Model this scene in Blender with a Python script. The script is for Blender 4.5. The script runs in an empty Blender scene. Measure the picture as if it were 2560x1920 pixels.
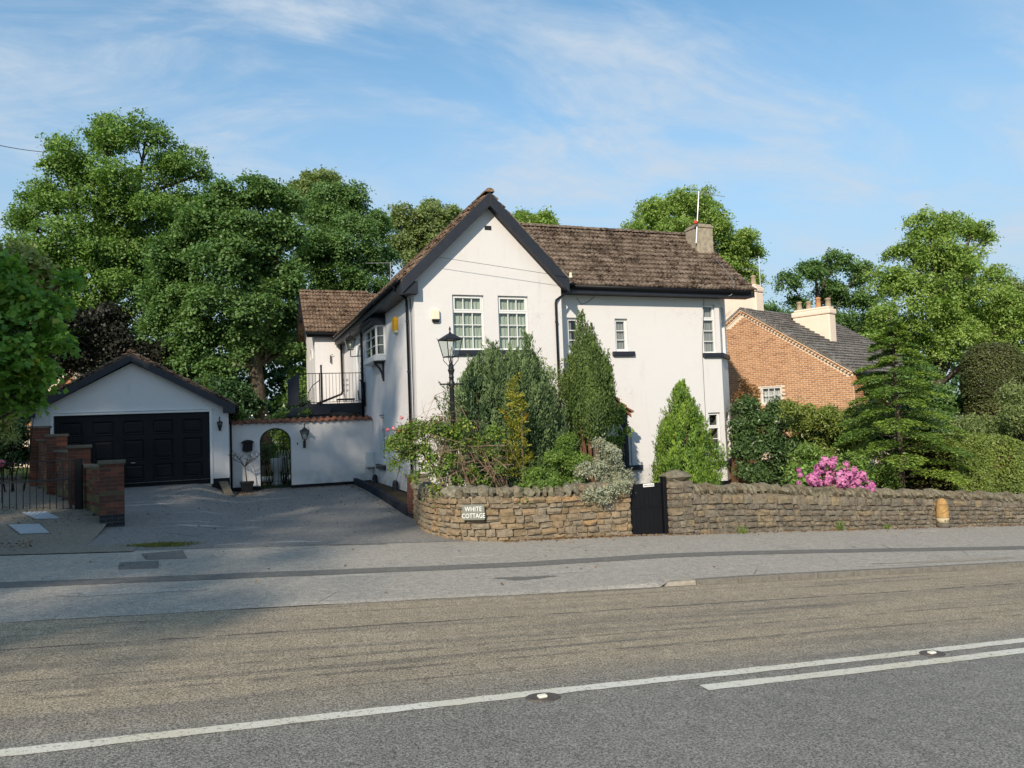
import bpy, math, random
import numpy as np
from mathutils import Vector, Matrix
random.seed(7)
SC = bpy.context.scene
COL = SC.collection
PI = math.pi

# ------------------------------------------------------------------ camera, sky, sun, exposure
PITCH, ROLL, YAW = (math.radians(a) for a in (2.8276, 2.1796, 20.6284))
EYE = np.array([0.0, 0.0, 2.0])
FPX = 1880.8
def _rot(pitch, roll, yaw):
    cp, sp, cy, sy = math.cos(pitch), math.sin(pitch), math.cos(yaw), math.sin(yaw)
    fwd = np.array([sy*cp, cy*cp, sp]); right = np.array([cy, -sy, 0.0]); up = np.cross(right, fwd)
    cr, sr = math.cos(roll), math.sin(roll)
    return np.array([cr*right - sr*up, sr*right + cr*up, fwd])
CR = _rot(PITCH, ROLL, YAW)
cam = bpy.data.cameras.new('camera'); camo = bpy.data.objects.new('camera', cam); COL.objects.link(camo)
cam.sensor_fit = 'HORIZONTAL'; cam.sensor_width = 36.0; cam.lens = 36.0*FPX/2560.0
cam.clip_start = 0.05; cam.clip_end = 2000.0
mw = Matrix.Identity(4)
for i in range(3):
    mw[i][0], mw[i][1], mw[i][2], mw[i][3] = CR[0][i], CR[1][i], -CR[2][i], EYE[i]
camo.matrix_world = mw
SC.camera = camo

SUN_AZ, SUN_EL = math.radians(37), math.radians(30)      # azimuth to the left of the facade's normal
sun_dir = Vector((-math.sin(SUN_AZ)*math.cos(SUN_EL), -math.cos(SUN_AZ)*math.cos(SUN_EL), math.sin(SUN_EL)))
sl = bpy.data.lights.new('sun', 'SUN'); so = bpy.data.objects.new('sun', sl); COL.objects.link(so)
sl.energy = 2.55; sl.angle = math.radians(1.0); sl.color = (1.0, 0.88, 0.72)
so.rotation_euler = (-sun_dir).to_track_quat('-Z', 'Y').to_euler(); so.location = (-20, -20, 30)

w = bpy.data.worlds.new('World'); SC.world = w; w.use_nodes = True
nt = w.node_tree; nt.nodes.clear()
def _n(t, **k):
    nd = nt.nodes.new(t)
    for a, b in k.items(): setattr(nd, a, b)
    return nd
out = _n('ShaderNodeOutputWorld'); bg = _n('ShaderNodeBackground'); sky = _n('ShaderNodeTexSky', sky_type='NISHITA')
sky.sun_disc = False; sky.sun_elevation = SUN_EL
sky.sun_rotation = math.atan2(sun_dir.x, sun_dir.y)
sky.air_density = 0.72; sky.dust_density = 0.0; sky.ozone_density = 1.0; sky.altitude = 60
bg.inputs['Strength'].default_value = 0.15
tc = _n('ShaderNodeTexCoord'); sep = _n('ShaderNodeSeparateXYZ'); nt.links.new(tc.outputs['Generated'], sep.inputs[0])
def _m(op, a, b=None, c=None):
    nd = _n('ShaderNodeMath', operation=op)
    for i, v in enumerate((a, b, c)):
        if v is None: continue
        if isinstance(v, (int, float)): nd.inputs[i].default_value = v
        else: nt.links.new(v, nd.inputs[i])
    return nd.outputs[0]
zc = _m('ADD', _m('MAXIMUM', sep.outputs['Z'], 0.0), 0.26)
cmb = _n('ShaderNodeCombineXYZ')
nt.links.new(_m('DIVIDE', sep.outputs['X'], zc), cmb.inputs[0]); nt.links.new(_m('DIVIDE', sep.outputs['Y'], zc), cmb.inputs[1])
def _noise(scale, detail, rough, dist, stretch=(1, 1, 1), rot=0, off=(0, 0, 0)):
    mp = _n('ShaderNodeMapping'); mp.inputs['Scale'].default_value = stretch; mp.inputs['Rotation'].default_value = (0, 0, rot); mp.inputs['Location'].default_value = off
    nz = _n('ShaderNodeTexNoise'); nz.inputs['Scale'].default_value = scale; nz.inputs['Detail'].default_value = detail
    nz.inputs['Roughness'].default_value = rough; nz.inputs['Distortion'].default_value = dist
    nt.links.new(cmb.outputs[0], mp.inputs[0]); nt.links.new(mp.outputs[0], nz.inputs['Vector']); return nz.outputs['Fac']
def _ramp(f, lo, hi):
    nd = _n('ShaderNodeMapRange', interpolation_type='SMOOTHSTEP'); nd.inputs['From Min'].default_value = lo; nd.inputs['From Max'].default_value = hi
    nt.links.new(f, nd.inputs['Value']); return nd.outputs[0]
big = _ramp(_noise(1.5, 5, 0.55, 0.35, (1.0, 1.0, 1), 0.5, (5.3, 1.9, 0)), 0.31, 0.54)
wisp = _ramp(_noise(2.6, 9, 0.62, 0.8, (0.7, 1.4, 1), -0.45, (3.1, 0.0, 0)), 0.36, 0.72)
fine = _ramp(_noise(16.0, 6, 0.62, 0.6, (0.8, 1.3, 1), 0.4), 0.34, 0.70)
cover = _m('MULTIPLY', big, _m('ADD', _m('MULTIPLY', wisp, 0.70), _m('MULTIPLY', _m('MULTIPLY', fine, wisp), 0.40)))
haze_f = _m('MULTIPLY', _m('SUBTRACT', 1.0, _ramp(sep.outputs['Z'], 0.03, 0.56)), 0.94)
cover = _m('MINIMUM', _m('ADD', _m('MULTIPLY', cover, 0.85), _m('MULTIPLY', wisp, 0.10)), 0.85)
hz = _n('ShaderNodeMix', data_type='RGBA'); nt.links.new(haze_f, hz.inputs['Factor']); hz.inputs['B'].default_value = (1.40, 1.74, 2.06, 1)
mixc = _n('ShaderNodeMix', data_type='RGBA'); nt.links.new(cover, mixc.inputs['Factor'])
grade = _n('ShaderNodeMix', data_type='RGBA', blend_type='MULTIPLY'); grade.inputs['Factor'].default_value = 1.0; nt.links.new(sky.outputs[0], grade.inputs['A']); grade.inputs['B'].default_value = (0.60, 0.80, 0.75, 1)
nt.links.new(grade.outputs['Result'], hz.inputs['A']); nt.links.new(hz.outputs['Result'], mixc.inputs['A']); mixc.inputs['B'].default_value = (1.90, 2.22, 2.58, 1)
nt.links.new(mixc.outputs['Result'], bg.inputs['Color']); nt.links.new(bg.outputs[0], out.inputs[0])
SC.view_settings.view_transform = 'Standard'; SC.view_settings.look = 'None'
SC.view_settings.exposure = 1.06; SC.view_settings.gamma = 1.0; SC.view_settings.use_curve_mapping = False
SC.cycles.max_bounces = 6; SC.cycles.diffuse_bounces = 3; SC.cycles.glossy_bounces = 2; SC.cycles.transmission_bounces = 4; SC.cycles.transparent_max_bounces = 6

# ------------------------------------------------------------------ measuring: a sight line of the survey photograph meets a plane
def ray(px, py):
    return CR.T @ np.array([(px-1280)/FPX, (960-py)/FPX, 1.0])
def at(px, py, Y):
    r = ray(px, py); return EYE + r*(Y/r[1])
def metre(px, py, Y):          # metres per photograph pixel at that place
    r = ray(px, py); return (Y/r[1])/FPX

# ------------------------------------------------------------------ terrain
GRADE = 0.065
def sstep(a, b, x):
    t = min(1.0, max(0.0, (x-a)/(b-a))); return t*t*(3-2*t)
def road_z(X):
    return -GRADE*max(-45.0, min(45.0, X))
def pave_off(X): return 0.018 + 0.055*sstep(3.6, 7.4, X)
def drive_z(X, Y):
    base = road_z(X) + 0.018
    tgt = 0.43 + (0.06-0.43)*sstep(-1.1, 0.25, X)
    return base + (tgt-base)*sstep(14.0, 24.5, Y)
def left_z(X, Y):
    return road_z(X) + 0.02 + 0.30*sstep(14.5, 20, Y) + 0.25*sstep(19, 27, Y)
def garden_z(X, Y):
    return -0.03 - 0.032*(X-4.6) if X < 22 else -0.59 - 0.05*(min(X, 60)-22)
def ground_z(X, Y):
    if Y < 14.3: return road_z(X) - 0.05
    k = sstep(14.3, 30, Y)
    if X > 4.2: return min(garden_z(X, Y), 2.0) - 0.05
    if X < -3.2: return left_z(X, Y)*(1-sstep(28, 60, Y)) - 0.08
    return drive_z(X, Y)*(1-sstep(28, 60, Y)) - 0.06

# ------------------------------------------------------------------ object helpers
ORIGIN = {}
def link(o): COL.objects.link(o); return o
def meta(o, label=None, cat=None, group=None, kind=None):
    if label: o['label'] = label
    if cat: o['category'] = cat
    if group: o['group'] = group
    if kind: o['kind'] = kind
    return o
def thing(name, label, cat, loc, group=None):
    o = bpy.data.objects.new(name, None); link(o); o.location = loc; o.empty_display_size = 0.2
    ORIGIN[o.name] = np.array(loc, float)
    return meta(o, label, cat, group)
def org(parent): return ORIGIN.get(parent.name, np.zeros(3)) if parent else np.zeros(3)

class MB:
    def __init__(s): s.v = []; s.f = []
    def add(s, vs, fs):
        b = len(s.v); s.v += [tuple(map(float, p)) for p in vs]; s.f += [tuple(b+i for i in q) for q in fs]; return s
    def box(s, x0, x1, y0, y1, z0, z1):
        return s.add([(x, y, z) for x in (x0, x1) for y in (y0, y1) for z in (z0, z1)],
                     [(0,1,3,2), (4,6,7,5), (0,4,5,1), (2,3,7,6), (0,2,6,4), (1,5,7,3)])
    def fbox(s, F, u0, u1, d0, d1, z0, z1):      # F = (origin, U, N): u along the wall, d outwards, z up
        O, U, N = F; pts = []
        for u in (u0, u1):
            for d in (d0, d1):
                for z in (z0, z1): pts.append((O[0]+U[0]*u+N[0]*d, O[1]+U[1]*u+N[1]*d, O[2]+z))
        return s.add(pts, [(0,1,3,2), (4,6,7,5), (0,4,5,1), (2,3,7,6), (0,2,6,4), (1,5,7,3)])
    def prism(s, poly, vec):
        n = len(poly); p = [np.array(q, float) for q in poly]; vec = np.array(vec, float)
        return s.add(p + [q+vec for q in p], [tuple(range(n)), tuple(range(2*n-1, n-1, -1))] + [(i, n+i, n+(i+1) % n, (i+1) % n) for i in range(n)])
    def tube(s, pts, r, n=8, cap=True):
        pts = [np.array(p, float) for p in pts]; m = len(pts)
        rs = list(r) if hasattr(r, '__len__') else [r]*m
        vs = []; prev = None
        for i, p in enumerate(pts):
            t = pts[min(i+1, m-1)] - pts[max(i-1, 0)]; L = np.linalg.norm(t); t = t/L if L > 1e-9 else np.array([0, 0, 1.0])
            if prev is None:
                a = np.array([1.0, 0, 0]) if abs(t[0]) < 0.9 else np.array([0, 1.0, 0])
            else: a = prev
            u = a - t*np.dot(a, t); u /= np.linalg.norm(u); v = np.cross(t, u); prev = u
            for k in range(n):
                an = 2*PI*k/n; vs.append(p + rs[i]*(math.cos(an)*u + math.sin(an)*v))
        fs = [(i*n+k, i*n+(k+1) % n, (i+1)*n+(k+1) % n, (i+1)*n+k) for i in range(m-1) for k in range(n)]
        if cap: fs += [tuple(range(n-1, -1, -1)), tuple((m-1)*n+k for k in range(n))]
        return s.add(vs, fs)
    def lathe(s, prof, c, n=12):
        vs = []; m = len(prof)
        for r, z in prof:
            for k in range(n):
                an = 2*PI*k/n + PI/n; vs.append((c[0]+r*math.cos(an), c[1]+r*math.sin(an), c[2]+z))
        fs = [(i*n+k, i*n+(k+1) % n, (i+1)*n+(k+1) % n, (i+1)*n+k) for i in range(m-1) for k in range(n)]
        fs += [tuple(range(n-1, -1, -1)), tuple((m-1)*n+k for k in range(n))]
        return s.add(vs, fs)
    def mesh(s, me_v, me_f, M):
        A = np.array(M)[:3, :3]; t = np.array(M)[:3, 3]
        return s.add([A @ np.array(p) + t for p in me_v], me_f)
    def obj(s, name, m, parent=None, smooth=False, bevel=0.0, **k):
        o0 = org(parent)
        if parent is None:
            a = np.array(s.v); o0 = np.array([(a[:,0].min()+a[:,0].max())/2, (a[:,1].min()+a[:,1].max())/2, a[:,2].min()])
        me = bpy.data.meshes.new(name)
        me.from_pydata([tuple(np.array(p)-o0) for p in s.v], [], s.f); me.update()
        if smooth: me.polygons.foreach_set('use_smooth', [True]*len(me.polygons))
        me.materials.append(m)
        o = bpy.data.objects.new(name, me); link(o)
        if parent is None: o.location = o0
        else: o.parent = parent
        ORIGIN[o.name] = o0
        if bevel:
            b = o.modifiers.new('bevel', 'BEVEL'); b.width = bevel; b.segments = 2; b.limit_method = 'ANGLE'; b.angle_limit = math.radians(40)
        return meta(o, **k)

def inst(name, me, parent, loc, rot=None, scale=(1, 1, 1)):
    o = bpy.data.objects.new(name, me); link(o); o.parent = parent
    o.location = tuple(np.array(loc, float) - org(parent))
    if rot is not None: o.rotation_euler = rot.to_euler() if isinstance(rot, Matrix) else rot
    o.scale = scale
    return o
def raw_mesh(name, v, f, m, smooth=False):
    me = bpy.data.meshes.new(name); me.from_pydata([tuple(map(float, p)) for p in v], [], f); me.update(); me.materials.append(m)
    if smooth: me.polygons.foreach_set('use_smooth', [True]*len(me.polygons))
    return me
def axes(x, y, z):
    M = Matrix.Identity(3)
    for i in range(3): M[i][0], M[i][1], M[i][2] = x[i], y[i], z[i]
    return M

# ------------------------------------------------------------------ materials
def lin(r, g, b):
    f = lambda c: (c/255.0)/12.92 if c <= 10 else (((c/255.0)+0.055)/1.055)**2.4
    return (f(r), f(g), f(b), 1)
class NT:
    def __init__(s, name):
        s.m = bpy.data.materials.new(name); s.m.use_nodes = True; s.t = s.m.node_tree; s.t.nodes.clear()
        s.out = s.n('ShaderNodeOutputMaterial'); s.p = s.n('ShaderNodeBsdfPrincipled'); s.t.links.new(s.p.outputs[0], s.out.inputs[0])
        s._pos = None
    def n(s, t, **k):
        nd = s.t.nodes.new(t)
        for a, b in k.items(): setattr(nd, a, b)
        return nd
    def put(s, sock, v):
        if isinstance(v, bpy.types.NodeSocket): s.t.links.new(v, sock)
        else:
            if isinstance(v, (tuple, list)) and len(v) == 3 and len(sock.default_value) == 4: v = tuple(v)+(1,)
            sock.default_value = v
    @property
    def pos(s):
        if s._pos is None: s._pos = s.n('ShaderNodeNewGeometry').outputs['Position']
        return s._pos
    def objc(s): return s.n('ShaderNodeTexCoord').outputs['Object']
    def mapv(s, v, scale=(1, 1, 1), rot=(0, 0, 0), loc=(0, 0, 0)):
        nd = s.n('ShaderNodeMapping'); nd.inputs['Scale'].default_value = scale; nd.inputs['Rotation'].default_value = rot; nd.inputs['Location'].default_value = loc
        s.put(nd.inputs[0], v); return nd.outputs[0]
    def noise(s, scale, detail=4, rough=0.55, v=None, dist=0.0):
        nd = s.n('ShaderNodeTexNoise'); nd.inputs['Scale'].default_value = scale; nd.inputs['Detail'].default_value = detail
        nd.inputs['Roughness'].default_value = rough; nd.inputs['Distortion'].default_value = dist
        s.put(nd.inputs['Vector'], v if v is not None else s.pos); return nd.outputs['Fac']
    def voro(s, scale, v=None, feature='F1'):
        nd = s.n('ShaderNodeTexVoronoi', feature=feature); nd.inputs['Scale'].default_value = scale; s.put(nd.inputs['Vector'], v if v is not None else s.pos); return nd.outputs['Distance'], nd.outputs.get('Color')
    def rng(s, f, a, b, lo=0.0, hi=1.0, smooth=True):
        nd = s.n('ShaderNodeMapRange', interpolation_type='SMOOTHSTEP' if smooth else 'LINEAR'); s.put(nd.inputs['Value'], f)
        nd.inputs['From Min'].default_value = a; nd.inputs['From Max'].default_value = b; nd.inputs['To Min'].default_value = lo; nd.inputs['To Max'].default_value = hi
        return nd.outputs[0]
    def math(s, op, a, b=None):
        nd = s.n('ShaderNodeMath', operation=op); s.put(nd.inputs[0], a)
        if b is not None: s.put(nd.inputs[1], b)
        return nd.outputs[0]
    def mix(s, f, a, b, mode='MIX'):
        nd = s.n('ShaderNodeMix', data_type='RGBA', blend_type=mode); s.put(nd.inputs['Factor'], f); s.put(nd.inputs['A'], a); s.put(nd.inputs['B'], b); return nd.outputs['Result']
    def xyz(s, v):
        nd = s.n('ShaderNodeSeparateXYZ'); s.put(nd.inputs[0], v); return nd.outputs
    def rand(s): return s.n('ShaderNodeObjectInfo').outputs['Random']
    def attr(s, name): return s.n('ShaderNodeAttribute', attribute_name=name).outputs['Fac']
    def bump(s, h, strength=0.4, dist=0.01):
        nd = s.n('ShaderNodeBump'); nd.inputs['Strength'].default_value = strength; nd.inputs['Distance'].default_value = dist; s.put(nd.inputs['Height'], h); s.t.links.new(nd.outputs[0], s.p.inputs['Normal'])
    def done(s, color, rough=0.7, spec=0.3, metal=0.0):
        s.put(s.p.inputs['Base Color'], color); s.put(s.p.inputs['Roughness'], rough); s.p.inputs['Specular IOR Level'].default_value = spec; s.p.inputs['Metallic'].default_value = metal
        return s.m

def m_render():      # painted render, streaked by rain
    k = NT('painted_render'); streak = k.noise(1.0, 6, 0.6, k.mapv(k.pos, (7, 7, 0.7)))
    blot = k.noise(0.9, 5, 0.6); f = k.math('MULTIPLY', k.rng(streak, 0.48, 0.85), k.rng(blot, 0.42, 0.75))
    c = k.mix(k.math('MULTIPLY', f, 0.8), (0.665, 0.650, 0.640), (0.44, 0.43, 0.41))
    c = k.mix(k.rng(k.noise(0.35, 2), 0.4, 0.7, 0, 0.5), c, (0.675, 0.630, 0.615))
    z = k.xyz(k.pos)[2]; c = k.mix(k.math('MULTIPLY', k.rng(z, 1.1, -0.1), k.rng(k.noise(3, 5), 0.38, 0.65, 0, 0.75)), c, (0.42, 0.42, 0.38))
    wn = k.n('ShaderNodeTexNoise'); wn.inputs['Scale'].default_value = 2.6; wn.inputs['Detail'].default_value = 6; k.put(wn.inputs['Vector'], k.pos); va = k.n('ShaderNodeVectorMath', operation='MULTIPLY_ADD'); k.put(va.inputs[0], wn.outputs['Color']); va.inputs[1].default_value = (0.9, 0.9, 0.9); k.put(va.inputs[2], k.pos); cr, _ = k.voro(0.8, va.outputs[0], 'DISTANCE_TO_EDGE'); ck = k.math('MULTIPLY', k.rng(k.math('ADD', cr, 0.0), 0.007, 0.001), k.rng(k.noise(0.7, 3), 0.55, 0.62)); c = k.mix(k.math('MULTIPLY', ck, 0.35), c, (0.36, 0.34, 0.32))
    k.bump(k.math('ADD', k.noise(60, 3), k.math('MULTIPLY', k.noise(4, 3), 1.5)), 0.35, 0.014)
    return k.done(c, 0.85, 0.15)
def m_plain(name, c, rough=0.5, spec=0.4, metal=0.0, var=0.15, scale=9, bump=0.0):
    k = NT(name); d = tuple(x*(1-var*2) for x in c[:3]); l = tuple(min(1, x*(1+var)) for x in c[:3])
    col = k.mix(k.noise(scale, 5, 0.6), d, l)
    if bump: k.bump(k.noise(70, 4), bump, 0.01)
    return k.done(col, rough, spec, metal)
def m_glass():
    k = NT('window_glass'); k.t.nodes.remove(k.p)
    tr = k.n('ShaderNodeBsdfTransparent'); tr.inputs[0].default_value = (0.86, 0.90, 0.88, 1)
    gl = k.n('ShaderNodeBsdfGlossy'); gl.inputs['Roughness'].default_value = 0.02; gl.inputs[0].default_value = (1, 1, 1, 1)
    nb = k.n('ShaderNodeBump'); nb.inputs['Strength'].default_value = 0.06; nb.inputs['Distance'].default_value = 0.02; k.put(nb.inputs['Height'], k.noise(2.2, 2)); k.t.links.new(nb.outputs[0], gl.inputs['Normal'])
    lw_ = k.n('ShaderNodeLayerWeight'); lw_.inputs[0].default_value = 0.5; fr_ = k.math('ADD', k.math('MULTIPLY', k.math('POWER', lw_.outputs['Facing'], 4.0), 0.85), 0.06)
    mx = k.n('ShaderNodeMixShader'); k.t.links.new(fr_, mx.inputs[0]); k.t.links.new(tr.outputs[0], mx.inputs[1]); k.t.links.new(gl.outputs[0], mx.inputs[2]); k.t.links.new(mx.outputs[0], k.out.inputs[0])
    return k.m
def m_curtain(name, c):
    k = NT(name); x = k.xyz(k.pos); s = k.math('ADD', x[0], x[1])
    wv = k.math('SINE', k.math('MULTIPLY', k.math('ADD', s, k.math('MULTIPLY', k.noise(2.5, 2), 0.12)), 62.0))
    col = k.mix(k.rng(wv, -1, 1), tuple(q*0.80 for q in c), c); k.bump(wv, 0.35, 0.02); return k.done(col, 0.9, 0.1)  # fold shading mixed into the colour, following the bump
def m_tile(name, c1, c2, moss, lo=0.47, hi=0.55):
    k = NT(name); r = k.rand(); t = k.attr('tone'); rr = k.math('FRACT', k.math('ADD', r, t))
    c = k.mix(rr, c1, c2); f = k.noise(2.2, 6, 0.7); f2 = k.noise(13, 6, 0.75)
    g = k.math('ADD', k.math('MULTIPLY', f, 0.38), k.math('MULTIPLY', f2, 0.62))
    c = k.mix(k.rng(g, lo, hi), c, moss); lich = k.rng(k.noise(26, 3, 0.5), 0.66, 0.72)
    c = k.mix(k.math('MULTIPLY', lich, 0.5), c, (0.5, 0.46, 0.40)); k.bump(k.math('ADD', k.math('MULTIPLY', k.rng(g, 0.44, 0.6), 1.6), k.noise(80, 3)), 0.8, 0.025)
    return k.done(c, 0.92, 0.1)
def m_stone(name, cols, mottled=0.5):
    k = NT(name); r = k.math('FRACT', k.math('ADD', k.rand(), k.attr('tone')))
    c = k.mix(k.rng(r, 0, 0.45, smooth=False), cols[0], cols[1]); c = k.mix(k.rng(r, 0.45, 0.8, smooth=False), c, cols[2]); c = k.mix(k.rng(r, 0.8, 1.0, smooth=False), c, cols[3])
    g = k.noise(14, 7, 0.68); c = k.mix(k.rng(g, 0.42, 0.66, 0, mottled), c, tuple(q*0.32 for q in cols[1]))
    c = k.mix(k.rng(k.noise(30, 4), 0.62, 0.74, 0, 0.45), c, (0.46, 0.43, 0.34)); c = k.mix(k.rng(k.noise(1.6, 4), 0.55, 0.75, 0, 0.5), c, (0.07, 0.06, 0.045))
    k.bump(k.math('ADD', k.math('MULTIPLY', g, 1.5), k.noise(55, 4)), 0.9, 0.02); return k.done(c, 0.93, 0.1)
def m_brick(name, c1, c2, c3):
    k = NT(name); r = k.math('FRACT', k.math('ADD', k.rand(), k.attr('tone'))); c = k.mix(k.rng(r, 0, 0.6, smooth=False), c1, c2); c = k.mix(k.rng(r, 0.75, 1.0, smooth=False), c, c3)
    c = k.mix(k.rng(k.noise(11, 5, 0.65), 0.45, 0.75, 0, 0.5), c, tuple(q*0.45 for q in c1)); k.bump(k.noise(60, 4), 0.4, 0.008); return k.done(c, 0.9, 0.12)
def m_mortar(name, c): 
    k = NT(name); col = k.mix(k.noise(18, 5, 0.65), tuple(q*0.6 for q in c), c); k.bump(k.noise(50, 4), 0.6, 0.012); return k.done(col, 0.95, 0.08)
def m_road():
    k = NT('road_asphalt'); x = k.xyz(k.pos)
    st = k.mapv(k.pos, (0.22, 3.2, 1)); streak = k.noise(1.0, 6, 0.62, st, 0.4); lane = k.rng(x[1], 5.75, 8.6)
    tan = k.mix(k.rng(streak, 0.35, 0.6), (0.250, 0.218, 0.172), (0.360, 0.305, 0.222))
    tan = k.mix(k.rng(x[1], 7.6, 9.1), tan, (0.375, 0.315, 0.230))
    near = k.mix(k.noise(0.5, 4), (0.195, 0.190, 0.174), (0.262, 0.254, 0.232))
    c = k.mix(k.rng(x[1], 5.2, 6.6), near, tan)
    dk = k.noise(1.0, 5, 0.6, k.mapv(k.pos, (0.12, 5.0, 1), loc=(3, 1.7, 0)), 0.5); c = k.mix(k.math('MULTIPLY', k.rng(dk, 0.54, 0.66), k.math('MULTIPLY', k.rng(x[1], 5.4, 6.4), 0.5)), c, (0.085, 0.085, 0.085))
    # tar joint lines along the lane
    yy = k.math('ADD', x[1], k.math('ADD', k.math('MULTIPLY', k.noise(0.8, 5, 0.7), 0.14), -0.07))
    for y0, wd, am in ((8.05, 0.035, 0.75), (7.05, 0.03, 0.5), (6.55, 0.05, 0.45)):
        d = k.math('ABSOLUTE', k.math('SUBTRACT', yy, y0)); br = k.rng(k.noise(2.5, 4), 0.36, 0.56)
        c = k.mix(k.math('MULTIPLY', k.math('MULTIPLY', k.rng(d, wd, wd*0.25), br), am), c, (0.045, 0.047, 0.055))
    sp = k.noise(58, 2, 0.7); sp2 = k.noise(135, 2, 0.6); g = k.math('ADD', k.math('MULTIPLY', sp, 0.6), k.math('MULTIPLY', sp2, 0.4))
    c = k.mix(k.rng(g, 0.36, 0.64), k.mix(1.0, c, (0.34, 0.34, 0.35), 'MULTIPLY'), k.mix(1.0, c, (1.56, 1.54, 1.50), 'MULTIPLY'))
    c = k.mix(k.rng(k.noise(6, 6, 0.75), 0.3, 0.7), k.mix(1.0, c, (0.86, 0.86, 0.86), 'MULTIPLY'), k.mix(1.0, c, (1.12, 1.12, 1.12), 'MULTIPLY')); k.bump(g, 0.9, 0.02); return k.done(c, 0.9, 0.2)
def m_asphalt(name, a, b, patch, sscale=75, wear=0.0):
    k = NT(name); c = k.mix(k.noise(0.7, 6, 0.62), a, b); c = k.mix(k.rng(k.noise(1.9, 6, 0.7, dist=0.8), 0.58, 0.70, 0, 0.55), c, patch)
    if wear: c = k.mix(k.rng(k.noise(0.9, 5, 0.6, k.mapv(k.pos, (0.35, 1.6, 1), loc=(5, 3, 0))), 0.60, 0.68, 0, wear), c, tuple(min(1, q*2.0) for q in b))
    md = k.noise(11, 6, 0.75); c = k.mix(k.rng(md, 0.3, 0.7), k.mix(1.0, c, (0.80, 0.80, 0.80), 'MULTIPLY'), k.mix(1.0, c, (1.16, 1.16, 1.15), 'MULTIPLY')); g = k.noise(sscale*0.6, 4, 0.75); c = k.mix(k.rng(g, 0.3, 0.7), k.mix(1.0, c, (0.6, 0.6, 0.6), 'MULTIPLY'), k.mix(1.0, c, (1.3, 1.3, 1.3), 'MULTIPLY'))
    cr, _ = k.voro(1.1, k.mapv(k.pos, (0.7, 1.2, 1)), 'DISTANCE_TO_EDGE'); crk = k.math('MULTIPLY', k.rng(cr, 0.010, 0.002), k.rng(k.noise(0.6, 3), 0.52, 0.62)); c = k.mix(k.math('MULTIPLY', crk, 0.6), c, (0.03, 0.03, 0.03))
    k.bump(g, 0.6, 0.01); return k.done(c, 0.92, 0.18)
def m_paint():
    k = NT('road_paint'); f = k.noise(26, 6, 0.75); c = k.mix(k.rng(f, 0.54, 0.62, 0, 0.85), (0.62, 0.61, 0.54), (0.24, 0.23, 0.20)); c = k.mix(k.rng(k.noise(1.2, 3), 0.3, 0.7), c, k.mix(1.0, c, (0.9, 0.86, 0.78), 'MULTIPLY')); k.bump(k.noise(60, 3), 0.5, 0.01); return k.done(c, 0.75, 0.25)
def m_bark(name, a, b):
    k = NT(name); f = k.noise(1.0, 7, 0.7, k.mapv(k.objc(), (14, 14, 2.2))); c = k.mix(k.rng(f, 0.3, 0.7), a, b); k.bump(f, 0.9, 0.03); return k.done(c, 0.95, 0.08)
LEAF = {}
def m_leaf(name, dark, light, trans=0.32, rough=0.5, spec=0.35, third=None, tcol=None):
    k = NT(name); t = k.attr('tone'); c = k.mix(t, dark, light)
    if third: c = k.mix(k.rng(t, 0.9, 1.0, smooth=False), c, third)
    k.put(k.p.inputs['Base Color'], c); k.p.inputs['Roughness'].default_value = rough; k.p.inputs['Specular IOR Level'].default_value = spec
    tl = k.n('ShaderNodeBsdfTranslucent'); k.put(tl.inputs[0], k.mix(1.0, c, tcol or (1.25, 1.35, 0.6), 'MULTIPLY'))
    mx = k.n('ShaderNodeMixShader'); mx.inputs[0].default_value = trans; k.t.links.new(k.p.outputs[0], mx.inputs[1]); k.t.links.new(tl.outputs[0], mx.inputs[2]); k.t.links.new(mx.outputs[0], k.out.inputs[0])
    return k.m
def m_soil(name, a, b, c3):
    k = NT(name); c = k.mix(k.noise(1.5, 7, 0.7), a, b); c = k.mix(k.rng(k.noise(7, 5), 0.55, 0.7), c, c3); k.bump(k.noise(25, 5), 0.8, 0.03); return k.done(c, 0.95, 0.05)

M = {}
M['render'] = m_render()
M['black'] = m_plain('black_gloss_paint', (0.007, 0.0075, 0.010), 0.5, 0.22, var=0.2)
M['navy'] = m_plain('blue_black_joinery_paint', (0.020, 0.023, 0.033), 0.5, 0.4, var=0.25, scale=5, bump=0.15)
M['iron'] = m_plain('black_iron_paint', (0.014, 0.014, 0.016), 0.42, 0.45, var=0.2, scale=30)
M['upvc'] = m_plain('white_window_plastic', (0.72, 0.72, 0.71), 0.35, 0.45, var=0.03)
M['glass'] = m_glass()
M['blind'] = m_curtain('grey_green_curtain', (0.40, 0.44, 0.37)); M['net'] = m_curtain('grey_net_curtain', (0.30, 0.30, 0.30)); M['whitecurtain'] = m_curtain('white_curtain', (0.62, 0.62, 0.62))
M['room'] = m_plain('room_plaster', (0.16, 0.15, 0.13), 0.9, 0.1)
M['tile'] = m_tile('mossy_concrete_tile', (0.205, 0.155, 0.118), (0.285, 0.222, 0.172), (0.045, 0.027, 0.018), 0.50, 0.55)
M['tileext'] = m_tile('mossy_brown_tile', (0.225, 0.155, 0.108), (0.300, 0.212, 0.150), (0.052, 0.030, 0.018), 0.50, 0.55)
M['pantile'] = m_tile('terracotta_pantile', (0.300, 0.115, 0.070), (0.385, 0.155, 0.095), (0.150, 0.080, 0.055))
M['slate'] = m_tile('grey_slate', (0.270, 0.250, 0.232), (0.340, 0.316, 0.292), (0.190, 0.170, 0.150))
SB = ((0.330, 0.240, 0.140), (0.260, 0.205, 0.140), (0.300, 0.255, 0.190), (0.385, 0.250, 0.125))
M['stoneL'] = m_stone('warm_sandstone', SB, 0.45)
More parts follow.
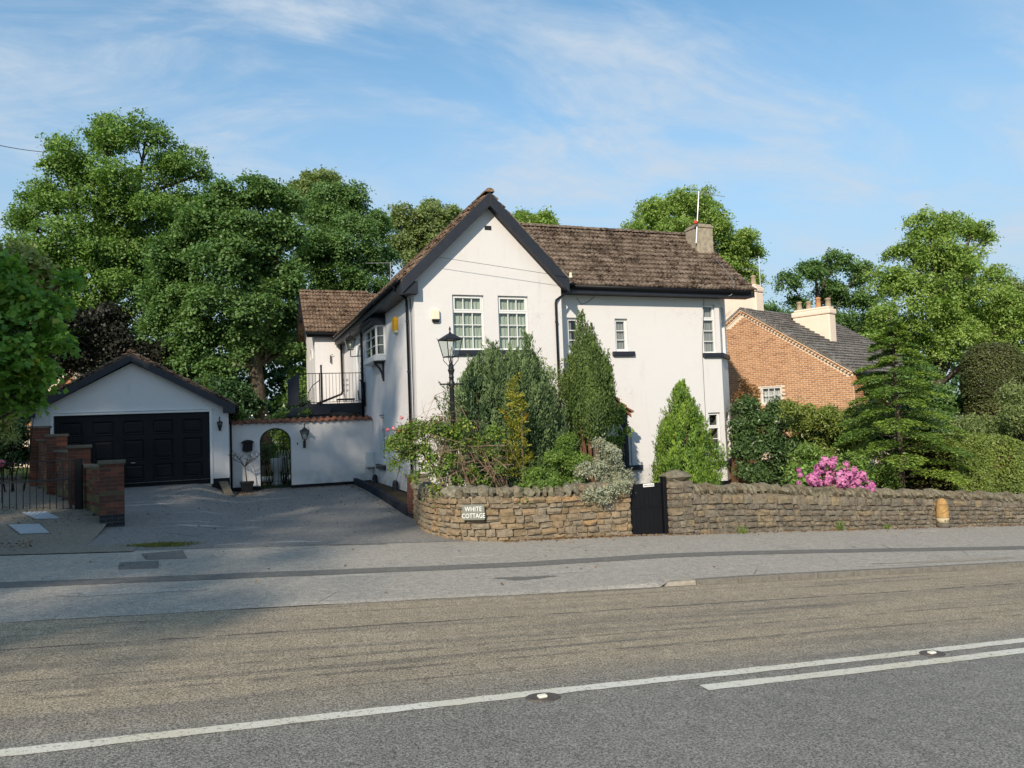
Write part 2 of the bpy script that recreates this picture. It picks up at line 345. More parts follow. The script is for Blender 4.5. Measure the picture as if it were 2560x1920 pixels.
M['stoneR'] = m_stone('grey_brown_sandstone', ((0.223, 0.182, 0.132), (0.176, 0.155, 0.124), (0.250, 0.216, 0.165), (0.277, 0.216, 0.135)), 0.55)
M['coping'] = m_stone('lichened_coping_stone', ((0.257, 0.223, 0.155), (0.203, 0.182, 0.132), (0.277, 0.257, 0.196), (0.230, 0.176, 0.115)), 0.6)
M['mortar'] = m_mortar('lime_mortar', (0.400, 0.340, 0.250)); M['mortardark'] = m_mortar('weathered_mortar', (0.230, 0.200, 0.155)); M['mortarpink'] = m_mortar('pale_brick_mortar', (0.88, 0.74, 0.58))
M['brick'] = m_brick('orange_brick', (0.440, 0.220, 0.105), (0.560, 0.300, 0.150), (0.350, 0.165, 0.085))
M['brickred'] = m_brick('red_engineering_brick', (0.150, 0.056, 0.038), (0.100, 0.050, 0.040), (0.25, 0.085, 0.052))
M['brickblue'] = m_brick('blue_engineering_brick', (0.022, 0.026, 0.036), (0.035, 0.038, 0.048), (0.03, 0.03, 0.035))
M['brickyel'] = m_brick('mossy_yellow_block', (0.180, 0.145, 0.062), (0.115, 0.095, 0.050), (0.09, 0.075, 0.045))
M['cap'] = m_plain('weathered_concrete_cap', (0.15, 0.135, 0.105), 0.95, 0.05, var=0.3, scale=14, bump=0.6)
M['cream'] = m_plain('cream_chimney_render', (0.80, 0.66, 0.53), 0.9, 0.1, var=0.06, scale=3, bump=0.2)
M['chimold'] = m_plain('flaking_chimney_render', (0.42, 0.36, 0.27), 0.95, 0.08, var=0.4, scale=8, bump=0.9)
M['pot'] = m_plain('terracotta_chimney_pot', (0.50, 0.26, 0.13), 0.85, 0.1, var=0.2)
M['potold'] = m_plain('buff_chimney_pot', (0.40, 0.31, 0.21), 0.9, 0.1, var=0.2)
M['metal'] = m_plain('grey_aerial_metal', (0.42, 0.42, 0.43), 0.4, 0.5, 0.6, var=0.1)
M['yellow'] = m_plain('yellow_alarm_plastic', (0.78, 0.42, 0.02), 0.45, 0.4, var=0.06); M['ivory'] = m_plain('ivory_alarm_plastic', (0.78, 0.73, 0.56), 0.5, 0.4, var=0.08)
M['red'] = m_plain('red_plastic', (0.6, 0.06, 0.03), 0.5, 0.4); M['slatesign'] = m_plain('green_grey_slate_sign', (0.20, 0.21, 0.175), 0.7, 0.2, var=0.08); M['white'] = m_plain('white_letter_paint', (0.80, 0.80, 0.76), 0.6, 0.3, var=0.04)
M['darkletter'] = m_plain('black_letter_paint', (0.03, 0.028, 0.024), 0.6, 0.3)
M['plastic'] = m_plain('dark_grey_plastic', (0.018, 0.019, 0.022), 0.6, 0.3, var=0.2); M['meter'] = m_plain('white_meter_box', (0.68, 0.68, 0.64), 0.6, 0.3, var=0.08)
M['road'] = m_road(); M['pave'] = m_asphalt('pavement_asphalt', (0.335, 0.308, 0.268), (0.405, 0.372, 0.320), (0.270, 0.250, 0.222), 80, 0.25)
M['strip'] = m_asphalt('dark_trench_asphalt', (0.165, 0.157, 0.143), (0.190, 0.180, 0.163), (0.150, 0.143, 0.132), 110)
M['drive'] = m_asphalt('driveway_asphalt', (0.195, 0.186, 0.176), (0.285, 0.270, 0.248), (0.135, 0.122, 0.106), 55, 0.6)
M['concrete'] = m_asphalt('pale_concrete_drive', (0.215, 0.190, 0.155), (0.265, 0.235, 0.190), (0.125, 0.105, 0.075), 70, 0.0)
M['worn'] = m_asphalt('worn_pale_asphalt', (0.37, 0.345, 0.305), (0.44, 0.41, 0.36), (0.31, 0.29, 0.26), 60, 0.0); M['paint'] = m_paint(); M['kerb'] = m_plain('granite_kerb', (0.205, 0.190, 0.160), 0.9, 0.12, var=0.3, scale=12, bump=0.6); M['kerbpale'] = m_plain('pale_kerb_end', (0.36, 0.32, 0.26), 0.9, 0.12, var=0.25, scale=12, bump=0.6)
M['steelplate'] = m_plain('galvanised_cover', (0.42, 0.46, 0.50), 0.5, 0.5, 0.35, var=0.15, scale=20); M['castiron'] = m_plain('worn_cast_iron', (0.12, 0.10, 0.088), 0.6, 0.4, 0.3, var=0.3, scale=20, bump=0.4)
M['rubber'] = m_plain('white_stud_insert', (0.72, 0.70, 0.60), 0.6, 0.3); M['soil'] = m_soil('garden_soil', (0.055, 0.042, 0.028), (0.085, 0.062, 0.040), (0.05, 0.07, 0.02)); M['verge'] = m_soil('dry_verge_grass', (0.11, 0.13, 0.055), (0.16, 0.17, 0.08), (0.17, 0.15, 0.09)); M['grass'] = m_soil('rough_grass', (0.040, 0.070, 0.018), (0.06, 0.085, 0.025), (0.05, 0.04, 0.025))
M['bark'] = m_bark('grey_brown_bark', (0.040, 0.032, 0.024), (0.135, 0.110, 0.085)); M['barkred'] = m_bark('red_brown_bark', (0.080, 0.045, 0.028), (0.230, 0.130, 0.078)); M['twig'] = m_bark('pale_rose_stem', (0.120, 0.080, 0.056), (0.300, 0.215, 0.150)); M['darktwig'] = m_bark('dark_twig', (0.018, 0.014, 0.010), (0.045, 0.034, 0.022))
M['lampglass'] = m_glass(); M['bulb'] = m_plain('clear_bulb', (0.7, 0.66, 0.55), 0.2, 0.5)
M['milestone'] = m_plain('orange_weathered_milestone', (0.44, 0.270, 0.105), 0.8, 0.2, var=0.35, scale=14, bump=0.4); M['milewhite'] = m_plain('cream_milestone_band', (0.52, 0.44, 0.28), 0.8, 0.2, var=0.2, scale=20)
M['darkgreen'] = m_plain('dark_core_green', (0.012, 0.024, 0.010), 0.95, 0.05, var=0.3, scale=20)  # near-black filler for solid plant cores, in place of inner shade
L = {}
L['beech'] = m_leaf('beech_leaf', (0.094, 0.187, 0.045), (0.230, 0.359, 0.078)); L['syc'] = m_leaf('sycamore_leaf', (0.073, 0.156, 0.049), (0.178, 0.288, 0.084))
L['olive'] = m_leaf('ash_leaf', (0.138, 0.202, 0.066), (0.284, 0.338, 0.129)); L['lime'] = m_leaf('lime_leaf', (0.138, 0.258, 0.045), (0.337, 0.432, 0.106))
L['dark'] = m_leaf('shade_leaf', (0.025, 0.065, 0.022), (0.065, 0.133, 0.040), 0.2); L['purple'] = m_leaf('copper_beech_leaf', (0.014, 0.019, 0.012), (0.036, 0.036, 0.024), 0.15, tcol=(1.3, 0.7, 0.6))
L['maple'] = m_leaf('maple_leaf', (0.075, 0.198, 0.036), (0.244, 0.414, 0.064), 0.4, third=(0.33, 0.34, 0.05)); L['varieg'] = m_leaf('variegated_maple_leaf', (0.161, 0.218, 0.057), (0.460, 0.483, 0.196), 0.35)
L['laurel'] = m_leaf('laurel_leaf', (0.045, 0.098, 0.034), (0.119, 0.192, 0.058), 0.2, 0.35, 0.5); L['rhodo'] = m_leaf('rhododendron_leaf', (0.117, 0.175, 0.037), (0.292, 0.345, 0.076), 0.25, 0.4, 0.45); L['bright'] = m_leaf('bright_laurel_leaf', (0.091, 0.176, 0.038), (0.281, 0.392, 0.095), 0.3, 0.4)
L['spruce'] = m_leaf('hemlock_needle', (0.081, 0.167, 0.040), (0.287, 0.391, 0.069), 0.25); L['hedge'] = m_leaf('clipped_hedge_leaf', (0.092, 0.133, 0.029), (0.214, 0.281, 0.052), 0.2, third=(0.16, 0.085, 0.04)); L['yewtop'] = m_leaf('clipped_yew_leaf', (0.051, 0.072, 0.021), (0.120, 0.138, 0.039), 0.15)
L['cypress'] = m_leaf('blue_cypress_spray', (0.048, 0.090, 0.036), (0.215, 0.300, 0.122), 0.2, tcol=(1.0, 1.2, 0.9)); L['gold'] = m_leaf('golden_cypress_spray', (0.165, 0.187, 0.024), (0.440, 0.407, 0.050), 0.3, third=(0.34, 0.20, 0.03)); L['yew'] = m_leaf('upright_yew_spray', (0.044, 0.087, 0.023), (0.162, 0.231, 0.055), 0.2)
L['thuja'] = m_leaf('thuja_spray', (0.067, 0.163, 0.031), (0.312, 0.443, 0.068), 0.3); L['fern'] = m_leaf('soft_green_conifer_spray', (0.066, 0.149, 0.031), (0.248, 0.358, 0.067), 0.3); L['silver'] = m_leaf('silver_variegated_leaf', (0.196, 0.230, 0.149), (0.529, 0.540, 0.414), 0.2, third=(0.42, 0.30, 0.06)); L['rose'] = m_leaf('rose_leaf', (0.075, 0.150, 0.030), (0.255, 0.360, 0.068), 0.35, third=(0.36, 0.36, 0.04))
L['pink'] = m_leaf('hydrangea_petal', (0.520, 0.130, 0.340), (0.780, 0.340, 0.560), 0.25, 0.7, 0.15, tcol=(1, 1, 1), third=(0.48, 0.28, 0.62)); L['hydleaf'] = m_leaf('hydrangea_leaf', (0.090, 0.210, 0.038), (0.255, 0.405, 0.090), 0.3); L['rosepink'] = m_leaf('rose_petal', (0.650, 0.160, 0.220), (0.850, 0.380, 0.380), 0.2, tcol=(1, 1, 1))
L['fallen'] = m_leaf('fallen_leaf', (0.100, 0.045, 0.018), (0.300, 0.170, 0.060), 0.05, 0.8, 0.1); L['whiteflower'] = m_leaf('white_petal', (0.600, 0.600, 0.500), (0.800, 0.800, 0.750), 0.2, tcol=(1, 1, 1)); L['moss'] = m_leaf('moss_tuft', (0.090, 0.100, 0.015), (0.260, 0.240, 0.040), 0.2)

# ------------------------------------------------------------------ the setting: ground, road, pavement, drives
def grid(xs, ys, zf):
    b = MB(); nx, ny = len(xs), len(ys)
    b.v = [(float(x), float(y), float(zf(x, y))) for y in ys for x in xs]
    b.f = [(j*nx+i, j*nx+i+1, (j+1)*nx+i+1, (j+1)*nx+i) for j in range(ny-1) for i in range(nx-1)]
    return b
_xs = np.unique(np.concatenate([np.linspace(-400, -60, 12), np.linspace(-60, 60, 121), np.linspace(60, 400, 12)]))
_ys = np.unique(np.concatenate([np.linspace(-200, -10, 8), np.linspace(-10, 60, 100), np.linspace(60, 500, 14)]))
grid(_xs, _ys, ground_z).obj('ground', M['verge'], smooth=True, kind='structure')
_ex = np.linspace(-45, 45, 181)
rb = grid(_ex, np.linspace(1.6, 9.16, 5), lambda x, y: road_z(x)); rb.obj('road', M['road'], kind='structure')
def edge_y(x): return 9.15 + 0.012*math.sin(3.1*x) + 0.02*math.sin(0.9*x+1) + 0.008*math.sin(9*x)
pv = MB(); xs = np.linspace(-45, 45, 361)
for j, t in enumerate((0, 0.02, 0.25, 0.5, 0.75, 1.0)):
    for x in xs:
        y0 = edge_y(x) if x < 5.7 else 9.28
        pv.v.append((x, y0 + (14.35-y0)*t, road_z(x) + (pave_off(x) if j else (0.004 if x < 5.7 else pave_off(x)))))
nx = len(xs); pv.f = [(j*nx+i, j*nx+i+1, (j+1)*nx+i+1, (j+1)*nx+i) for j in range(5) for i in range(nx-1)]
pave = pv.obj('pavement', M['pave'], kind='structure')
def on_pave(x, d=0.004): return road_z(x) + pave_off(x) + d
def strip(name, pts, w, z, m, jit=0.0, parent=None, **k):
    b = MB(); n = len(pts)
    for x, y in pts:
        j1, j2 = random.uniform(-jit, jit), random.uniform(-jit, jit)
        b.v += [(x, y-w/2+j1, z(x)), (x, y+w/2+j2, z(x))]
    b.f = [(2*i, 2*i+2, 2*i+3, 2*i+1) for i in range(n-1)]
    return b.obj(name, m, parent, **k)
strip('repair_strip', [(x, 11.18 - 0.75*sstep(7, 17, x) + 0.01*math.sin(4*x)) for x in np.arange(-44, 30, 0.25)], 0.40, lambda x: on_pave(x, 0.004), M['strip'], 0.006, kind='structure')
def slab(name, quad, z, m, parent=None, **k):
    b = MB(); b.add([(x, y, z(x)) for x, y in quad], [tuple(range(len(quad)))]); return b.obj(name, m, parent, **k)
slab('asphalt_patch', [(-1.37, 13.5), (-1.24, 12.86), (-0.65, 12.85), (-0.77, 13.75)], lambda x: on_pave(x, 0.004), M['strip'], kind='structure')
slab('asphalt_patch', [(-1.58, 12.68), (-1.05, 12.74), (-1.0, 12.06), (-1.52, 12.05)], lambda x: on_pave(x, 0.004), M['strip'], kind='structure')
def ragged(cx_, cy_, a, b_, m, seed):
    r = random.Random(seed); pts = []
    for k in range(44):
        t = 2*PI*k/44; q = 1+r.uniform(-0.22, 0.22)+0.18*math.sin(3*t+seed); pts.append((cx_+a*q*math.cos(t), cy_+b_*q*math.sin(t)))
    slab('worn_patch', pts, lambda x: on_pave(x, 0.004), m, kind='structure')
ragged(-1.15, 10.4, 0.75, 0.17, M['worn'], 3); ragged(11.6, 9.62, 1.5, 0.10, M['kerbpale'], 5); ragged(10.2, 9.5, 0.7, 0.05, M['worn'], 6); ragged(3.9, 10.1, 0.42, 0.13, M['strip'], 7); ragged(4.6, 10.35, 0.35, 0.09, M['worn'], 8); ragged(0.6, 13.95, 0.9, 0.10, M['worn'], 9); ragged(2.2, 13.85, 0.5, 0.07, M['strip'], 10)
# centre lines
def paint_line(label, pts, w):
    o = strip('centre_line', pts, w, lambda x: road_z(x) + 0.005, M['paint'], 0.007); return meta(o, kind='structure')
paint_line('', [(x, 5.56 + 0.014*x + 0.012*math.sin(0.8*x)) for x in np.arange(-9, 40, 0.12)], 0.125)
paint_line('', [(x, 5.33 + 0.014*(x-3.5) + 0.012*math.sin(0.8*x)) for x in np.arange(3.58, 40, 0.12)], 0.13)
slab('near_pavement', [(-45, -1.2), (45, -1.2), (45, 1.6), (-45, 1.6)], lambda x: road_z(x)+0.09, M['pave'], kind='structure')
# kerb
kb = MB(); kb.box(5.68, 45, 9.30, 9.34, -5, -4.9)
kerb = thing('kerb', 'low granite kerb between the carriageway and the pavement on the right', 'kerb', (6.0, 9.2, road_z(6)))
kme = None
x = 6.12; i = 0
while x < 32:
    ln = 0.72 + random.uniform(-0.02, 0.02); b = MB(); x1 = x+ln-0.014
    h, h1 = pave_off(x)+0.004, pave_off(x1)+0.004
    b.add([(x, 9.15, road_z(x)-0.05), (x1, 9.15, road_z(x1)-0.05), (x1, 9.285, road_z(x1)-0.05), (x, 9.285, road_z(x)-0.05),
           (x, 9.165, road_z(x)+h), (x1, 9.165, road_z(x1)+h1), (x1, 9.285, road_z(x1)+h1), (x, 9.285, road_z(x)+h)], [(0,1,5,4), (1,2,6,5), (2,3,7,6), (3,0,4,7), (4,5,6,7)])
    b.obj('kerb_stone', M['kerb'], kerb, bevel=0.012); x += ln
b = MB(); b.add([(5.62, 9.22, road_z(5.62)-0.03), (6.10, 9.14, road_z(6.1)-0.05), (6.10, 9.30, road_z(6.1)-0.05), (5.72, 9.50, road_z(5.7)-0.03), (5.64, 9.26, road_z(5.64)+0.032), (6.10, 9.16, road_z(6.1)+pave_off(6.1)+0.004), (6.10, 9.30, road_z(6.1)+pave_off(6.1)+0.006), (5.74, 9.46, road_z(5.72)+pave_off(5.72)+0.006)], [(0,1,5,4), (1,2,6,5), (2,3,7,6), (3,0,4,7), (4,5,6,7)]); b.obj('dropped_kerb_stone', M['kerbpale'], kerb, bevel=0.01)
# drives
dxs = np.linspace(-5.6, 4.5, 102); dys = np.linspace(13.9, 26.4, 90)
_dg = grid(dxs, dys, lambda x, y: drive_z(x, y) + 0.006); _dg.f = [f_ for f_ in _dg.f if _dg.v[f_[1]][0] > -2.30-max(0.0, _dg.v[f_[0]][1]-16.6)*0.405-0.1]
_dg.obj('driveway', M['drive'], smooth=True, kind='structure')
lxs = np.linspace(-14, -2.3, 60); lys = np.linspace(14.0, 26, 60)
_lg = grid(lxs, lys, lambda x, y: left_z(x, y) + 0.008); _lg.f = [f_ for f_ in _lg.f if _lg.v[f_[0]][0] < -2.30-max(0.0, _lg.v[f_[0]][1]-16.6)*0.405]
_lg.obj('neighbour_driveway', M['concrete'], smooth=True, kind='structure')
grid(np.linspace(-3.6, -1.5, 30), np.linspace(13.7, 14.9, 8), lambda x, y: max(drive_z(x, y), left_z(x, y)) + 0.014 - 0.02*sstep(14.4, 14.9, y)).obj('drive_apron', M['concrete'], smooth=True, kind='structure')
grid(np.linspace(4.2, 40, 80), np.linspace(14.2, 26, 40), lambda x, y: garden_z(x, y)).obj('garden_bed', M['soil'], smooth=True, kind='structure')
grid(np.linspace(-60, 60, 60), np.linspace(26.2, 120, 60), lambda x, y: ground_z(x, y) + 0.03).obj('woodland_floor', M['grass'], smooth=True, kind='structure')

# ------------------------------------------------------------------ builders for walls, windows, tiles
Z3 = np.array([0, 0, 1.0])
def frame(o, u, n): return (np.array(o, float), np.array(u, float), np.array(n, float))
def fp(F, u, d, z): return F[0] + F[1]*u + F[2]*d + Z3*z
def wall_face(b, F, u0, u1, z0, z1, holes=(), rev=0.12):
    us = sorted({u0, u1, *[h[0] for h in holes], *[h[1] for h in holes]}); zs = sorted({z0, z1, *[h[2] for h in holes], *[h[3] for h in holes]})
    for a, c in zip(us, us[1:]):
        for e, g in zip(zs, zs[1:]):
            mu, mz = (a+c)/2, (e+g)/2
            if any(h[0] < mu < h[1] and h[2] < mz < h[3] for h in holes): continue
            b.add([fp(F, a, 0, e), fp(F, c, 0, e), fp(F, c, 0, g), fp(F, a, 0, g)], [(0, 1, 2, 3)])
    for a, c, e, g in holes:
        for p, q in (((a, e), (c, e)), ((c, e), (c, g)), ((c, g), (a, g)), ((a, g), (a, e))):
            b.add([fp(F, p[0], 0, p[1]), fp(F, q[0], 0, q[1]), fp(F, q[0], -rev, q[1]), fp(F, p[0], -rev, p[1])], [(0, 1, 2, 3)])
def window(parent, F, u0, u1, z0, z1, cols, rows, top=0.0, toprows=1, curtain='net', sill=None, fw=0.05, dep=0.085, cd=0.165, cfrac=1.0, name='window'):
    b = MB(); d0, d1 = -dep-0.05, -dep+0.01
    def ring(a, c, e, g, w_, dd0, dd1):
        b.fbox(F, a, a+w_, dd0, dd1, e, g); b.fbox(F, c-w_, c, dd0, dd1, e, g); b.fbox(F, a+w_, c-w_, dd0, dd1, e, e+w_); b.fbox(F, a+w_, c-w_, dd0, dd1, g-w_, g)
    ring(u0+0.002, u1-0.002, z0+0.002, z1-0.002, fw, d0, d1)
    areas = []
    if top:
        zt = z1-top; b.fbox(F, u0+fw, u1-fw, d0, d1+0.012, zt-0.03, zt+0.03)
        ring(u0+fw-0.01, u1-fw+0.01, zt+0.03, z1-fw+0.01, 0.04, d0+0.01, d1+0.018)
        areas += [(u0+fw+0.03, u1-fw-0.03, zt+0.07, z1-fw-0.03, toprows), (u0+fw, u1-fw, z0+fw, zt-0.03, rows)]
    else: areas.append((u0+fw, u1-fw, z0+fw, z1-fw, rows))
    win = b.obj(name, M['upvc'], parent)
    for a, c, e, g, r in areas:
        bw = 0.011
        for i in range(1, cols):
            uu = a+(c-a)*i/cols; MB().fbox(F, uu-bw, uu+bw, d0+0.012, d1-0.008, e, g).obj('glazing_bar', M['upvc'], win)
        for j in range(1, r):
            zz = e+(g-e)*j/r; q = MB()
            for i in range(cols): q.fbox(F, a+(c-a)*i/cols+bw, a+(c-a)*(i+1)/cols-bw, d0+0.012, d1-0.008, zz-bw, zz+bw)
            q.obj('glazing_bar', M['upvc'], win)
        for i in range(cols):
            for j in range(r):
                ua, ub = a+(c-a)*i/cols, a+(c-a)*(i+1)/cols; za, zb = e+(g-e)*j/r, e+(g-e)*(j+1)/r
                MB().add([fp(F, ua, d0+0.028, za), fp(F, ub, d0+0.028, za), fp(F, ub, d0+0.028, zb), fp(F, ua, d0+0.028, zb)], [(0, 1, 2, 3)]).obj('pane', M['glass'], win)
    if curtain:
        n = 24; q = MB(); um = u0+(u1-u0)*cfrac
        for i in range(n+1):
            uu = u0+(um-u0)*i/n; dd = -cd-0.012*math.sin(i*1.9)
            q.v += [tuple(fp(F, uu, dd, z0)), tuple(fp(F, uu, dd, z1))]
        q.f = [(2*i, 2*i+2, 2*i+3, 2*i+1) for i in range(n)]; q.obj('curtain', M[curtain], win)
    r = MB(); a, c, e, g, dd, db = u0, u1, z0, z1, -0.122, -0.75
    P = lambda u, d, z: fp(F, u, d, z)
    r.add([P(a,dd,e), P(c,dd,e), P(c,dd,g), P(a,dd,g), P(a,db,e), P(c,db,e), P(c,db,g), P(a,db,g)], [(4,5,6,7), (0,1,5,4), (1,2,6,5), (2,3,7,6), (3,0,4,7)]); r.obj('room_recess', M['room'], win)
    if sill:
        MB().fbox(F, u0-sill[0], u1+sill[1], -0.05, 0.085, z0-0.145, z0-0.004).obj('sill', M['navy'], win, bevel=0.015)
    return win
def tile_shape(wd, ln, roll=0.034, thick=0.06, lift=0.066, n=10, rolls=2):
    v = []; f = []
    for i in range(n+1):
        t = i/n; h = roll*max(0.0, math.cos((t*rolls-0.5)*2*PI))**0.8 if rolls else 0
        v += [(t*wd, 0, h+lift), (t*wd, ln, h*0.9+0.002), (t*wd, 0, h+lift-thick)]
    for i in range(n):
        a, c = 3*i, 3*(i+1); f += [(a, c, c+1, a+1), (a+2, c+2, c, a)]
    f += [(0, 1, 2), (3*n, 3*n+2, 3*n+1)]
    return v, f
def slope_tiles(parent, m, O, U, S, rows, cols, wd, gauge, keep=lambda p: True, joined=None, rolls=2, stuff=False, jit=0.006):
    U = np.array(U, float); S = np.array(S, float); S = S/np.linalg.norm(S); N = np.cross(U, S); N = N if N[2] > 0 else -N
    v, f = tile_shape(wd*0.985, gauge*1.14, rolls=rolls); tn = []; gauge_top = (rows-1)*gauge
    me = raw_mesh('tile', v, f, m)
    big = MB()
    for r in range(rows):
        for c in range(cols):
            p = np.array(O) + U*(c*wd + (0.0 if r % 2 == 0 else wd*0.0)) + S*(r*gauge)
            if not keep(p + U*wd/2 + S*gauge/2): continue
            jt = random.uniform(-jit, jit); R = axes(U, S, N) @ Matrix.Rotation(random.uniform(-0.02, 0.02), 3, 'Y')
            if stuff:
                MM = np.eye(4); MM[:3, :3] = np.array(R); MM[:3, 3] = p + N*jt; b0 = len(big.v); big.mesh(v, f, MM); tn += [random.random()]*len(v)
            else: inst('roof_tile', me, parent, p + N*jt, R)
    if stuff and big.v:
        o = big.obj('roof_tiles', m, parent, kind='stuff'); a = o.data.attributes.new('tone', 'FLOAT', 'POINT'); a.data.foreach_set('value', tn); return o
def ridge_run(parent, a, c, m, r=0.13, seg=0.44):
    a = np.array(a, float); c = np.array(c, float); L_ = np.linalg.norm(c-a); n = max(1, int(round(L_/seg))); t = (c-a)/L_; side = np.cross(t, Z3); side /= np.linalg.norm(side)
    vv = []; ff = []; kk = 6; ln = L_/n
    for e, q in enumerate((0, ln*0.985)):
        for i in range(kk+1):
            an = PI*i/kk; vv.append((q, math.cos(an)*r*(1.0+0.05*e), math.sin(an)*r*0.85+(0.012*e)))
    ff = [(i, i+1, kk+2+i, kk+1+i) for i in range(kk)] + [tuple(range(kk, -1, -1)), tuple(range(kk+1, 2*kk+2))]
    me = raw_mesh('ridge_tile', vv, ff, m, False); R = axes(t, side if np.cross(t, side)[2] > 0 else -side, np.cross(t, side)*(1 if np.cross(t, side)[2] > 0 else -1))
    for i in range(n): inst('ridge_tile', me, parent, a + t*ln*i + Z3*random.uniform(-0.006, 0.006), R)

# ------------------------------------------------------------------ the white cottage
HX, FY, WY, GX = 4.6, 19.32, 19.85, 8.86          # left wall, gable front, wing front, gable right corner
house = thing('white_cottage', 'white rendered two-storey cottage with steep black-edged gable and mossy tiled roof', 'house', (9.5, 22.0, -0.3))
FG = frame((HX, FY, 0), (1, 0, 0), (0, -1, 0)); FL = frame((HX, FY, 0), (0, 1, 0), (-1, 0, 0)); FW = frame((GX, WY, 0), (1, 0, 0), (0, -1, 0))
CX, CT = 14.57, 0.92
FC = frame((CX, WY, 0), (0.70711, 0.70711, 0), (0.70711, -0.70711, 0)); RX, RY = CX+CT, WY+CT
def gh(x0, x1, z0, z1): return (x0-HX, x1-HX, z0, z1)
def wh(x0, x1, z0, z1): return (x0-GX, x1-GX, z0, z1)
g1, g2 = gh(5.65, 6.54, 3.96, 5.46), gh(6.95, 7.84, 3.96, 5.46)
w1, w2, w3 = wh(9.26, 9.67, 3.94, 4.96), wh(10.83, 11.26, 3.96, 4.95), wh(13.95, 14.41, 3.91, 5.43)
w4, w5 = wh(13.97, 14.41, 0.52, 2.03), wh(10.75, 11.22, 0.56, 1.62)
c1, c2 = (0.35, 0.98, 3.91, 5.43), (0.35, 0.98, 0.52, 2.03)
lw = (23.85-FY, 24.75-FY, 0.87, 2.37); orl = (23.35-FY, 25.6-FY, 4.22, 5.2)
ZB = -0.55
def shell(F, u0, u1, z0, z1, holes=()):
    b = MB(); wall_face(b, F, u0, u1, z0, z1, holes); return b
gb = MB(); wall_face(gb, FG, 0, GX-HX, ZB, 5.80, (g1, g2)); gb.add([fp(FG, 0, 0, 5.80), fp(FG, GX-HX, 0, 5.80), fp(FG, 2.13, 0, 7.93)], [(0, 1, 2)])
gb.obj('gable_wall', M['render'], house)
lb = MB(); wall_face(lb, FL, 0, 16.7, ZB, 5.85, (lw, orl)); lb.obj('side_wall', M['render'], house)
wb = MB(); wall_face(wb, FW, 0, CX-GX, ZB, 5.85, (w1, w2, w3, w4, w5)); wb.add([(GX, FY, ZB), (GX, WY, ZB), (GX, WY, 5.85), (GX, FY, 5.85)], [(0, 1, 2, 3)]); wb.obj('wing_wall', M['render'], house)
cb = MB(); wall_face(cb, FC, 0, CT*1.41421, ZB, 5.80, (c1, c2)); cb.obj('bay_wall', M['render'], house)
rb = MB(); rb.add([(RX, RY, ZB), (RX, 25.2, ZB), (RX, 25.2, 5.8), (RX, 22.4, 8.2), (RX, RY, 6.9)], [(0, 1, 2, 3, 4)]); rb.add([(RX, 25.2, ZB), (HX, 25.2, ZB), (HX, 25.2, 5.8), (RX, 25.2, 5.8)], [(0, 1, 2, 3)]); rb.add([(CX, WY, 5.80), (RX, RY, 5.80), (RX, WY, 5.80)], [(0, 1, 2)]); rb.obj('end_wall', M['render'], house)
bp = MB(); bp.box(HX+0.01, GX+0.02, FY-0.025, FY+0.1, ZB, -0.12); bp.box(GX, CX, WY-0.025, WY+0.1, ZB, -0.11); bp.prism([fp(FC, 0, 0.025, ZB), fp(FC, CT*1.414, 0.025, ZB), fp(FC, CT*1.414, -0.1, ZB), fp(FC, 0, -0.1, ZB)], (0, 0, -0.11-ZB)); bp.box(HX-0.03, HX+0.05, 19.4, 26.0, ZB, 0.14); bp.obj('plinth', M['black'], house)
window(house, FG, *g1, 3, 3, top=0.45, curtain='blind', sill=(0.02, 0.12)); window(house, FG, *g2, 3, 3, top=0.45, curtain='blind', sill=(0.09, 0.10))
window(house, FW, *w1, 1, 3, curtain='net', fw=0.075, cfrac=0.5); window(house, FW, *w2, 1, 3, curtain='net', fw=0.075, sill=(0.13, 0.18))
window(house, FW, *w3, 1, 3, top=0.46, curtain='net', fw=0.04); window(house, FW, *w4, 1, 3, top=0.46, curtain='whitecurtain', fw=0.04, cfrac=0.35); window(house, FW, *w5, 1, 3, curtain='net', fw=0.06, sill=(0.1, 0.3))
window(house, FC, *c1, 2, 3, top=0.46, curtain='net', fw=0.05); window(house, FC, *c2, 2, 3, top=0.46, curtain='whitecurtain', fw=0.05)
for zz in (3.91, 0.52):      # sills that wrap round the canted corner
    q = MB(); a = fp(FW, w3[0]-0.07, 0, 0); dd = 0.09
    k1 = np.array([CX+dd*math.tan(PI/8), WY-dd, 0]); e = fp(FC, CT*1.414, dd, 0)
    q.prism([(a[0], WY-dd, zz-0.15), (k1[0], k1[1], zz-0.15), (e[0], e[1], zz-0.15), (e[0]-0.08, e[1]+0.08, zz-0.15), (CX, WY+0.03, zz-0.15), (a[0], WY+0.03, zz-0.15)], (0, 0, 0.14)); q.obj('bay_sill', M['navy'], house, bevel=0.015)
window(house, FL, *lw, 2, 3, top=0.42, curtain='whitecurtain', cd=0.17); MB().fbox(FL, lw[0]-0.05, lw[1]+0.35, -0.05, 0.09, 0.60, 0.76).obj('sill', M['navy'], house, bevel=0.02)
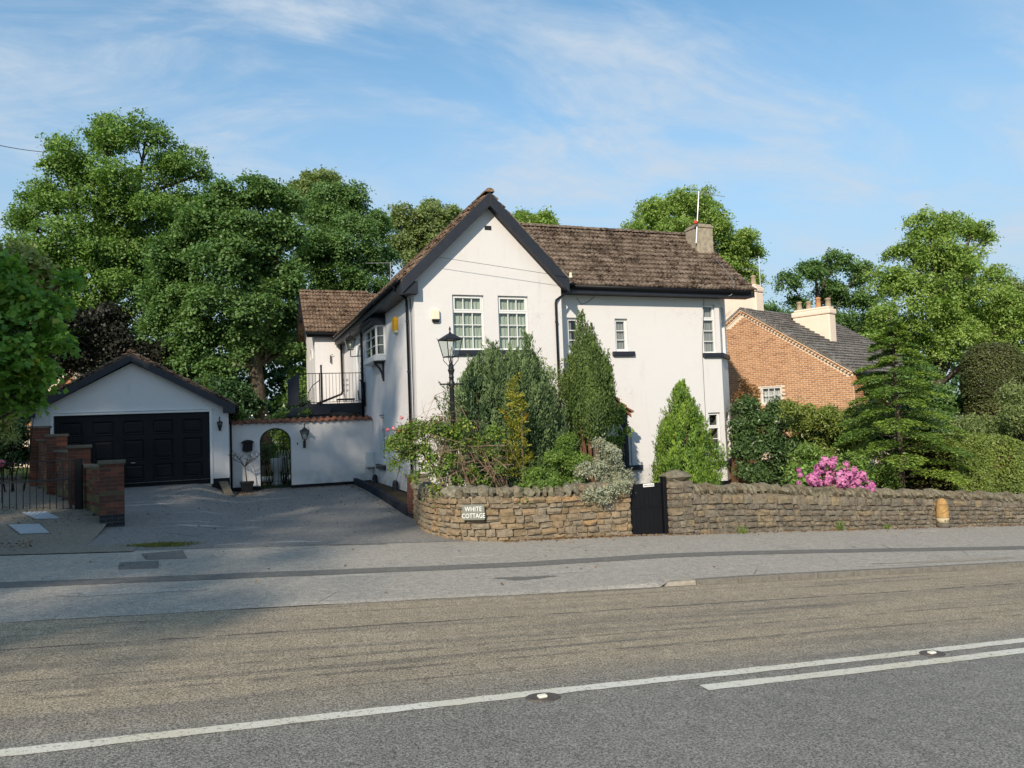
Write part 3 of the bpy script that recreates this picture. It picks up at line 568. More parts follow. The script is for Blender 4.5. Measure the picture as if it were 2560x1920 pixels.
# oriel window on the left wall
ob = MB(); y0, y1, pr = 23.30, 25.75, 0.30; zo0, zo1 = 4.20, 5.17
def opt(y, x, z): return (x, y, z)
plan = [(HX, y0-0.0), (HX-pr, y0+0.10), (HX-pr, y1-0.42), (HX, y1+0.15)]
for (xa, ya), (xb, yb) in zip(plan, plan[1:]):
    u = np.array([xb-xa, yb-ya, 0]); Lu = np.linalg.norm(u); u /= Lu; nrm = np.array([-u[1], u[0], 0])*1.0
    if nrm[0] > 0: nrm = -nrm
    F = frame((xa, ya, 0), u, nrm)
    window(house, F, 0.0, Lu, zo0, zo1, 2 if Lu > 1 else 1, 3, curtain=None, fw=0.06, dep=0.02, name='oriel_window')
q = MB(); q.prism([(x-(0.06 if x < HX-0.1 else 0), y, 4.05) for x, y in plan], (0, 0, 0.145)); q.obj('oriel_base', M['upvc'], house, bevel=0.015)
q = MB(); q.prism([(HX, y0-0.12, 5.18), (HX-pr-0.12, y0-0.02, 5.18), (HX-pr-0.12, y1-0.35, 5.18), (HX, y1+0.3, 5.18)], (0, 0, 0.17)); q.add([(HX, y0-0.12, 5.352), (HX-pr-0.13, y0-0.02, 5.352), (HX-pr-0.13, y1-0.35, 5.352), (HX, y1+0.3, 5.352), (HX, y0-0.05, 5.5), (HX, y1+0.2, 5.5)], [(1, 2, 5, 4), (0, 1, 4), (2, 3, 5)])
for i in range(16):
    yy = y0+0.0+i*(y1-0.4-y0)/16; q.box(HX-pr-0.15, HX-pr-0.115, yy, yy+0.09, 5.30, 5.385)
q.obj('oriel_canopy', M['navy'], house)
q = MB(); yc = y0+0.35
q.box(HX-0.06, HX-0.004, yc-0.03, yc+0.03, 3.42, 4.05); q.box(HX-pr-0.02, HX-0.06, yc-0.03, yc+0.03, 3.97, 4.05)
arc = [(HX-0.05-(pr-0.06)*t**1.7, yc, 3.50+0.48*t**0.75) for t in np.linspace(0, 1, 9)]; q.tube(arc, 0.035, 6); q.obj('oriel_bracket', M['navy'], house)
# roofs
gs = np.array([2.48, 0, -2.43]); 
RZ, RXr, EXl = 8.26, 6.73, 4.22
rf = MB(); t = 0.07
YB = 36.3
rf.prism([(EXl, 19.06, 5.80), (RXr, 19.06, RZ), (9.02, 19.06, 5.93), (9.02, 19.06, 5.85), (RXr, 19.06, RZ-0.09), (EXl, 19.06, 5.72)], (0, YB-19.06, 0)); roofg = rf.obj('gable_roof', M['tileext'], house)
def gable_h(x): return RZ - abs(x-RXr)*(RZ-5.80)/(RXr-EXl)
wf = MB(); EY, EZ, RYw, RZw = 19.42, 5.86, 22.4, 8.31
wf.prism([(6.9, EY, EZ), (6.9, RYw, RZw), (6.9, 25.5, 5.8), (6.9, 25.5, 5.72), (6.9, RYw, RZw-0.09), (6.9, EY, EZ-0.08)], (15.63-6.9, 0, 0)); roofw = wf.obj('wing_roof', M['tile'], house)
Sw = np.array([0, RYw-EY, RZw-EZ]); Lw = np.linalg.norm(Sw)
rows = 13; cols = 27; x_start = 15.68-cols*0.295
slope_tiles(roofw, M['tile'], (x_start, EY-0.05, EZ-0.035), (1, 0, 0), Sw, rows, cols, 0.295, (Lw+0.02)/(rows+0.12), keep=lambda p: p[2]+0.02 > gable_h(p[0]) and p[0] > RXr)
ridge_run(roofw, (8.0, RYw, RZw-0.01), (15.68, RYw, RZw-0.01), M['tile'])
Sg = np.array([RXr-EXl, 0, RZ-5.80]); Lg = np.linalg.norm(Sg)
slope_tiles(roofg, M['tileext'], (EXl-0.04, 32.4, 5.765), (0, -1, 0), Sg, 11, 45, 0.295, Lg/11.35, stuff=True)
slope_tiles(roofg, M['tile'], (9.0, 19.06, 5.95), (0, 1, 0), (-(9.02-RXr), 0, RZ-5.93), 11, 12, 0.295, Lg/12.0, keep=lambda p: gable_h(p[0]) > EZ+(p[1]-EY)*(RZw-EZ)/(RYw-EY)-0.1, stuff=True)
ridge_run(roofg, (RXr, 19.0, RZ-0.01), (RXr, 32.0, RZ-0.01), M['tileext'])
# bargeboards, soffits, fascias, gutters
def barge(parent, apex, foot, ya, th, vert, name='bargeboard'):
    q = MB(); (ax, az), (fx, fz) = apex, foot; q.prism([(ax, ya, az), (fx, ya, fz), (fx, ya, fz-vert), (ax, ya, az-vert)], (0, th, 0)); return q.obj(name, M['navy'], parent, bevel=0.006)
barge(house, (RXr-0.002, 8.24), (4.24, 5.79), 19.02, 0.045, 0.37); barge(house, (RXr+0.002, 8.24), (9.0, 5.93), 19.02, 0.045, 0.38)
q = MB()
for s, fx, fz in ((-1, 4.24, 5.79), (1, 9.0, 5.93)): q.prism([(RXr, 19.066, 8.24-0.34), (fx, 19.066, fz-0.34), (fx, 19.066, fz-0.30), (RXr, 19.066, 8.24-0.30)], (0, FY-19.066+0.02, 0))
q.obj('verge_soffit', M['navy'], house)
q = MB(); q.prism([(4.20, 19.066, 5.42), (4.66, 19.066, 5.42), (4.66, 19.066, 5.75), (4.20, 19.066, 5.72)], (0, FY-19.066, 0)); q.obj('box_end', M['navy'], house)
q = MB(); q.box(4.20, 4.23, 19.33, 32.2, 5.50, 5.71); q.box(4.23, HX, 19.33, 32.2, 5.50, 5.53); q.obj('side_fascia', M['navy'], house)
q = MB(); q.tube([(4.15, 19.15, 5.75), (4.15, 32.05, 5.70)], 0.062, 10); gut = q.obj('side_gutter', M['black'], house, smooth=True)
for yy in np.arange(19.7, 32, 0.9): MB().tube([(4.15, yy-0.025, 5.748), (4.15, yy+0.025, 5.748)], 0.072, 10).obj('gutter_bracket', M['iron'], gut)
q = MB(); q.box(9.0, 15.60, EY+0.03, EY+0.055, 5.62, 5.80); q.box(9.0, 15.60, EY+0.055, WY, 5.62, 5.645); q.obj('wing_fascia', M['navy'], house)
q = MB(); q.tube([(9.05, EY-0.03, 5.80), (15.45, EY-0.03, 5.77)], 0.062, 10); q.obj('wing_gutter', M['black'], house, smooth=True)
q = MB(); q.prism([(15.60, EY, EZ-0.06), (15.60, RYw, RZw-0.06), (15.60, RYw, RZw-0.28), (15.60, EY, EZ-0.25)], (0.035, 0, 0)); q.prism([(15.60, 25.5, 5.75), (15.60, RYw, RZw-0.06), (15.60, RYw, RZw-0.28), (15.60, 25.5, 5.55)], (0.035, 0, 0)); q.obj('verge_board', M['navy'], house)
def pipe(parent, pts, r=0.036, clips=True, name='drainpipe', m='black'):
    o = MB().tube(pts, r, 9).obj(name, M[m], parent, smooth=True)
    if clips:
        (x0, y0_, z0), (x1, y1_, z1) = pts[-2], pts[-1]; n = int(abs(z1-z0)/1.1)
        for i in range(n):
            t = (i+0.4)/max(1, n); p = np.array([x0+(x1-x0)*t, y0_+(y1_-y0_)*t, z0+(z1-z0)*t]); MB().tube([p-[0, 0, 0.02], p+[0, 0, 0.02]], r*1.35, 9).obj('pipe_clip', M['iron'], o)
    return o
pipe(house, [(4.16, 19.62, 5.72), (4.17, 19.66, 5.60), (4.50, 19.86, 5.44), (4.53, 19.88, 5.34), (4.53, 19.88, -0.1)])
pipe(house, [(4.555, 19.55, 5.36), (4.555, 19.52, 5.0), (4.555, 19.55, 0.0)], 0.012, False, 'cable', 'iron')
pipe(house, [(9.10, EY-0.02, 5.74), (9.08, EY, 5.62), (8.68, FY-0.06, 5.36), (8.66, FY-0.06, 5.28), (8.66, FY-0.06, -0.1)], 0.034)
pipe(house, [(4.50, 27.2, 5.78), (4.50, 27.25, 2.2)], 0.05, True, 'soil_pipe')
pipe(house, [(14.02, WY-0.012, 5.6), (13.9, WY-0.012, 4.4), (13.86, WY-0.012, 3.9), (13.86, WY-0.012, 0.0)], 0.006, False, 'cable', 'iron')
pipe(house, [(15.25, 20.9, 7.2), (15.2, 20.3, 6.72), (15.0, 19.6, 6.12), (14.85, 19.36, 5.80), (14.7, 19.4, 5.66), (14.45, 19.8, 5.60)], 0.008, False, 'aerial_cable', 'metal')
pipe(house, [(9.60, WY-0.01, 5.55), (9.75, WY-0.01, 5.35), (9.95, WY-0.01, 5.42), (10.2, WY-0.01, 5.6)], 0.007, False, 'cable', 'iron')
MB().fbox(FG, 2.04, 2.24, -0.02, 0.012, 7.27, 7.39).obj('air_vent', M['iron'], house, bevel=0.008)
q = MB(); q.lathe([(0.05, 0), (0.055, 0.04), (0.035, 0.06), (0.045, 0.12), (0.02, 0.15)], (9.06, 19.05, 5.97), 10); q.obj('cable_insulator', M['ivory'], house)
MB().tube([(5.15+3.78*t, 18.99, 6.39-0.41*t-0.0*math.sin(PI*t)) for t in np.linspace(0, 1, 12)], 0.006, 5).obj('cable', M['iron'], house)
# chimney on the wing
cx0, cx1, cy0, cy1 = 14.88, 15.52, 21.25, 21.95
q = MB(); q.box(cx0, cx1, cy0, cy1, 7.2, 8.30); q.box(cx0-0.03, cx1+0.03, cy0-0.03, cy1+0.03, 8.302, 8.38); q.box(cx0+0.02, cx1-0.02, cy0+0.02, cy1-0.02, 8.382, 8.44)
ch = q.obj('chimney', M['chimold'], house, bevel=0.03); q = MB(); q.box(cx0+0.05, cx0+0.42, cy0+0.1, cy1-0.1, 8.43, 8.49); q.obj('chimney_cap', M['castiron'], ch, bevel=0.02)
# extension at the back
FE = frame((3.39, 32.3, 0), (1, 0, 0), (0, -1, 0)); q = MB(); wall_face(q, FE, 0, 1.6, ZB, 6.05); q.add([(3.39, 32.3, ZB), (3.39, 36.1, ZB), (3.39, 36.1, 6.05), (3.39, 34.2, 7.95), (3.39, 32.3, 6.05)], [(0, 1, 2, 3, 4)]); q.obj('extension_wall', M['render'], house)
q = MB(); q.prism([(3.0, 32.02, 6.02), (3.0, 34.2, 8.08), (3.0, 36.4, 6.02), (3.0, 36.4, 5.94), (3.0, 34.2, 7.98), (3.0, 32.02, 5.94)], (3.6, 0, 0)); roofe = q.obj('extension_roof', M['tileext'], house)
Se = np.array([0, 2.18, 2.06]); slope_tiles(roofe, M['tileext'], (2.98, 31.98, 6.0), (1, 0, 0), Se, 10, 11, 0.295, 0.30, stuff=True, keep=lambda p: p[2]+0.05 > gable_h(p[0]) or p[0] < 4.2)
ridge_run(roofe, (2.98, 34.2, 8.07), (6.0, 34.2, 8.07), M['tileext'])
q = MB(); q.prism([(2.97, 32.0, 5.98), (2.97, 34.2, 8.05), (2.97, 34.2, 7.72), (2.97, 32.0, 5.60)], (0.035, 0, 0)); q.prism([(2.97, 36.4, 5.98), (2.97, 34.2, 8.05), (2.97, 34.2, 7.72), (2.97, 36.4, 5.62)], (0.035, 0, 0)); q.obj('extension_bargeboard', M['navy'], house)
q = MB(); q.box(3.05, 4.3, 32.06, 32.085, 5.80, 5.95); q.tube([(3.0, 32.0, 5.96), (4.5, 32.0, 5.93)], 0.06, 9); q.obj('extension_gutter', M['black'], house)
pipe(house, [(4.42, 32.0, 5.92), (4.46, 32.2, 5.75), (4.48, 32.22, 3.55), (4.40, 32.0, 3.40), (3.15, 29.6, 2.95)], 0.045, False)
MB().tube([(3.39-0.01, 33.6+0.45*math.cos(a), 5.0+0.45*math.sin(a)) for a in np.linspace(0, PI, 12)], 0.025, 6).obj('arch_moulding', M['render'], house)
q = MB(); q.fbox(FL, 9.6, 10.5, -0.05, 0.02, 2.85, 5.1); q.obj('balcony_door', M['upvc'], house, bevel=0.01)
q = MB(); q.box(4.0, 4.03, 32.2, 32.29, 4.75, 5.05); q.tube([(4.015, 32.25, 5.05), (4.12, 32.2, 5.1)], 0.012, 5); q.obj('wall_hook', M['iron'], house)
# porch in the corner of the wing
pq = MB(); pq.prism([(9.55, 18.75, 2.95), (10.62, 18.75, 2.08), (10.62, 18.75, 2.0), (9.55, 18.75, 2.86), (8.9, 18.75, 2.40), (8.9, 18.75, 2.48)], (0, WY-18.75, 0)); porch = pq.obj('porch_roof', M['pantile'], house)
slope_tiles(porch, M['pantile'], (10.66, 18.72, 2.09), (0, 1, 0), (-1.07, 0, 0.87), 5, 4, 0.27, 0.27, stuff=True)
q = MB(); q.box(10.45, 10.55, 18.85, 18.95, -0.3, 2.1); q.box(8.95, 9.05, 18.85, 18.95, -0.3, 2.45); q.tube([(10.5, 18.9, 1.6), (10.3, 18.9, 1.95), (9.95, 18.9, 2.15)], 0.04, 6); q.obj('porch_post', M['navy'], house)
q = MB(); q.box(10.56, 10.70, 18.8, WY, 1.96, 2.06); q.obj('porch_gutter', M['upvc'], house)
# door in the porch
MB().fbox(FW, 0.15, 0.95, -0.02, 0.02, -0.25, 1.75).obj('front_door', M['navy'], house, bevel=0.01)
# alarm boxes
def alarm(name, label, F, u, z, w_, h, d, m, m2):
    p = fp(F, u+w_/2, 0, z); t_ = thing(name, label, 'alarm box', tuple(p)); q = MB(); q.fbox(F, u, u+w_, 0.003, d, z+0.07, z+h); q.obj('case', M[m], t_, bevel=0.015)
    q = MB(); pts = [fp(F, u, 0.003, z+0.068), fp(F, u+w_, 0.003, z+0.068), fp(F, u+w_, d, z+0.068), fp(F, u, d, z+0.068), fp(F, u+0.02, 0.003, z), fp(F, u+w_-0.02, 0.003, z), fp(F, u+w_-0.02, d*0.7, z), fp(F, u+0.02, d*0.7, z)]
    q.add(pts, [(0,1,2,3), (4,7,6,5), (0,4,5,1), (1,5,6,2), (2,6,7,3), (3,7,4,0)]); q.obj('strobe', M[m2], t_)
alarm('alarm_box', 'ivory alarm box with dark base on the white gable beside the left window', FG, 0.46, 4.70, 0.20, 0.33, 0.10, 'ivory', 'plastic')
alarm('alarm_box', 'bright yellow alarm box on the side wall beside the oriel window', FL, 2.05, 4.68, 0.36, 0.46, 0.11, 'yellow', 'ivory')
# black vents at the foot of the side wall
for yy, lb_ in ((25.1, 'rounded black vent post nearer the arched wall at the cottage side'), (21.8, 'rounded black vent post nearer the brick pier at the cottage side')):
    q = MB(); q.lathe([(0.10, 0), (0.11, 0.05), (0.11, 0.09), (0.09, 0.10), (0.09, 0.28), (0.075, 0.35), (0.04, 0.39), (0.0, 0.40)], (4.47, yy, 0.02), 14); q.obj('vent_post', M['plastic'], smooth=True, label=lb_, cat='vent post', group='black vents along the cottage wall')
# low black kerb wall along the side of the cottage
kw = thing('kerb_wall', 'low black brick edging along the cottage side of the driveway', 'edging', (4.0, 21.5, 0))
zk = lambda y: drive_z(3.85, y)
me = raw_mesh('brick', *(lambda b: (b.v, b.f))(MB().box(-0.5, 0.5, -0.5, 0.5, -0.5, 0.5)), M['brickblue'])
for c in range(3):
    yy = 17.7
    while yy < 25.8:
        ln = 0.225; inst('brick', me, kw, (3.92, yy+ln/2, zk(yy)+0.04+c*0.075), (0, 0, 0), (0.11, ln*0.955, 0.066)); yy += ln
q = MB()
for a, c in zip(np.linspace(17.7, 25.8, 12), np.linspace(17.7, 25.8, 12)[1:]): q.add([(3.88, a, zk(a)-0.1), (3.95, a, zk(a)-0.1), (3.95, a, zk(a)+0.2), (3.88, a, zk(a)+0.2), (3.88, c, zk(c)-0.1), (3.95, c, zk(c)-0.1), (3.95, c, zk(c)+0.2), (3.88, c, zk(c)+0.2)], [(0,3,7,4), (3,2,6,7), (2,1,5,6)])
q.obj('mortar_core', M['plastic'], kw)
q = MB(); q.add([(3.96, 17.7, 0.10), (4.6, 17.7, 0.10), (4.6, 25.9, 0.14), (3.96, 25.9, 0.14)], [(0, 1, 2, 3)]); q.obj('gravel_margin', M['soil'], kw)

# ------------------------------------------------------------------ garage
GY = 25.5; g0, g1x, gap = -5.43, -0.04, -2.77
garage = thing('garage', 'white double garage with low tiled gable roof and wide black panelled door', 'garage', (gap, GY+2.5, 0.2))
FGa = frame((g0, GY, 0), (1, 0, 0), (0, -1, 0)); dh = (-4.86-g0, -0.60-g0, 0.30, 2.66)
q = MB(); wall_face(q, FGa, 0, g1x-g0, 0.56, 2.74, ((dh[0], dh[1], 0.56, 2.66),)); q.add([fp(FGa, 0, 0, 2.74), fp(FGa, g1x-g0, 0, 2.74), (gap, GY, 4.22)], [(0, 1, 2)])
q.add([(g0, GY, -0.2), (g0, GY+6, -0.2), (g0, GY+6, 2.74), (g0, GY, 2.74), (g1x, GY, -0.2), (g1x, GY+6, -0.2), (g1x, GY+6, 2.74), (g1x, GY, 2.74)], [(0, 1, 2, 3), (4, 7, 6, 5)])
q.add([(g0, GY+6, -0.2), (g1x, GY+6, -0.2), (g1x, GY+6, 2.74), (gap, GY+6, 4.2), (g0, GY+6, 2.74)], [(0, 1, 2, 3, 4)]); q.obj('wall', M['render'], garage)
q = MB(); q.box(g0+0.01, -4.86, GY+0.012, GY+0.12, -0.1, 0.56); q.box(-0.60, g1x-0.01, GY+0.012, GY+0.12, -0.1, 0.56); q.obj('plinth', M['black'], garage)
q = MB(); q.box(-4.94, -4.862, GY-0.03, GY+0.06, 0.40, 2.66); q.box(-0.598, -0.52, GY-0.03, GY+0.06, 0.40, 2.66); q.box(-4.94, -0.52, GY-0.035, GY+0.06, 2.662, 2.735); q.box(-4.97, -0.49, GY-0.06, GY, 2.737, 2.765); q.obj('door_frame', M['upvc'], garage, bevel=0.006)
q = MB(); q.box(-4.86, -0.60, GY+0.075, GY+0.12, 0.40, 2.66); gd = q.obj('garage_door', M['black'], garage)
for cxx in (-4.41, -3.575, -2.755, -1.935, -1.10):
    for za, zb in ((2.03, 2.46), (1.26, 1.88), (0.65, 1.12)):
        q = MB(); x0, x1 = cxx-0.275, cxx+0.275; yb = GY+0.074
        o_ = [(x0, yb, za), (x1, yb, za), (x1, yb, zb), (x0, yb, zb)]; m_ = [(x0+0.015, yb-0.022, za+0.015), (x1-0.015, yb-0.022, za+0.015), (x1-0.015, yb-0.022, zb-0.015), (x0+0.015, yb-0.022, zb-0.015)]
        i_ = [(x0+0.05, yb-0.004, za+0.05), (x1-0.05, yb-0.004, za+0.05), (x1-0.05, yb-0.004, zb-0.05), (x0+0.05, yb-0.004, zb-0.05)]; j_ = [(x0+0.09, yb-0.02, za+0.09), (x1-0.09, yb-0.02, za+0.09), (x1-0.09, yb-0.02, zb-0.09), (x0+0.09, yb-0.02, zb-0.09)]
        q.add(o_+m_+i_+j_, [(k, (k+1) % 4, 4+(k+1) % 4, 4+k) for k in range(4)] + [(4+k, 4+(k+1) % 4, 8+(k+1) % 4, 8+k) for k in range(4)] + [(8+k, 8+(k+1) % 4, 12+(k+1) % 4, 12+k) for k in range(4)] + [(12, 13, 14, 15)]); q.obj('door_panel', M['black'], gd)
MB().tube([(-2.83, GY+0.05, 1.17), (-2.72, GY+0.05, 1.17)], 0.014, 6).obj('door_handle', M['metal'], gd)
MB().box(-4.9, -0.56, GY-0.02, GY+0.13, 0.33, 0.412).obj('threshold', M['kerbpale'], garage)
q = MB(); ez = 2.86
q.prism([(-5.62, GY-0.22, ez), (gap, GY-0.22, 4.52), (0.17, GY-0.22, ez-0.03), (0.17, GY-0.22, ez-0.11), (gap, GY-0.22, 4.43), (-5.62, GY-0.22, ez-0.08)], (0, 6.4, 0)); groof = q.obj('roof', M['tileext'], garage)
for sx, fx in ((1, -5.66), (-1, 0.21)):
    S_ = np.array([gap-fx, 0, 4.53-(ez+0.0)]); Lr = np.linalg.norm(S_); nr = 13
    if sx > 0:
        slope_tiles(groof, M['tileext'], (fx, GY-0.26+0.3*2, ez-0.02), (0, -1, 0), S_, nr, 2, 0.30, Lr/nr); slope_tiles(groof, M['tileext'], (fx, GY+6.2, ez-0.02), (0, -1, 0), S_, nr, 19, 0.30, Lr/nr, stuff=True)
    else:
        slope_tiles(groof, M['tileext'], (fx, GY-0.26, ez-0.03), (0, 1, 0), S_, nr, 2, 0.30, Lr/nr); slope_tiles(groof, M['tileext'], (fx, GY-0.26+0.6, ez-0.03), (0, 1, 0), S_, nr, 19, 0.30, Lr/nr, stuff=True)
ridge_run(groof, (gap, GY-0.28, 4.52), (gap, GY+6.1, 4.52), M['tileext'], 0.12)
q = MB(); q.prism([(gap-0.002, GY-0.26, 4.45), (-5.62, GY-0.26, ez-0.02), (-5.62, GY-0.26, ez-0.24), (-5.27, GY-0.26, ez-0.24), (-5.27, GY-0.26, ez-0.06), (gap-0.002, GY-0.26, 4.24)], (0, 0.04, 0)); q.obj('bargeboard', M['navy'], garage)
q = MB(); q.prism([(gap+0.002, GY-0.26, 4.45), (0.17, GY-0.26, ez-0.04), (0.17, GY-0.26, ez-0.26), (-0.20, GY-0.26, ez-0.26), (-0.20, GY-0.26, ez-0.08), (gap+0.002, GY-0.26, 4.24)], (0, 0.04, 0)); q.obj('bargeboard', M['navy'], garage)
q = MB()
for s_, fx, fz in ((0, -5.62, ez-0.1), (1, 0.17, ez-0.12)): q.prism([(gap, GY-0.218, 4.36), (fx, GY-0.218, fz-0.02), (fx, GY-0.218, fz), (gap, GY-0.218, 4.40)], (0, 0.22, 0))
q.box(-5.62, g0, GY-0.21, GY+6, ez-0.26, ez-0.23); q.box(g1x, 0.17, GY-0.21, GY+6, ez-0.28, ez-0.25); q.obj('soffit', M['navy'], garage)
q = MB(); q.tube([(0.23, GY-0.24, ez-0.12), (0.23, GY+6, ez-0.14)], 0.06, 9); q.tube([(0.22, GY-0.1, ez-0.16), (0.18, GY-0.02, ez-0.35), (0.02, GY+0.1, ez-0.55), (0.02, GY+0.12, 0.2)], 0.034, 8); q.obj('gutter_and_downpipe', M['black'], garage, smooth=True)
MB().tube([(-5.68, GY-0.24, ez-0.10), (-5.68, GY+6, ez-0.12)], 0.06, 9).obj('gutter', M['black'], garage, smooth=True)
q = MB(); q.prism([(-0.36, GY-0.02, 0.42), (-0.10, GY-0.02, 0.42), (0.10, 23.6, 0.03), (-0.12, 23.6, 0.03)], (0, 0, 0.045)); q.obj('ramp_edging', M['cap'], label='sloping concrete edging slab at the right foot of the garage ramp', cat='edging', bevel=0.01)

# ------------------------------------------------------------------ courtyard wall with arch
WWY = 26.0
cw = thing('courtyard_wall', 'white rendered courtyard wall with round arch and red pantile coping', 'wall', (2.3, WWY+0.1, 0))
ax0, ax1, asp = 0.90, 1.885, 1.62; axc = (ax0+ax1)/2; ar = (ax1-ax0)/2; TZ = 2.24
q = MB(); q.box(-0.035, ax0, WWY, WWY+0.22, 0.20, TZ); q.box(ax1, 4.598, WWY, WWY+0.22, 0.17, TZ)
an = np.linspace(PI, 0, 21)
for a, c in zip(an, an[1:]):
    q.prism([(axc+ar*math.cos(a), WWY, asp+ar*0.92*math.sin(a)), (axc+ar*math.cos(c), WWY, asp+ar*0.92*math.sin(c)), (axc+ar*math.cos(c), WWY, TZ), (axc+ar*math.cos(a), WWY, TZ)], (0, 0.22, 0))
q.obj('wall', M['render'], cw)
q = MB(); q.box(-0.03, ax0, WWY+0.012, WWY+0.2, -0.2, 0.20); q.box(ax1, 4.59, WWY+0.012, WWY+0.2, -0.2, 0.17); q.obj('plinth', M['black'], cw)
n = 21; wd = (4.60+0.05)/n; v = []; f = []
for i in range(9):
    t = i/8; z = 0.032*math.sin(2*PI*t-0.6); v += [(t*wd*1.04, -0.10, z-0.035), (t*wd*1.04, 0.34, z+0.085), (t*wd*1.04, -0.10, z-0.052)]
for i in range(8): a, c = 3*i, 3*i+3; f += [(a, c, c+1, a+1), (a+2, c+2, c, a)]
me = raw_mesh('pantile', v, f, M['pantile'], True)
for i in range(n): inst('coping_pantile', me, cw, (-0.05+i*wd, WWY, TZ+0.055+random.uniform(-0.006, 0.006)), (0, 0, random.uniform(-0.015, 0.015)))
MB().box(-0.03, 4.59, WWY+0.01, WWY+0.21, TZ, TZ+0.05).obj('mortar_bed', M['mortardark'], cw)
MB().fbox(frame((4.0, WWY, 0), (1, 0, 0), (0, -1, 0)), 0, 0.30, -0.01, 0.012, 0.40, 0.71).obj('patched_vent', M['meter'], cw, bevel=0.01)
MB().fbox(frame((2.07, WWY, 0), (1, 0, 0), (0, -1, 0)), 0, 0.035, -0.01, 0.02, 1.49, 1.56).obj('bell_push', M['iron'], cw)
q = MB(); q.box(4.30, 4.595, 25.72, 25.995, 0.62, 1.14); mb_ = q.obj('meter_box', M['meter'], label='white meter box in the corner where the arched wall meets the cottage', cat='meter box', bevel=0.012)
MB().tube([(4.52, 25.9, 0.62), (4.52, 25.9, 0.1)], 0.02, 7).obj('meter_pipe', M['meter'], mb_)
# iron gate in the arch
ig = thing('iron_gate', 'arched black wrought-iron gate in the white courtyard wall', 'gate', (axc, WWY+0.08, 0.05)); yg = WWY+0.10
q = MB(); q.tube([(ax0+0.03, yg, 0.08), (ax0+0.03, yg, asp)] + [(axc+(ar-0.03)*math.cos(a), yg, asp+(ar-0.03)*0.92*math.sin(a)) for a in an[1:-1]] + [(ax1-0.03, yg, asp), (ax1-0.03, yg, 0.08)], 0.014, 6); q.obj('frame', M['iron'], ig)
for zz in (0.10, 0.32, 1.55): MB().tube([(ax0+0.03, yg, zz), (ax1-0.03, yg, zz)], 0.011, 6).obj('rail', M['iron'], ig)
for i in range(1, 7):
    xx = ax0+(ax1-ax0)*i/7; MB().tube([(xx, yg, 0.1), (xx, yg, 1.55)], 0.008, 6).obj('bar', M['iron'], ig)
def scroll(cx_, cz_, r, y, turns=1.6, sgn=1, th=0.007):
    return MB().tube([(cx_+sgn*r*(1-t*0.8)*math.cos(t*turns*2*PI), y, cz_+r*(1-t*0.8)*math.sin(t*turns*2*PI)) for t in np.linspace(0, 1, 18)], th, 5)
for i in range(4): scroll(ax0+0.16+i*0.22, 0.21, 0.075, yg, sgn=1 if i % 2 else -1).obj('scroll', M['iron'], ig)
for i in range(3): scroll(axc-0.2+i*0.2, 1.74+(0.12 if i == 1 else 0), 0.08, yg).obj('scroll', M['iron'], ig)
# post box
q = MB(); bz = 1.34
prof = [(0.36, bz+0.05), (0.40, bz+0.30), (0.68, bz+0.30), (0.67, bz+0.05), (0.63, bz), (0.42, bz)]
q.prism([(x, WWY-0.005, z) for x, z in prof], (0, -0.12, 0)); pbx = q.obj('post_box', M['black'], label='black post box with curved lid on the white wall above the potted tree', cat='post box', bevel=0.01)
q = MB(); pts = [(0.525+0.20*math.cos(a), 0, bz+0.28+0.10*math.sin(a)) for a in np.linspace(0, PI, 10)]; q.prism([(x, WWY-0.008, z) for x, _, z in pts], (0, -0.16, 0)); q.obj('lid', M['black'], pbx)
# potted bare tree
pt = thing('potted_tree', 'small leafless tree in a dark square pot beside the arched gate', 'potted plant', (0.47, 25.55, 0.03)); zc_ = 0.04; pc = (0.47, 25.55)
q = MB(); a, c = 0.15, 0.195
vv = [(pc[0]+sx*r, pc[1]+sy*r, z) for r, z in ((a, zc_), (c, zc_+0.30), (c+0.02, zc_+0.30), (c+0.02, zc_+0.36), (c-0.01, zc_+0.36), (c-0.02, zc_+0.31)) for sx, sy in ((-1, -1), (1, -1), (1, 1), (-1, 1))]
q.add(vv, [(4*i+k, 4*i+(k+1) % 4, 4*i+4+(k+1) % 4, 4*i+4+k) for i in range(5) for k in range(4)] + [(0, 3, 2, 1), (20, 21, 22, 23)]); q.obj('pot', M['plastic'], pt, bevel=0.006)
rg = random.Random(4); q = MB(); q.tube([(pc[0], pc[1], zc_+0.3), (pc[0]-0.02, pc[1], zc_+0.6), (pc[0]-0.05, pc[1], zc_+0.85)], [0.022, 0.018, 0.016], 7)
for i in range(9):
    a = 2*PI*i/9+rg.uniform(-0.3, 0.3); L1 = rg.uniform(0.45, 0.75); p0 = np.array([pc[0]-0.05, pc[1], zc_+0.83]); dx = math.cos(a); pts = [p0]; 
    for s in range(1, 6): pts.append(p0 + np.array([dx*L1*s/5*1.0, math.sin(a)*L1*s/5*0.8, 0.75*L1*(s/5)**0.8*rg.uniform(0.8, 1.1)]))
    q.tube(pts, [0.012, 0.010, 0.008, 0.006, 0.005, 0.003], 5)
    for s in (2, 3, 4):
        for kk in range(2):
            d = np.array([rg.uniform(-1, 1), rg.uniform(-1, 1), rg.uniform(0.2, 1.0)])*0.17; q.tube([pts[s], pts[s]+d*0.5+[0, 0, 0.01], pts[s]+d], [0.005, 0.004, 0.0025], 4)
q.obj('stem', M['bark'], pt)

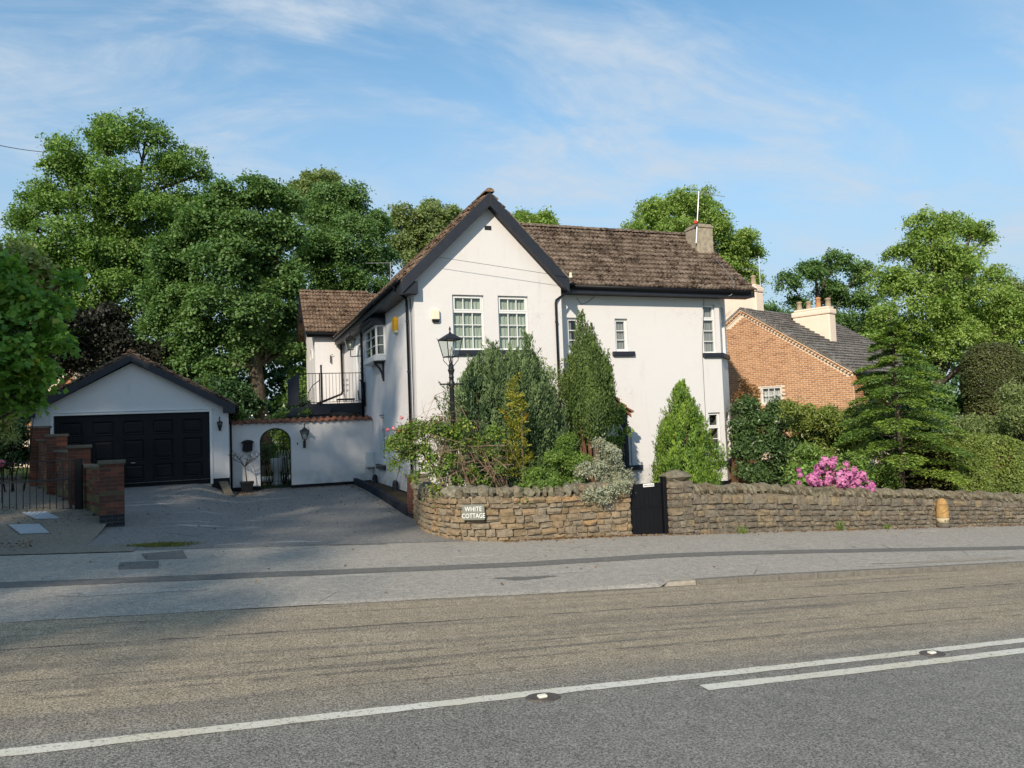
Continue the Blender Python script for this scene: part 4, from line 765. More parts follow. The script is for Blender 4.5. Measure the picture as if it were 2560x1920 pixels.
# ------------------------------------------------------------------ lanterns
def lantern_head(parent, c, rt, rb, h, m='iron', n=4, rot=PI/4, bulb=True, roof=0.14):
    c = np.array(c, float); P = lambda r, k, z: c + np.array([r*math.cos(rot+2*PI*k/n), r*math.sin(rot+2*PI*k/n), z])
    q = MB()
    for k in range(n):
        q.tube([P(rb, k, 0), P(rt, k, h)], 0.011, 5); q.tube([P(rb, k, 0), P(rb, k+1, 0)], 0.011, 5); q.tube([P(rt, k, h), P(rt, k+1, h)], 0.013, 5); q.tube([P(rt*1.0, k, h), P(rt*1.12, k, h+0.05)], [0.014, 0.004], 5)
    q.obj('lantern_frame', M[m], parent)
    for k in range(n): MB().add([P(rb*0.97, k, 0.01), P(rb*0.97, k+1, 0.01), P(rt*0.97, k+1, h-0.01), P(rt*0.97, k, h-0.01)], [(0, 1, 2, 3)]).obj('glass_pane', M['lampglass'], parent)
    q = MB(); q.add([P(rt*1.03, k, h+0.012) for k in range(n)] + [P(rt*0.28, k, h+roof*0.8) for k in range(n)] + [P(0.0, 0, h+roof)], [(k, (k+1) % n, n+(k+1) % n, n+k) for k in range(n)] + [(n+k, n+(k+1) % n, 2*n) for k in range(n)] + [tuple(range(n-1, -1, -1))]); q.obj('lantern_roof', M[m], parent)
    q = MB(); q.lathe([(0.028, 0), (0.018, 0.03), (0.012, 0.05), (0.022, 0.075), (0.024, 0.095), (0.012, 0.12), (0.002, 0.15)], c+[0, 0, h+roof-0.01], 8); q.obj('finial', M[m], parent, smooth=True)
    if bulb:
        q = MB(); q.lathe([(0.012, 0), (0.012, h*0.32), (0.02, h*0.34), (0.034, h*0.44), (0.034, h*0.50), (0.018, h*0.58), (0.0, h*0.60)], c+[0, 0, 0.005], 10); q.obj('bulb', M['bulb'], parent, smooth=True)
lp = thing('lamp_post', 'black Victorian style lamp post with glazed lantern behind the rose bush', 'lamp post', (4.37, 15.2, 0.0))
lc = np.array([4.37, 15.2, 0.0])
q = MB(); q.lathe([(0.11, -0.1), (0.11, 0.25), (0.075, 0.32), (0.06, 0.4), (0.052, 1.2), (0.046, 2.76), (0.05, 2.77), (0.065, 2.79), (0.065, 2.86), (0.05, 2.88), (0.047, 2.95), (0.055, 2.955), (0.055, 2.98), (0.046, 2.99), (0.05, 3.04), (0.072, 3.12), (0.074, 3.135), (0.058, 3.14), (0.056, 3.22), (0.04, 3.25), (0.022, 3.30), (0.016, 3.39)], lc, 14); q.obj('post', M['iron'], lp, smooth=True)
q = MB(); q.tube([(4.13, 15.2, 2.825), (4.61, 15.2, 2.825)], 0.016, 7); q.lathe([(0.0, -0.025), (0.025, 0), (0.0, 0.025)], (4.13, 15.2, 2.825), 8); q.lathe([(0.0, -0.025), (0.025, 0), (0.0, 0.025)], (4.61, 15.2, 2.825), 8); q.obj('ladder_bar', M['iron'], lp)
for k in range(4):
    a = PI/4+PI/2*k+0.25; q = MB(); q.tube([lc + np.array([r*math.cos(a), r*math.sin(a), z]) for r, z in ((0.055, 3.20), (0.10, 3.26), (0.155, 3.32), (0.165, 3.37), (0.13, 3.40), (0.11, 3.405))], 0.008, 6); q.obj('scroll_bracket', M['iron'], lp)
lantern_head(lp, lc+[0, 0, 3.40], 0.262, 0.165, 0.36, rot=PI/4+0.25, roof=0.15)
wl = thing('wall_lantern', 'large black wall lantern right of the arched gate', 'wall lamp', (2.31, WWY, 1.4))
q = MB(); q.box(2.27, 2.35, WWY-0.02, WWY-0.002, 1.37, 1.62); q.tube([(2.31, WWY-0.02, 1.42), (2.31, WWY-0.12, 1.40), (2.31, WWY-0.18, 1.46), (2.31, WWY-0.18, 1.66)], 0.028, 8); q.lathe([(0.03, 0), (0.045, 0.02), (0.03, 0.05), (0.045, 0.08), (0.03, 0.12), (0.04, 0.15), (0.02, 0.2)], (2.31, WWY-0.18, 1.44), 10); q.obj('bracket', M['iron'], wl); lantern_head(wl, (2.31, WWY-0.18, 1.66), 0.185, 0.085, 0.27, roof=0.14)
wl = thing('wall_lantern', 'small black coach lamp on the garage wall right of the door', 'wall lamp', (-0.30, GY, 2.0))
q = MB(); q.box(-0.335, -0.265, GY-0.02, GY-0.002, 2.05, 2.22); q.tube([(-0.30, GY-0.02, 2.1), (-0.30, GY-0.1, 2.08), (-0.30, GY-0.11, 2.16)], 0.018, 7); q.lathe([(0.01, 0), (0.035, 0.03), (0.045, 0.07), (0.02, 0.1)], (-0.30, GY-0.11, 2.05), 9); q.obj('bracket', M['iron'], wl); lantern_head(wl, (-0.30, GY-0.11, 2.15), 0.075, 0.045, 0.15, n=6, bulb=False, roof=0.07)
wl = thing('wall_lantern', 'black bracket lantern on the cottage side wall above the balcony', 'wall lamp', (4.5, 27.6, 4.5))
q = MB(); q.tube([(4.58, 27.62, 4.60), (4.25, 28.0, 4.60), (4.22, 28.0, 4.60), (4.22, 28.0, 4.86)], 0.017, 7); q.obj('bracket', M['iron'], wl); lantern_head(wl, (4.22, 28.0, 4.86), 0.25, 0.13, 0.38, roof=0.16)

# ------------------------------------------------------------------ balcony behind the courtyard wall
bal = thing('balcony', 'black timber balcony with wrought-iron railings beside the cottage', 'balcony', (3.4, 28.5, 0.2))
by0 = 27.5
q = MB(); q.box(2.5, 4.58, by0, 32.2, 2.66, 2.86); q.box(2.5, 4.58, by0-0.03, by0-0.003, 2.55, 2.80); q.obj('deck', M['navy'], bal)
for xx in np.arange(2.6, 4.5, 0.145): MB().box(xx, xx+0.13, by0+0.02, 32.1, 2.862, 2.885).obj('deck_board', M['navy'], bal)
q = MB(); q.tube([(2.29, by0, 3.96), (4.56, by0, 3.97), (4.56, by0, 3.0)], 0.015, 6); q.tube([(2.4, by0, 2.92), (4.56, by0, 2.95)], 0.011, 6); q.obj('handrail', M['iron'], bal)
for i, xx in enumerate(np.arange(2.42, 4.56, 0.118)): MB().tube([(xx, by0, 2.93), (xx, by0, 3.96)], 0.0075, 5).obj('baluster', M['iron'], bal)
for s in (1, -1):
    for zz in (3.32, 3.52, 3.70): scroll(3.92+s*0.07, zz, 0.05, by0-0.01, sgn=s).obj('scroll', M['iron'], bal)
q = MB(); q.tube([(3.08, by0-0.05, 2.2), (3.08, by0-0.05, 4.2)], 0.032, 9); q.lathe([(0.04, 0), (0.03, 0.03), (0.042, 0.06), (0.0, 0.1)], (3.08, by0-0.05, 4.18), 9); q.tube([(3.02, by0-0.02, 2.6), (3.02, by0-0.02, 3.98)], 0.02, 8); q.obj('newel_post', M['iron'], bal)
q = MB(); q.prism([(1.93, by0+0.1, 2.85), (2.28, by0-0.25, 2.85), (2.28, by0-0.25, 3.98), (1.93, by0+0.1, 3.73)], (0.02, 0.02, 0)); q.obj('side_screen', M['navy'], bal)
q = MB(); q.tube([(3.02, by0-0.1, 3.72), (2.75, by0-0.3, 3.52), (2.58, by0-0.4, 3.25), (2.56, by0-0.4, 2.8)], 0.016, 6); q.tube([(2.56, by0-0.4, 3.0), (2.74, by0-0.4, 2.75)], 0.012, 6); q.obj('stair_handrail', M['iron'], bal)
for xx in (2.58, 2.68, 2.78): MB().tube([(xx, by0-0.35, 2.45), (xx, by0-0.35, 3.3+0.7*(xx-2.58))], 0.009, 5).obj('stair_baluster', M['iron'], bal)
q = MB(); q.prism([(1.78, by0-0.5, 2.45), (2.10, by0-0.5, 2.76), (3.35, by0-0.5, 2.80), (3.30, by0-0.5, 2.50)], (0, 1.0, 0)); q.box(1.95, 3.3, by0-0.42, by0-0.38, 2.30, 2.52); q.obj('stair_canopy', M['navy'], bal)
q = MB(); q.tube([(3.1, by0-0.2, 2.62), (3.35, by0-0.2, 2.42), (3.55, by0-0.2, 2.2)], 0.02, 6); q.box(4.42, 4.55, by0+0.02, by0+0.14, 0.2, 2.66); q.box(2.55, 2.65, by0+0.05, by0+0.15, 0.2, 2.6); q.obj('support_post', M['navy'], bal)
q = MB(); q.box(3.75, 4.35, by0+0.6, by0+1.1, 3.02, 3.07)
for xx in (3.78, 4.02, 4.3): q.tube([(xx, by0+0.62, 2.87), (xx, by0+0.62, 3.02)], 0.012, 5); q.tube([(xx, by0+1.08, 2.87), (xx, by0+1.08, 3.02)], 0.012, 5)
q.obj('garden_bench', M['iron'], label='low black metal bench standing on the balcony deck', cat='bench')
q = MB(); q.tube([(4.52, 26.95, 3.0), (4.30, 26.9, 2.98), (4.28, 26.9, 3.30)], 0.022, 7); q.tube([(4.54, 27.1, 3.3), (4.42, 27.0, 3.62), (4.36, 27.0, 3.68)], 0.025, 7); q.tube([(4.50, 27.15, 2.75), (4.50, 27.15, 3.62)], 0.075, 9); q.obj('waste_pipe', M['black'], house, smooth=True)

# ------------------------------------------------------------------ masonry
def rock_mesh(name, m, seed, rough=0.075, rnd=0.09):
    r = random.Random(seed); v = []; idx = {}
    for i in range(3):
        for j in range(3):
            for k in range(3):
                if (i, j, k) == (1, 1, 1): continue
                p = np.array([i-1, j-1, k-1], float)*0.5; e = sum(1 for a in (i, j, k) if a != 1); p *= 1.0 - rnd*max(0, e-1)*0.5
                if e == 1: p *= 1.05
                p += np.array([r.uniform(-rough, rough)*0.7, r.uniform(-rough, rough)*1.4, r.uniform(-rough, rough)*0.8]); idx[(i, j, k)] = len(v); v.append(p)
    f = []
    for ax in range(3):
        for s in (0, 2):
            for a in range(2):
                for b_ in range(2):
                    c = []
                    for da, db in ((0, 0), (1, 0), (1, 1), (0, 1)):
                        t = [0, 0, 0]; t[ax] = s; t[(ax+1) % 3] = a+da; t[(ax+2) % 3] = b_+db; c.append(idx[tuple(t)])
                    f.append(tuple(c if s else c[::-1]))
    me = raw_mesh(name, v, f, m); me['_'] = 0; return me, v, f
class Path:
    def __init__(s, pts):
        P = np.array(pts, float); Q = [P[0]]
        for k in range(2):      # Chaikin smoothing
            Q = [P[0]]
            for a, b_ in zip(P, P[1:]): Q += [a*0.75+b_*0.25, a*0.25+b_*0.75]
            Q.append(P[-1]); P = np.array(Q)
        s.P = P; s.S = np.concatenate([[0], np.cumsum(np.linalg.norm(np.diff(P, axis=0), axis=1))]); s.L = s.S[-1]
    def __call__(s, t):
        t = min(max(t, 0), s.L); x = np.interp(t, s.S, s.P[:, 0]); y = np.interp(t, s.S, s.P[:, 1]); e = 0.12
        a = np.array([np.interp(max(0, t-e), s.S, s.P[:, 0]), np.interp(max(0, t-e), s.S, s.P[:, 1])]); c = np.array([np.interp(min(s.L, t+e), s.S, s.P[:, 0]), np.interp(min(s.L, t+e), s.S, s.P[:, 1])]); d = (c-a)/np.linalg.norm(c-a)
        return np.array([x, y]), d
def stone_wall(root, path, zb, zt, mstone, mcope, mmort, seed, hs=(0.09, 0.16), ws=(0.14, 0.42), cope=0.17, thick=0.38, slanted=False, limit=285):
    r = random.Random(seed); rocks = [rock_mesh('stone', mstone, seed*10+i) for i in range(9)]
    q = MB(); n = int(path.L/0.2)+1       # mortar core
    for i in range(n+1):
        p, d = path(path.L*i/n); nr = np.array([d[1], -d[0]]); f_ = p - nr*0.035; b_ = p - nr*thick
        q.v += [(f_[0], f_[1], zb(p[0])-0.15), (f_[0], f_[1], zt(p[0])-cope+0.01), (b_[0], b_[1], zt(p[0])-cope+0.01), (b_[0], b_[1], zb(p[0])-0.15)]
    for i in range(n): a, c = 4*i, 4*i+4; q.f += [(a, c, c+1, a+1), (a+1, c+1, c+2, a+2), (a+2, c+2, c+3, a+3)]
    q.f += [(0, 1, 2, 3), (4*n+3, 4*n+2, 4*n+1, 4*n)]; q.obj('mortar_core', mmort, root)
    stones = []; hh = 0.0; course = []
    Hmax = max(zt(path(path.L*i/30)[0][0])-zb(path(path.L*i/30)[0][0]) for i in range(31)) - cope
    while hh < Hmax-0.03:
        h = r.uniform(*hs); h = Hmax-hh if Hmax-hh-h < 0.07 else h; course.append((hh/Hmax, (hh+h)/Hmax)); hh += h
    for a, c in course:
        s = -r.uniform(0, 0.2)
        while s < path.L:
            w_ = r.uniform(*ws)*(0.75+2.2*(c-a)); s1 = s+w_; m0, m1 = max(s, 0), min(s1, path.L)
            if m1-m0 > 0.05:
                p, d = path((m0+m1)/2); H = zt(p[0])-zb(p[0])-cope; z0, z1 = zb(p[0])+a*H, zb(p[0])+c*H; g = 0.014
                stones.append((p, d, m1-m0-g*2, z0+g*0.8, z1-g*0.8, r.randrange(9), r.uniform(-0.018, 0.022), r.choice((0, PI)), r.uniform(-0.05, 0.05)))
            s = s1
    stones.sort(key=lambda t: t[0] @ t[0] if False else float(np.hypot(*t[0])))
    big = MB(); tn = []
    for i, (p, d, w_, z0, z1, k, dep, fl, tilt) in enumerate(stones):
        nr = np.array([d[1], -d[0]]); c = p - nr*(0.08-dep); a_ = math.atan2(d[1], d[0]); me, v, f = rocks[k]; zs = z1-z0
        R = Matrix.Rotation(a_, 3, 'Z') @ Matrix.Rotation(tilt, 3, 'Y') @ Matrix.Rotation(fl, 3, 'Y')
        hz_ = 1.0+0.22*math.sin(i*12.9898+k*3.1); sc = (w_*1.03, 0.2, zs*(1.04 if hz_ < 1.12 else 1.30)*(0.95+0.06*math.sin(i*7.7)))
        if i < limit: inst('stone', me, root, (c[0], c[1], (z0+z1)/2), R, sc)
        else:
            MM = np.eye(4); MM[:3, :3] = np.array(R) @ np.diag(sc); MM[:3, 3] = (c[0], c[1], (z0+z1)/2); big.mesh(v, f, MM); tn += [r.random()]*len(v)
    if big.v: o = big.obj('far_stones', mstone, root, kind='stuff'); a = o.data.attributes.new('tone', 'FLOAT', 'POINT'); a.data.foreach_set('value', tn)
    crocks = [rock_mesh('coping_stone', mcope, seed*77+i, 0.10, 0.34) for i in range(7)]; s = 0.0
    while s < path.L-0.05:
        w_ = r.uniform(0.12, 0.23) if not slanted else r.uniform(0.07, 0.125); p, d = path(s+w_/2); nr = np.array([d[1], -d[0]]); c = p - nr*(thick*0.42); me, v, f = r.choice(crocks); bulge = 1.0
        if slanted: ph = (s % 0.85)/0.85; bulge = 0.82+0.35*math.sin(PI*min(1, ph*1.08))**0.6
        R = Matrix.Rotation(math.atan2(d[1], d[0]), 3, 'Z') @ Matrix.Rotation((-0.42 if slanted else r.uniform(-0.08, 0.08)), 3, 'Y')
        H = cope*bulge*r.uniform(0.92, 1.18); inst('coping_stone', me, root, (c[0], c[1], zt(p[0])-cope+H/2-0.01), R, (w_*1.22, thick*r.uniform(0.98, 1.1), H*1.15)); s += w_*0.97
zb_ = lambda x: road_z(x) + pave_off(x) - 0.02
zlt = lambda x: np.interp(x, [3.7, 3.9, 4.5, 5.2, 6.1, 7.8], [0.70, 0.74, 0.77, 0.72, 0.68, 0.68])
lwall = thing('stone_wall', 'curved sandstone wall with rounded coping and name plaque left of the black gate', 'wall', (5.2, 13.9, -0.35))
stone_wall(lwall, Path([(3.99, 17.30), (3.84, 16.6), (3.74, 15.5), (3.80, 14.7), (4.08, 14.0), (4.6, 13.72), (5.4, 13.67), (6.6, 13.68), (7.66, 13.70)]), zb_, zlt, M['stoneL'], M['coping'], M['mortar'], 3, hs=(0.10, 0.18), ws=(0.13, 0.36), cope=0.19)
zrt = lambda x: np.interp(x, [9.0, 9.7, 11, 12.5, 14.1, 15.6, 17.3, 19.6, 26, 40], [0.50, 0.46, 0.38, 0.22, 0.06, -0.06, -0.22, -0.44, -0.86, -1.8])
rwall = thing('stone_wall', 'long grey-brown stone wall with slanted coping running right from the gate pier', 'wall', (16, 13.9, -1.1))
stone_wall(rwall, Path([(9.10, 13.72), (12, 13.74), (18, 13.80), (26, 13.84), (34, 13.86)]), zb_, zrt, M['stoneR'], M['coping'], M['mortardark'], 5, hs=(0.075, 0.145), ws=(0.11, 0.34), cope=0.19, slanted=True)
# gate pier of large stones
pier = thing('gate_pier', 'squared stone gate pier with a domed cap stone right of the black gate', 'pier', (8.85, 13.85, -0.58)); r_ = random.Random(12)
MB().box(8.60, 9.08, 13.64, 14.02, -0.75, 0.60).obj('mortar_core', M['mortardark'], pier)
rk = [rock_mesh('stone', M['stoneR'], 500+i) for i in range(6)]; z = -0.60
while z < 0.58:
    h = min(r_.uniform(0.10, 0.17), 0.62-z)
    if h < 0.05: break
    x = 8.57
    while x < 9.09:
        w_ = min(r_.uniform(0.16, 0.34), 9.11-x)
        if w_ > 0.06: inst('stone', rk[r_.randrange(6)][0], pier, (x+w_/2, 13.70, z+h/2), (0, 0, 0), (w_-0.014, 0.19, h-0.014))
        x += w_
    for yy in (13.74, 13.93): inst('stone', rk[r_.randrange(6)][0], pier, (8.62, yy+0.06, z+h/2), (0, 0, PI/2), (0.18, 0.13, h-0.014))
    z += h
inst('cap_stone', rock_mesh('cap_stone', M['coping'], 901, 0.08, 0.42)[0], pier, (8.85, 13.83, 0.70), (0, 0, 0.05), (0.66, 0.55, 0.26))
# name plaque
def text_mesh(parent, body, size, F, u, z, d, m, name='lettering', cx=True, spacing=1.0, sx=1.0):
    cu = bpy.data.curves.new('lettering', 'FONT'); cu.body = body; cu.size = size; cu.align_x = 'CENTER' if cx else 'LEFT'; cu.extrude = 0.0015; cu.space_character = spacing; cu.resolution_u = 3
    to = bpy.data.objects.new('tmp_text', cu); COL.objects.link(to); bpy.context.view_layer.update()
    me = bpy.data.meshes.new_from_object(to.evaluated_get(bpy.context.evaluated_depsgraph_get())); bpy.data.objects.remove(to); me.materials.clear(); me.materials.append(m)
    o = bpy.data.objects.new(name, me); link(o); o.parent = parent; Mx = Matrix.Identity(4); p = fp(F, u, d, z) - org(parent)
    for i in range(3): Mx[i][0], Mx[i][1], Mx[i][2], Mx[i][3] = F[1][i]*sx, (0, 0, 1)[i], F[2][i], p[i]
    o.matrix_local = Mx; return o
pp, pd = np.array([4.335, 13.80]), np.array([0.80, -0.60]); pd = np.array([0.88, -0.475]); FP = frame((4.30, 13.76, 0.30), (pd[0], pd[1], 0), (pd[1], -pd[0], 0))
q = MB(); q.fbox(FP, -0.215, 0.215, -0.02, 0.016, -0.145, 0.145); plq = q.obj('name_plaque', M['slatesign'], label='grey-green slate name plaque reading WHITE COTTAGE on the curved wall', cat='sign', bevel=0.008)
text_mesh(plq, 'WHITE', 0.125, FP, 0.0, 0.022, 0.0175, M['white'], spacing=1.05, sx=0.82); text_mesh(plq, 'COTTAGE', 0.125, FP, 0.0, -0.105, 0.0175, M['white'], sx=0.78)
# black timber gate
gt = thing('garden_gate', 'black ledged timber garden gate between the stone walls', 'gate', (8.12, 13.82, -0.53)); gyy = 13.80
for i in range(7):
    xa = 7.73+i*0.103; MB().box(xa, xa+0.099, gyy, gyy+0.03, -0.47, 0.60+0.0*i).obj('board', M['black'], gt, bevel=0.004)
q = MB(); q.box(7.72, 8.46, gyy+0.031, gyy+0.07, 0.42, 0.56); q.box(7.72, 8.46, gyy+0.031, gyy+0.07, -0.4, -0.28); q.box(7.72, 8.46, gyy-0.014, gyy-0.001, 0.10, 0.13); q.obj('ledge', M['black'], gt)
q = MB(); q.box(8.47, 8.56, gyy-0.05, gyy+0.06, -0.56, 0.72); q.box(7.665, 7.715, gyy-0.02, gyy+0.06, -0.52, 0.63); q.obj('gate_post', M['black'], gt, bevel=0.006)
FGt = frame((8.15, gyy, 0.565), (1, 0, 0), (0, -1, 0)); q = MB(); q.fbox(FGt, -0.13, 0.13, 0.001, 0.008, -0.04, 0.03); gp = q.obj('name_plate', M['white'], gt, bevel=0.003); text_mesh(gp, 'WHITE COTTAGE', 0.038, FGt, 0, -0.02, 0.0095, M['darkletter'], sx=0.75)
# milestone
ms = thing('milestone', 'orange boundary milestone with a rounded top set against the stone wall', 'milestone', (16.22, 13.66, -1.06)); mc = (16.22, 13.66, road_z(16.22)+pave_off(16)-0.01)
q = MB(); N_ = 20; prof = [(0.175, 0), (0.175, 0.13), (0.165, 0.135)]
def hexdrum(b, r0, r1, z0, z1, n=16):
    b.lathe([(r0, z0), (r1, z1)], mc, n)
q.lathe([(0.150, 0), (0.150, 0.12), (0.141, 0.125)], mc, 18); q.obj('foot', M['cap'], ms, smooth=True)
q = MB(); q.lathe([(0.141, 0.126), (0.141, 0.25)], mc, 18); q.obj('letter_band', M['milewhite'], ms, smooth=True)
q = MB(); q.lathe([(0.145, 0.251), (0.145, 0.27), (0.139, 0.275), (0.136, 0.56), (0.122, 0.62), (0.095, 0.67), (0.05, 0.71), (0.0, 0.72)], mc, 18); q.obj('body', M['milestone'], ms, smooth=True)
q = MB(); q.lathe([(0.142, 0.120), (0.145, 0.126), (0.142, 0.132)], mc, 18); q.obj('moulding', M['darkletter'], ms)
q = MB(); q.lathe([(0.142, 0.250), (0.148, 0.256), (0.142, 0.262)], mc, 18); q.obj('moulding', M['darkletter'], ms)
FMs = frame((16.22-0.06, 13.66-0.158, mc[2]), (0.93, -0.36, 0), (-0.36, -0.93, 0)); 
for i, ch_ in enumerate('BOU'):
    a = math.radians(-118+i*26); Fm = frame((mc[0]+0.1425*math.cos(a), mc[1]+0.1425*math.sin(a), mc[2]), (-math.sin(a), math.cos(a), 0), (math.cos(a), math.sin(a), 0)); text_mesh(ms, ch_, 0.080, Fm, 0, 0.158, 0.0, M['darkletter'])
q = MB()
for zz in (0.40, 0.57): q.tube([(mc[0]+0.139*math.cos(a), mc[1]+0.139*math.sin(a), mc[2]+zz+(0.05*math.sin((a+2)*1.5) if zz < 0.5 else 0)) for a in np.linspace(-2.9, -0.3, 14)], 0.0035, 4)
q.obj('incised_line', M['darkletter'], ms)

# ------------------------------------------------------------------ brick piers and garden wall on the left
ub = MB().box(-0.5, 0.5, -0.5, 0.5, -0.5, 0.5); BRICKME = {k: raw_mesh('brick', ub.v, ub.f, M[k]) for k in ('brickred', 'brickblue', 'brickyel', 'brick')}
def brick_pier(root, cx_, cy_, w_, z0, z1, rot, mats, rr, cap=0.07, core='mortardark'):
    R = Matrix.Rotation(rot, 3, 'Z'); n = max(1, int(round((z1-z0)/0.075))); ch_ = (z1-z0)/n
    def place(lx, ly, lz, sx, sy, k):
        p = R @ Vector((lx, ly, 0)); inst('brick', BRICKME[k], root, (cx_+p.x, cy_+p.y, lz), (0, 0, rot), (sx, sy, ch_-0.010))
    q = MB(); a = w_/2-0.008; cs = [R @ Vector((sx*a, sy*a, 0)) for sx, sy in ((-1, -1), (1, -1), (1, 1), (-1, 1))]
    q.prism([(cx_+c.x, cy_+c.y, z0-0.1) for c in cs], (0, 0, z1-z0+0.1)); q.obj('mortar_core', M[core], root)
    for i in range(n):
        k = mats(i, n); z = z0+ch_*(i+0.5); cut = [-w_/2, 0.0 if i % 2 == 0 else -w_/4, w_/2] if i % 2 == 0 else [-w_/2, -w_/4, w_/4, w_/2]
        for s in (-1, 1):
            for a_, c_ in zip(cut, cut[1:]): place((a_+c_)/2, s*(w_/2-0.05), z, c_-a_-0.009, 0.1+rr.uniform(0, 0.006), k)
        cut2 = [-w_/2+0.105, 0.0, w_/2-0.105]
        for s in (-1, 1):
            for a_, c_ in zip(cut2, cut2[1:]): place(s*(w_/2-0.05), (a_+c_)/2, z, 0.1+rr.uniform(0, 0.006), c_-a_-0.009, k)
    if cap:
        q = MB(); a = w_/2+0.03; cs = [R @ Vector((sx*a, sy*a, 0)) for sx, sy in ((-1, -1), (1, -1), (1, 1), (-1, 1))]; q.prism([(cx_+c.x, cy_+c.y, z1) for c in cs], (0, 0, cap)); q.obj('cap', M['cap'], root, bevel=0.012)
rr = random.Random(9)
rp = thing('brick_pier', 'slim red brick pier at the driveway end of the curved stone wall', 'pier', (4.10, 17.45, -0.2))
brick_pier(rp, 4.11, 17.50, 0.42, -0.20, 0.78, 0.0, lambda i, n: 'brickblue' if i < 2 else 'brickred', rr, 0.05)
lwl = thing('brick_garden_wall', 'stepped wall of red brick piers and mossy yellow blocks left of the driveway', 'wall', (-3.6, 20.5, 0.2))
ps = [(-2.24, 17.05, 1.45), (-3.20, 19.45, 1.76), (-4.02, 21.5, 2.04), (-4.75, 23.3, 2.28)]
for i, (x, y, zt) in enumerate(ps):
    zb0 = (drive_z(x, y)+left_z(x, y))/2-0.03; rot_ = 0.30
    if i == 0: brick_pier(lwl, x, y, 0.44, 0.08, zt, 0.12, lambda k, n: 'brickblue' if k < 5 else ('brickred' if rr.random() < 0.86 else 'brickyel'), rr)
    else: brick_pier(lwl, x, y, 0.44, zb0, zt, 0.12, lambda k, n: 'brickred', rr)
for (xa, ya, za), (xb, yb, zb2) in zip(ps, ps[1:]+[(-5.35, 25.3, 2.4)]):
    d = np.array([xb-xa, yb-ya]); Ld = np.linalg.norm(d); d /= Ld; a0 = 0.24; top = za-0.10; z0 = 0.12; a_ = math.atan2(d[1], d[0]); nrm = np.array([d[1], -d[0]])
    cpt = np.array([xa, ya])+d*Ld/2; q = MB(); Fk = frame((xa, ya, 0), (d[0], d[1], 0), (nrm[0], nrm[1], 0)); q.fbox(Fk, a0, Ld-a0, -0.085, 0.085, z0, top); q.obj('mortar_core', M['mortardark'], lwl)
    MB().fbox(Fk, a0-0.02, Ld-a0+0.02, -0.14, 0.14, top, top+0.06).obj('coping', M['cap'], lwl, bevel=0.012)
    zz = z0; row = 0
    while zz < top-0.04:
        tall = 0.15 if row in (2, 3, 5) else 0.075; tall = min(tall, top-zz); u = a0
        while u < Ld-a0-0.02:
            ln = min(0.22 if tall < 0.1 else 0.33, Ld-a0-u)
            for s in (-1, 1):
                if ln > 0.05: p = np.array([xa, ya])+d*(u+ln/2)+nrm*s*0.075; inst('brick', BRICKME['brickyel' if tall > 0.1 else ('brickred' if rr.random() < 0.8 else 'brickyel')], lwl, (p[0], p[1], zz+tall/2), (0, 0, a_), (ln-0.011, 0.04, tall-0.011))
            u += ln
        zz += tall; row += 1
q = MB(); q.box(-3.14, -3.00, 18.46, 18.60, 0.30, 1.56); q.obj('gate_post', M['black'], label='square black steel gate post beside the stepped brick wall', cat='gate post', bevel=0.006)
dg = thing('driveway_gate', 'black iron bar gate across the drive at the left edge', 'gate', (-4.2, 18.4, 0.4)); gx0, gx1 = -6.6, -3.20
gyf = lambda x: 18.55 - (x-gx1)*0.0
q = MB(); q.box(gx1-0.05, gx1, 18.52, 18.57, 0.42, 1.55); q.box(gx0, gx1-0.05, 18.525, 18.565, 0.46, 0.50); q.box(gx0, gx1-0.05, 18.525, 18.565, 1.10, 1.14); q.tube([(gx1-0.03, 18.545, 1.53), (gx0, 18.545, 1.50)], 0.012, 6); q.obj('gate_frame', M['iron'], dg)
for i in range(27):
    x = gx1-0.17-i*0.122; zt = 1.52 if i % 2 == 0 else 1.22; q = MB(); q.tube([(x, 18.545, 0.48), (x, 18.545, zt)], 0.009, 5)
    if i % 2: q.lathe([(0.009, 0), (0.018, 0.03), (0.0, 0.08)], (x, 18.545, zt), 6)
    q.obj('gate_bar', M['iron'], dg)
# inspection covers, studs
for quad, lb_ in (([(-4.03, 18.1), (-3.6, 18.15), (-3.22, 17.40), (-3.62, 17.35)], 'galvanised inspection cover in the concrete, the one nearer the iron gate'), ([(-3.95, 16.78), (-3.46, 16.82), (-3.12, 15.95), (-3.56, 15.90)], 'galvanised inspection cover in the concrete, the one nearer the pavement')):
    cxx = sum(p[0] for p in quad)/4; cyy = sum(p[1] for p in quad)/4; t_ = thing('inspection_cover', lb_, 'drain cover', (cxx, cyy, left_z(cxx, cyy)+0.01), 'inspection covers in the neighbour drive')
    f = lambda s, d: [((x-cxx)*s+cxx, (y-cyy)*s+cyy, left_z((x-cxx)*s+cxx, (y-cyy)*s+cyy)+d) for x, y in quad]
    MB().prism(f(1.0, 0.012), (0, 0, 0.012)).obj('plate', M['steelplate'], t_); MB().prism(f(1.12, 0.006), (0, 0, 0.006)).obj('rim', M['castiron'], t_)
    ra = MB(); A, B, C_, D_ = [np.array(p) for p in f(0.94, 0.0245)]
    for i in range(9):
        for j in range(9):
            if (i+j) % 2: continue
            s0, t0 = (i+0.2)/9, (j+0.2)/9; p = (A*(1-s0)+B*s0)*(1-t0)+(D_*(1-s0)+C_*s0)*t0; p2 = (A*(1-s0-0.07)+B*(s0+0.07))*(1-t0-0.05)+(D_*(1-s0-0.07)+C_*(s0+0.07))*(t0+0.05); ra.tube([p, p2], 0.008, 4)
    ra.obj('tread_ribs', M['steelplate'], t_)
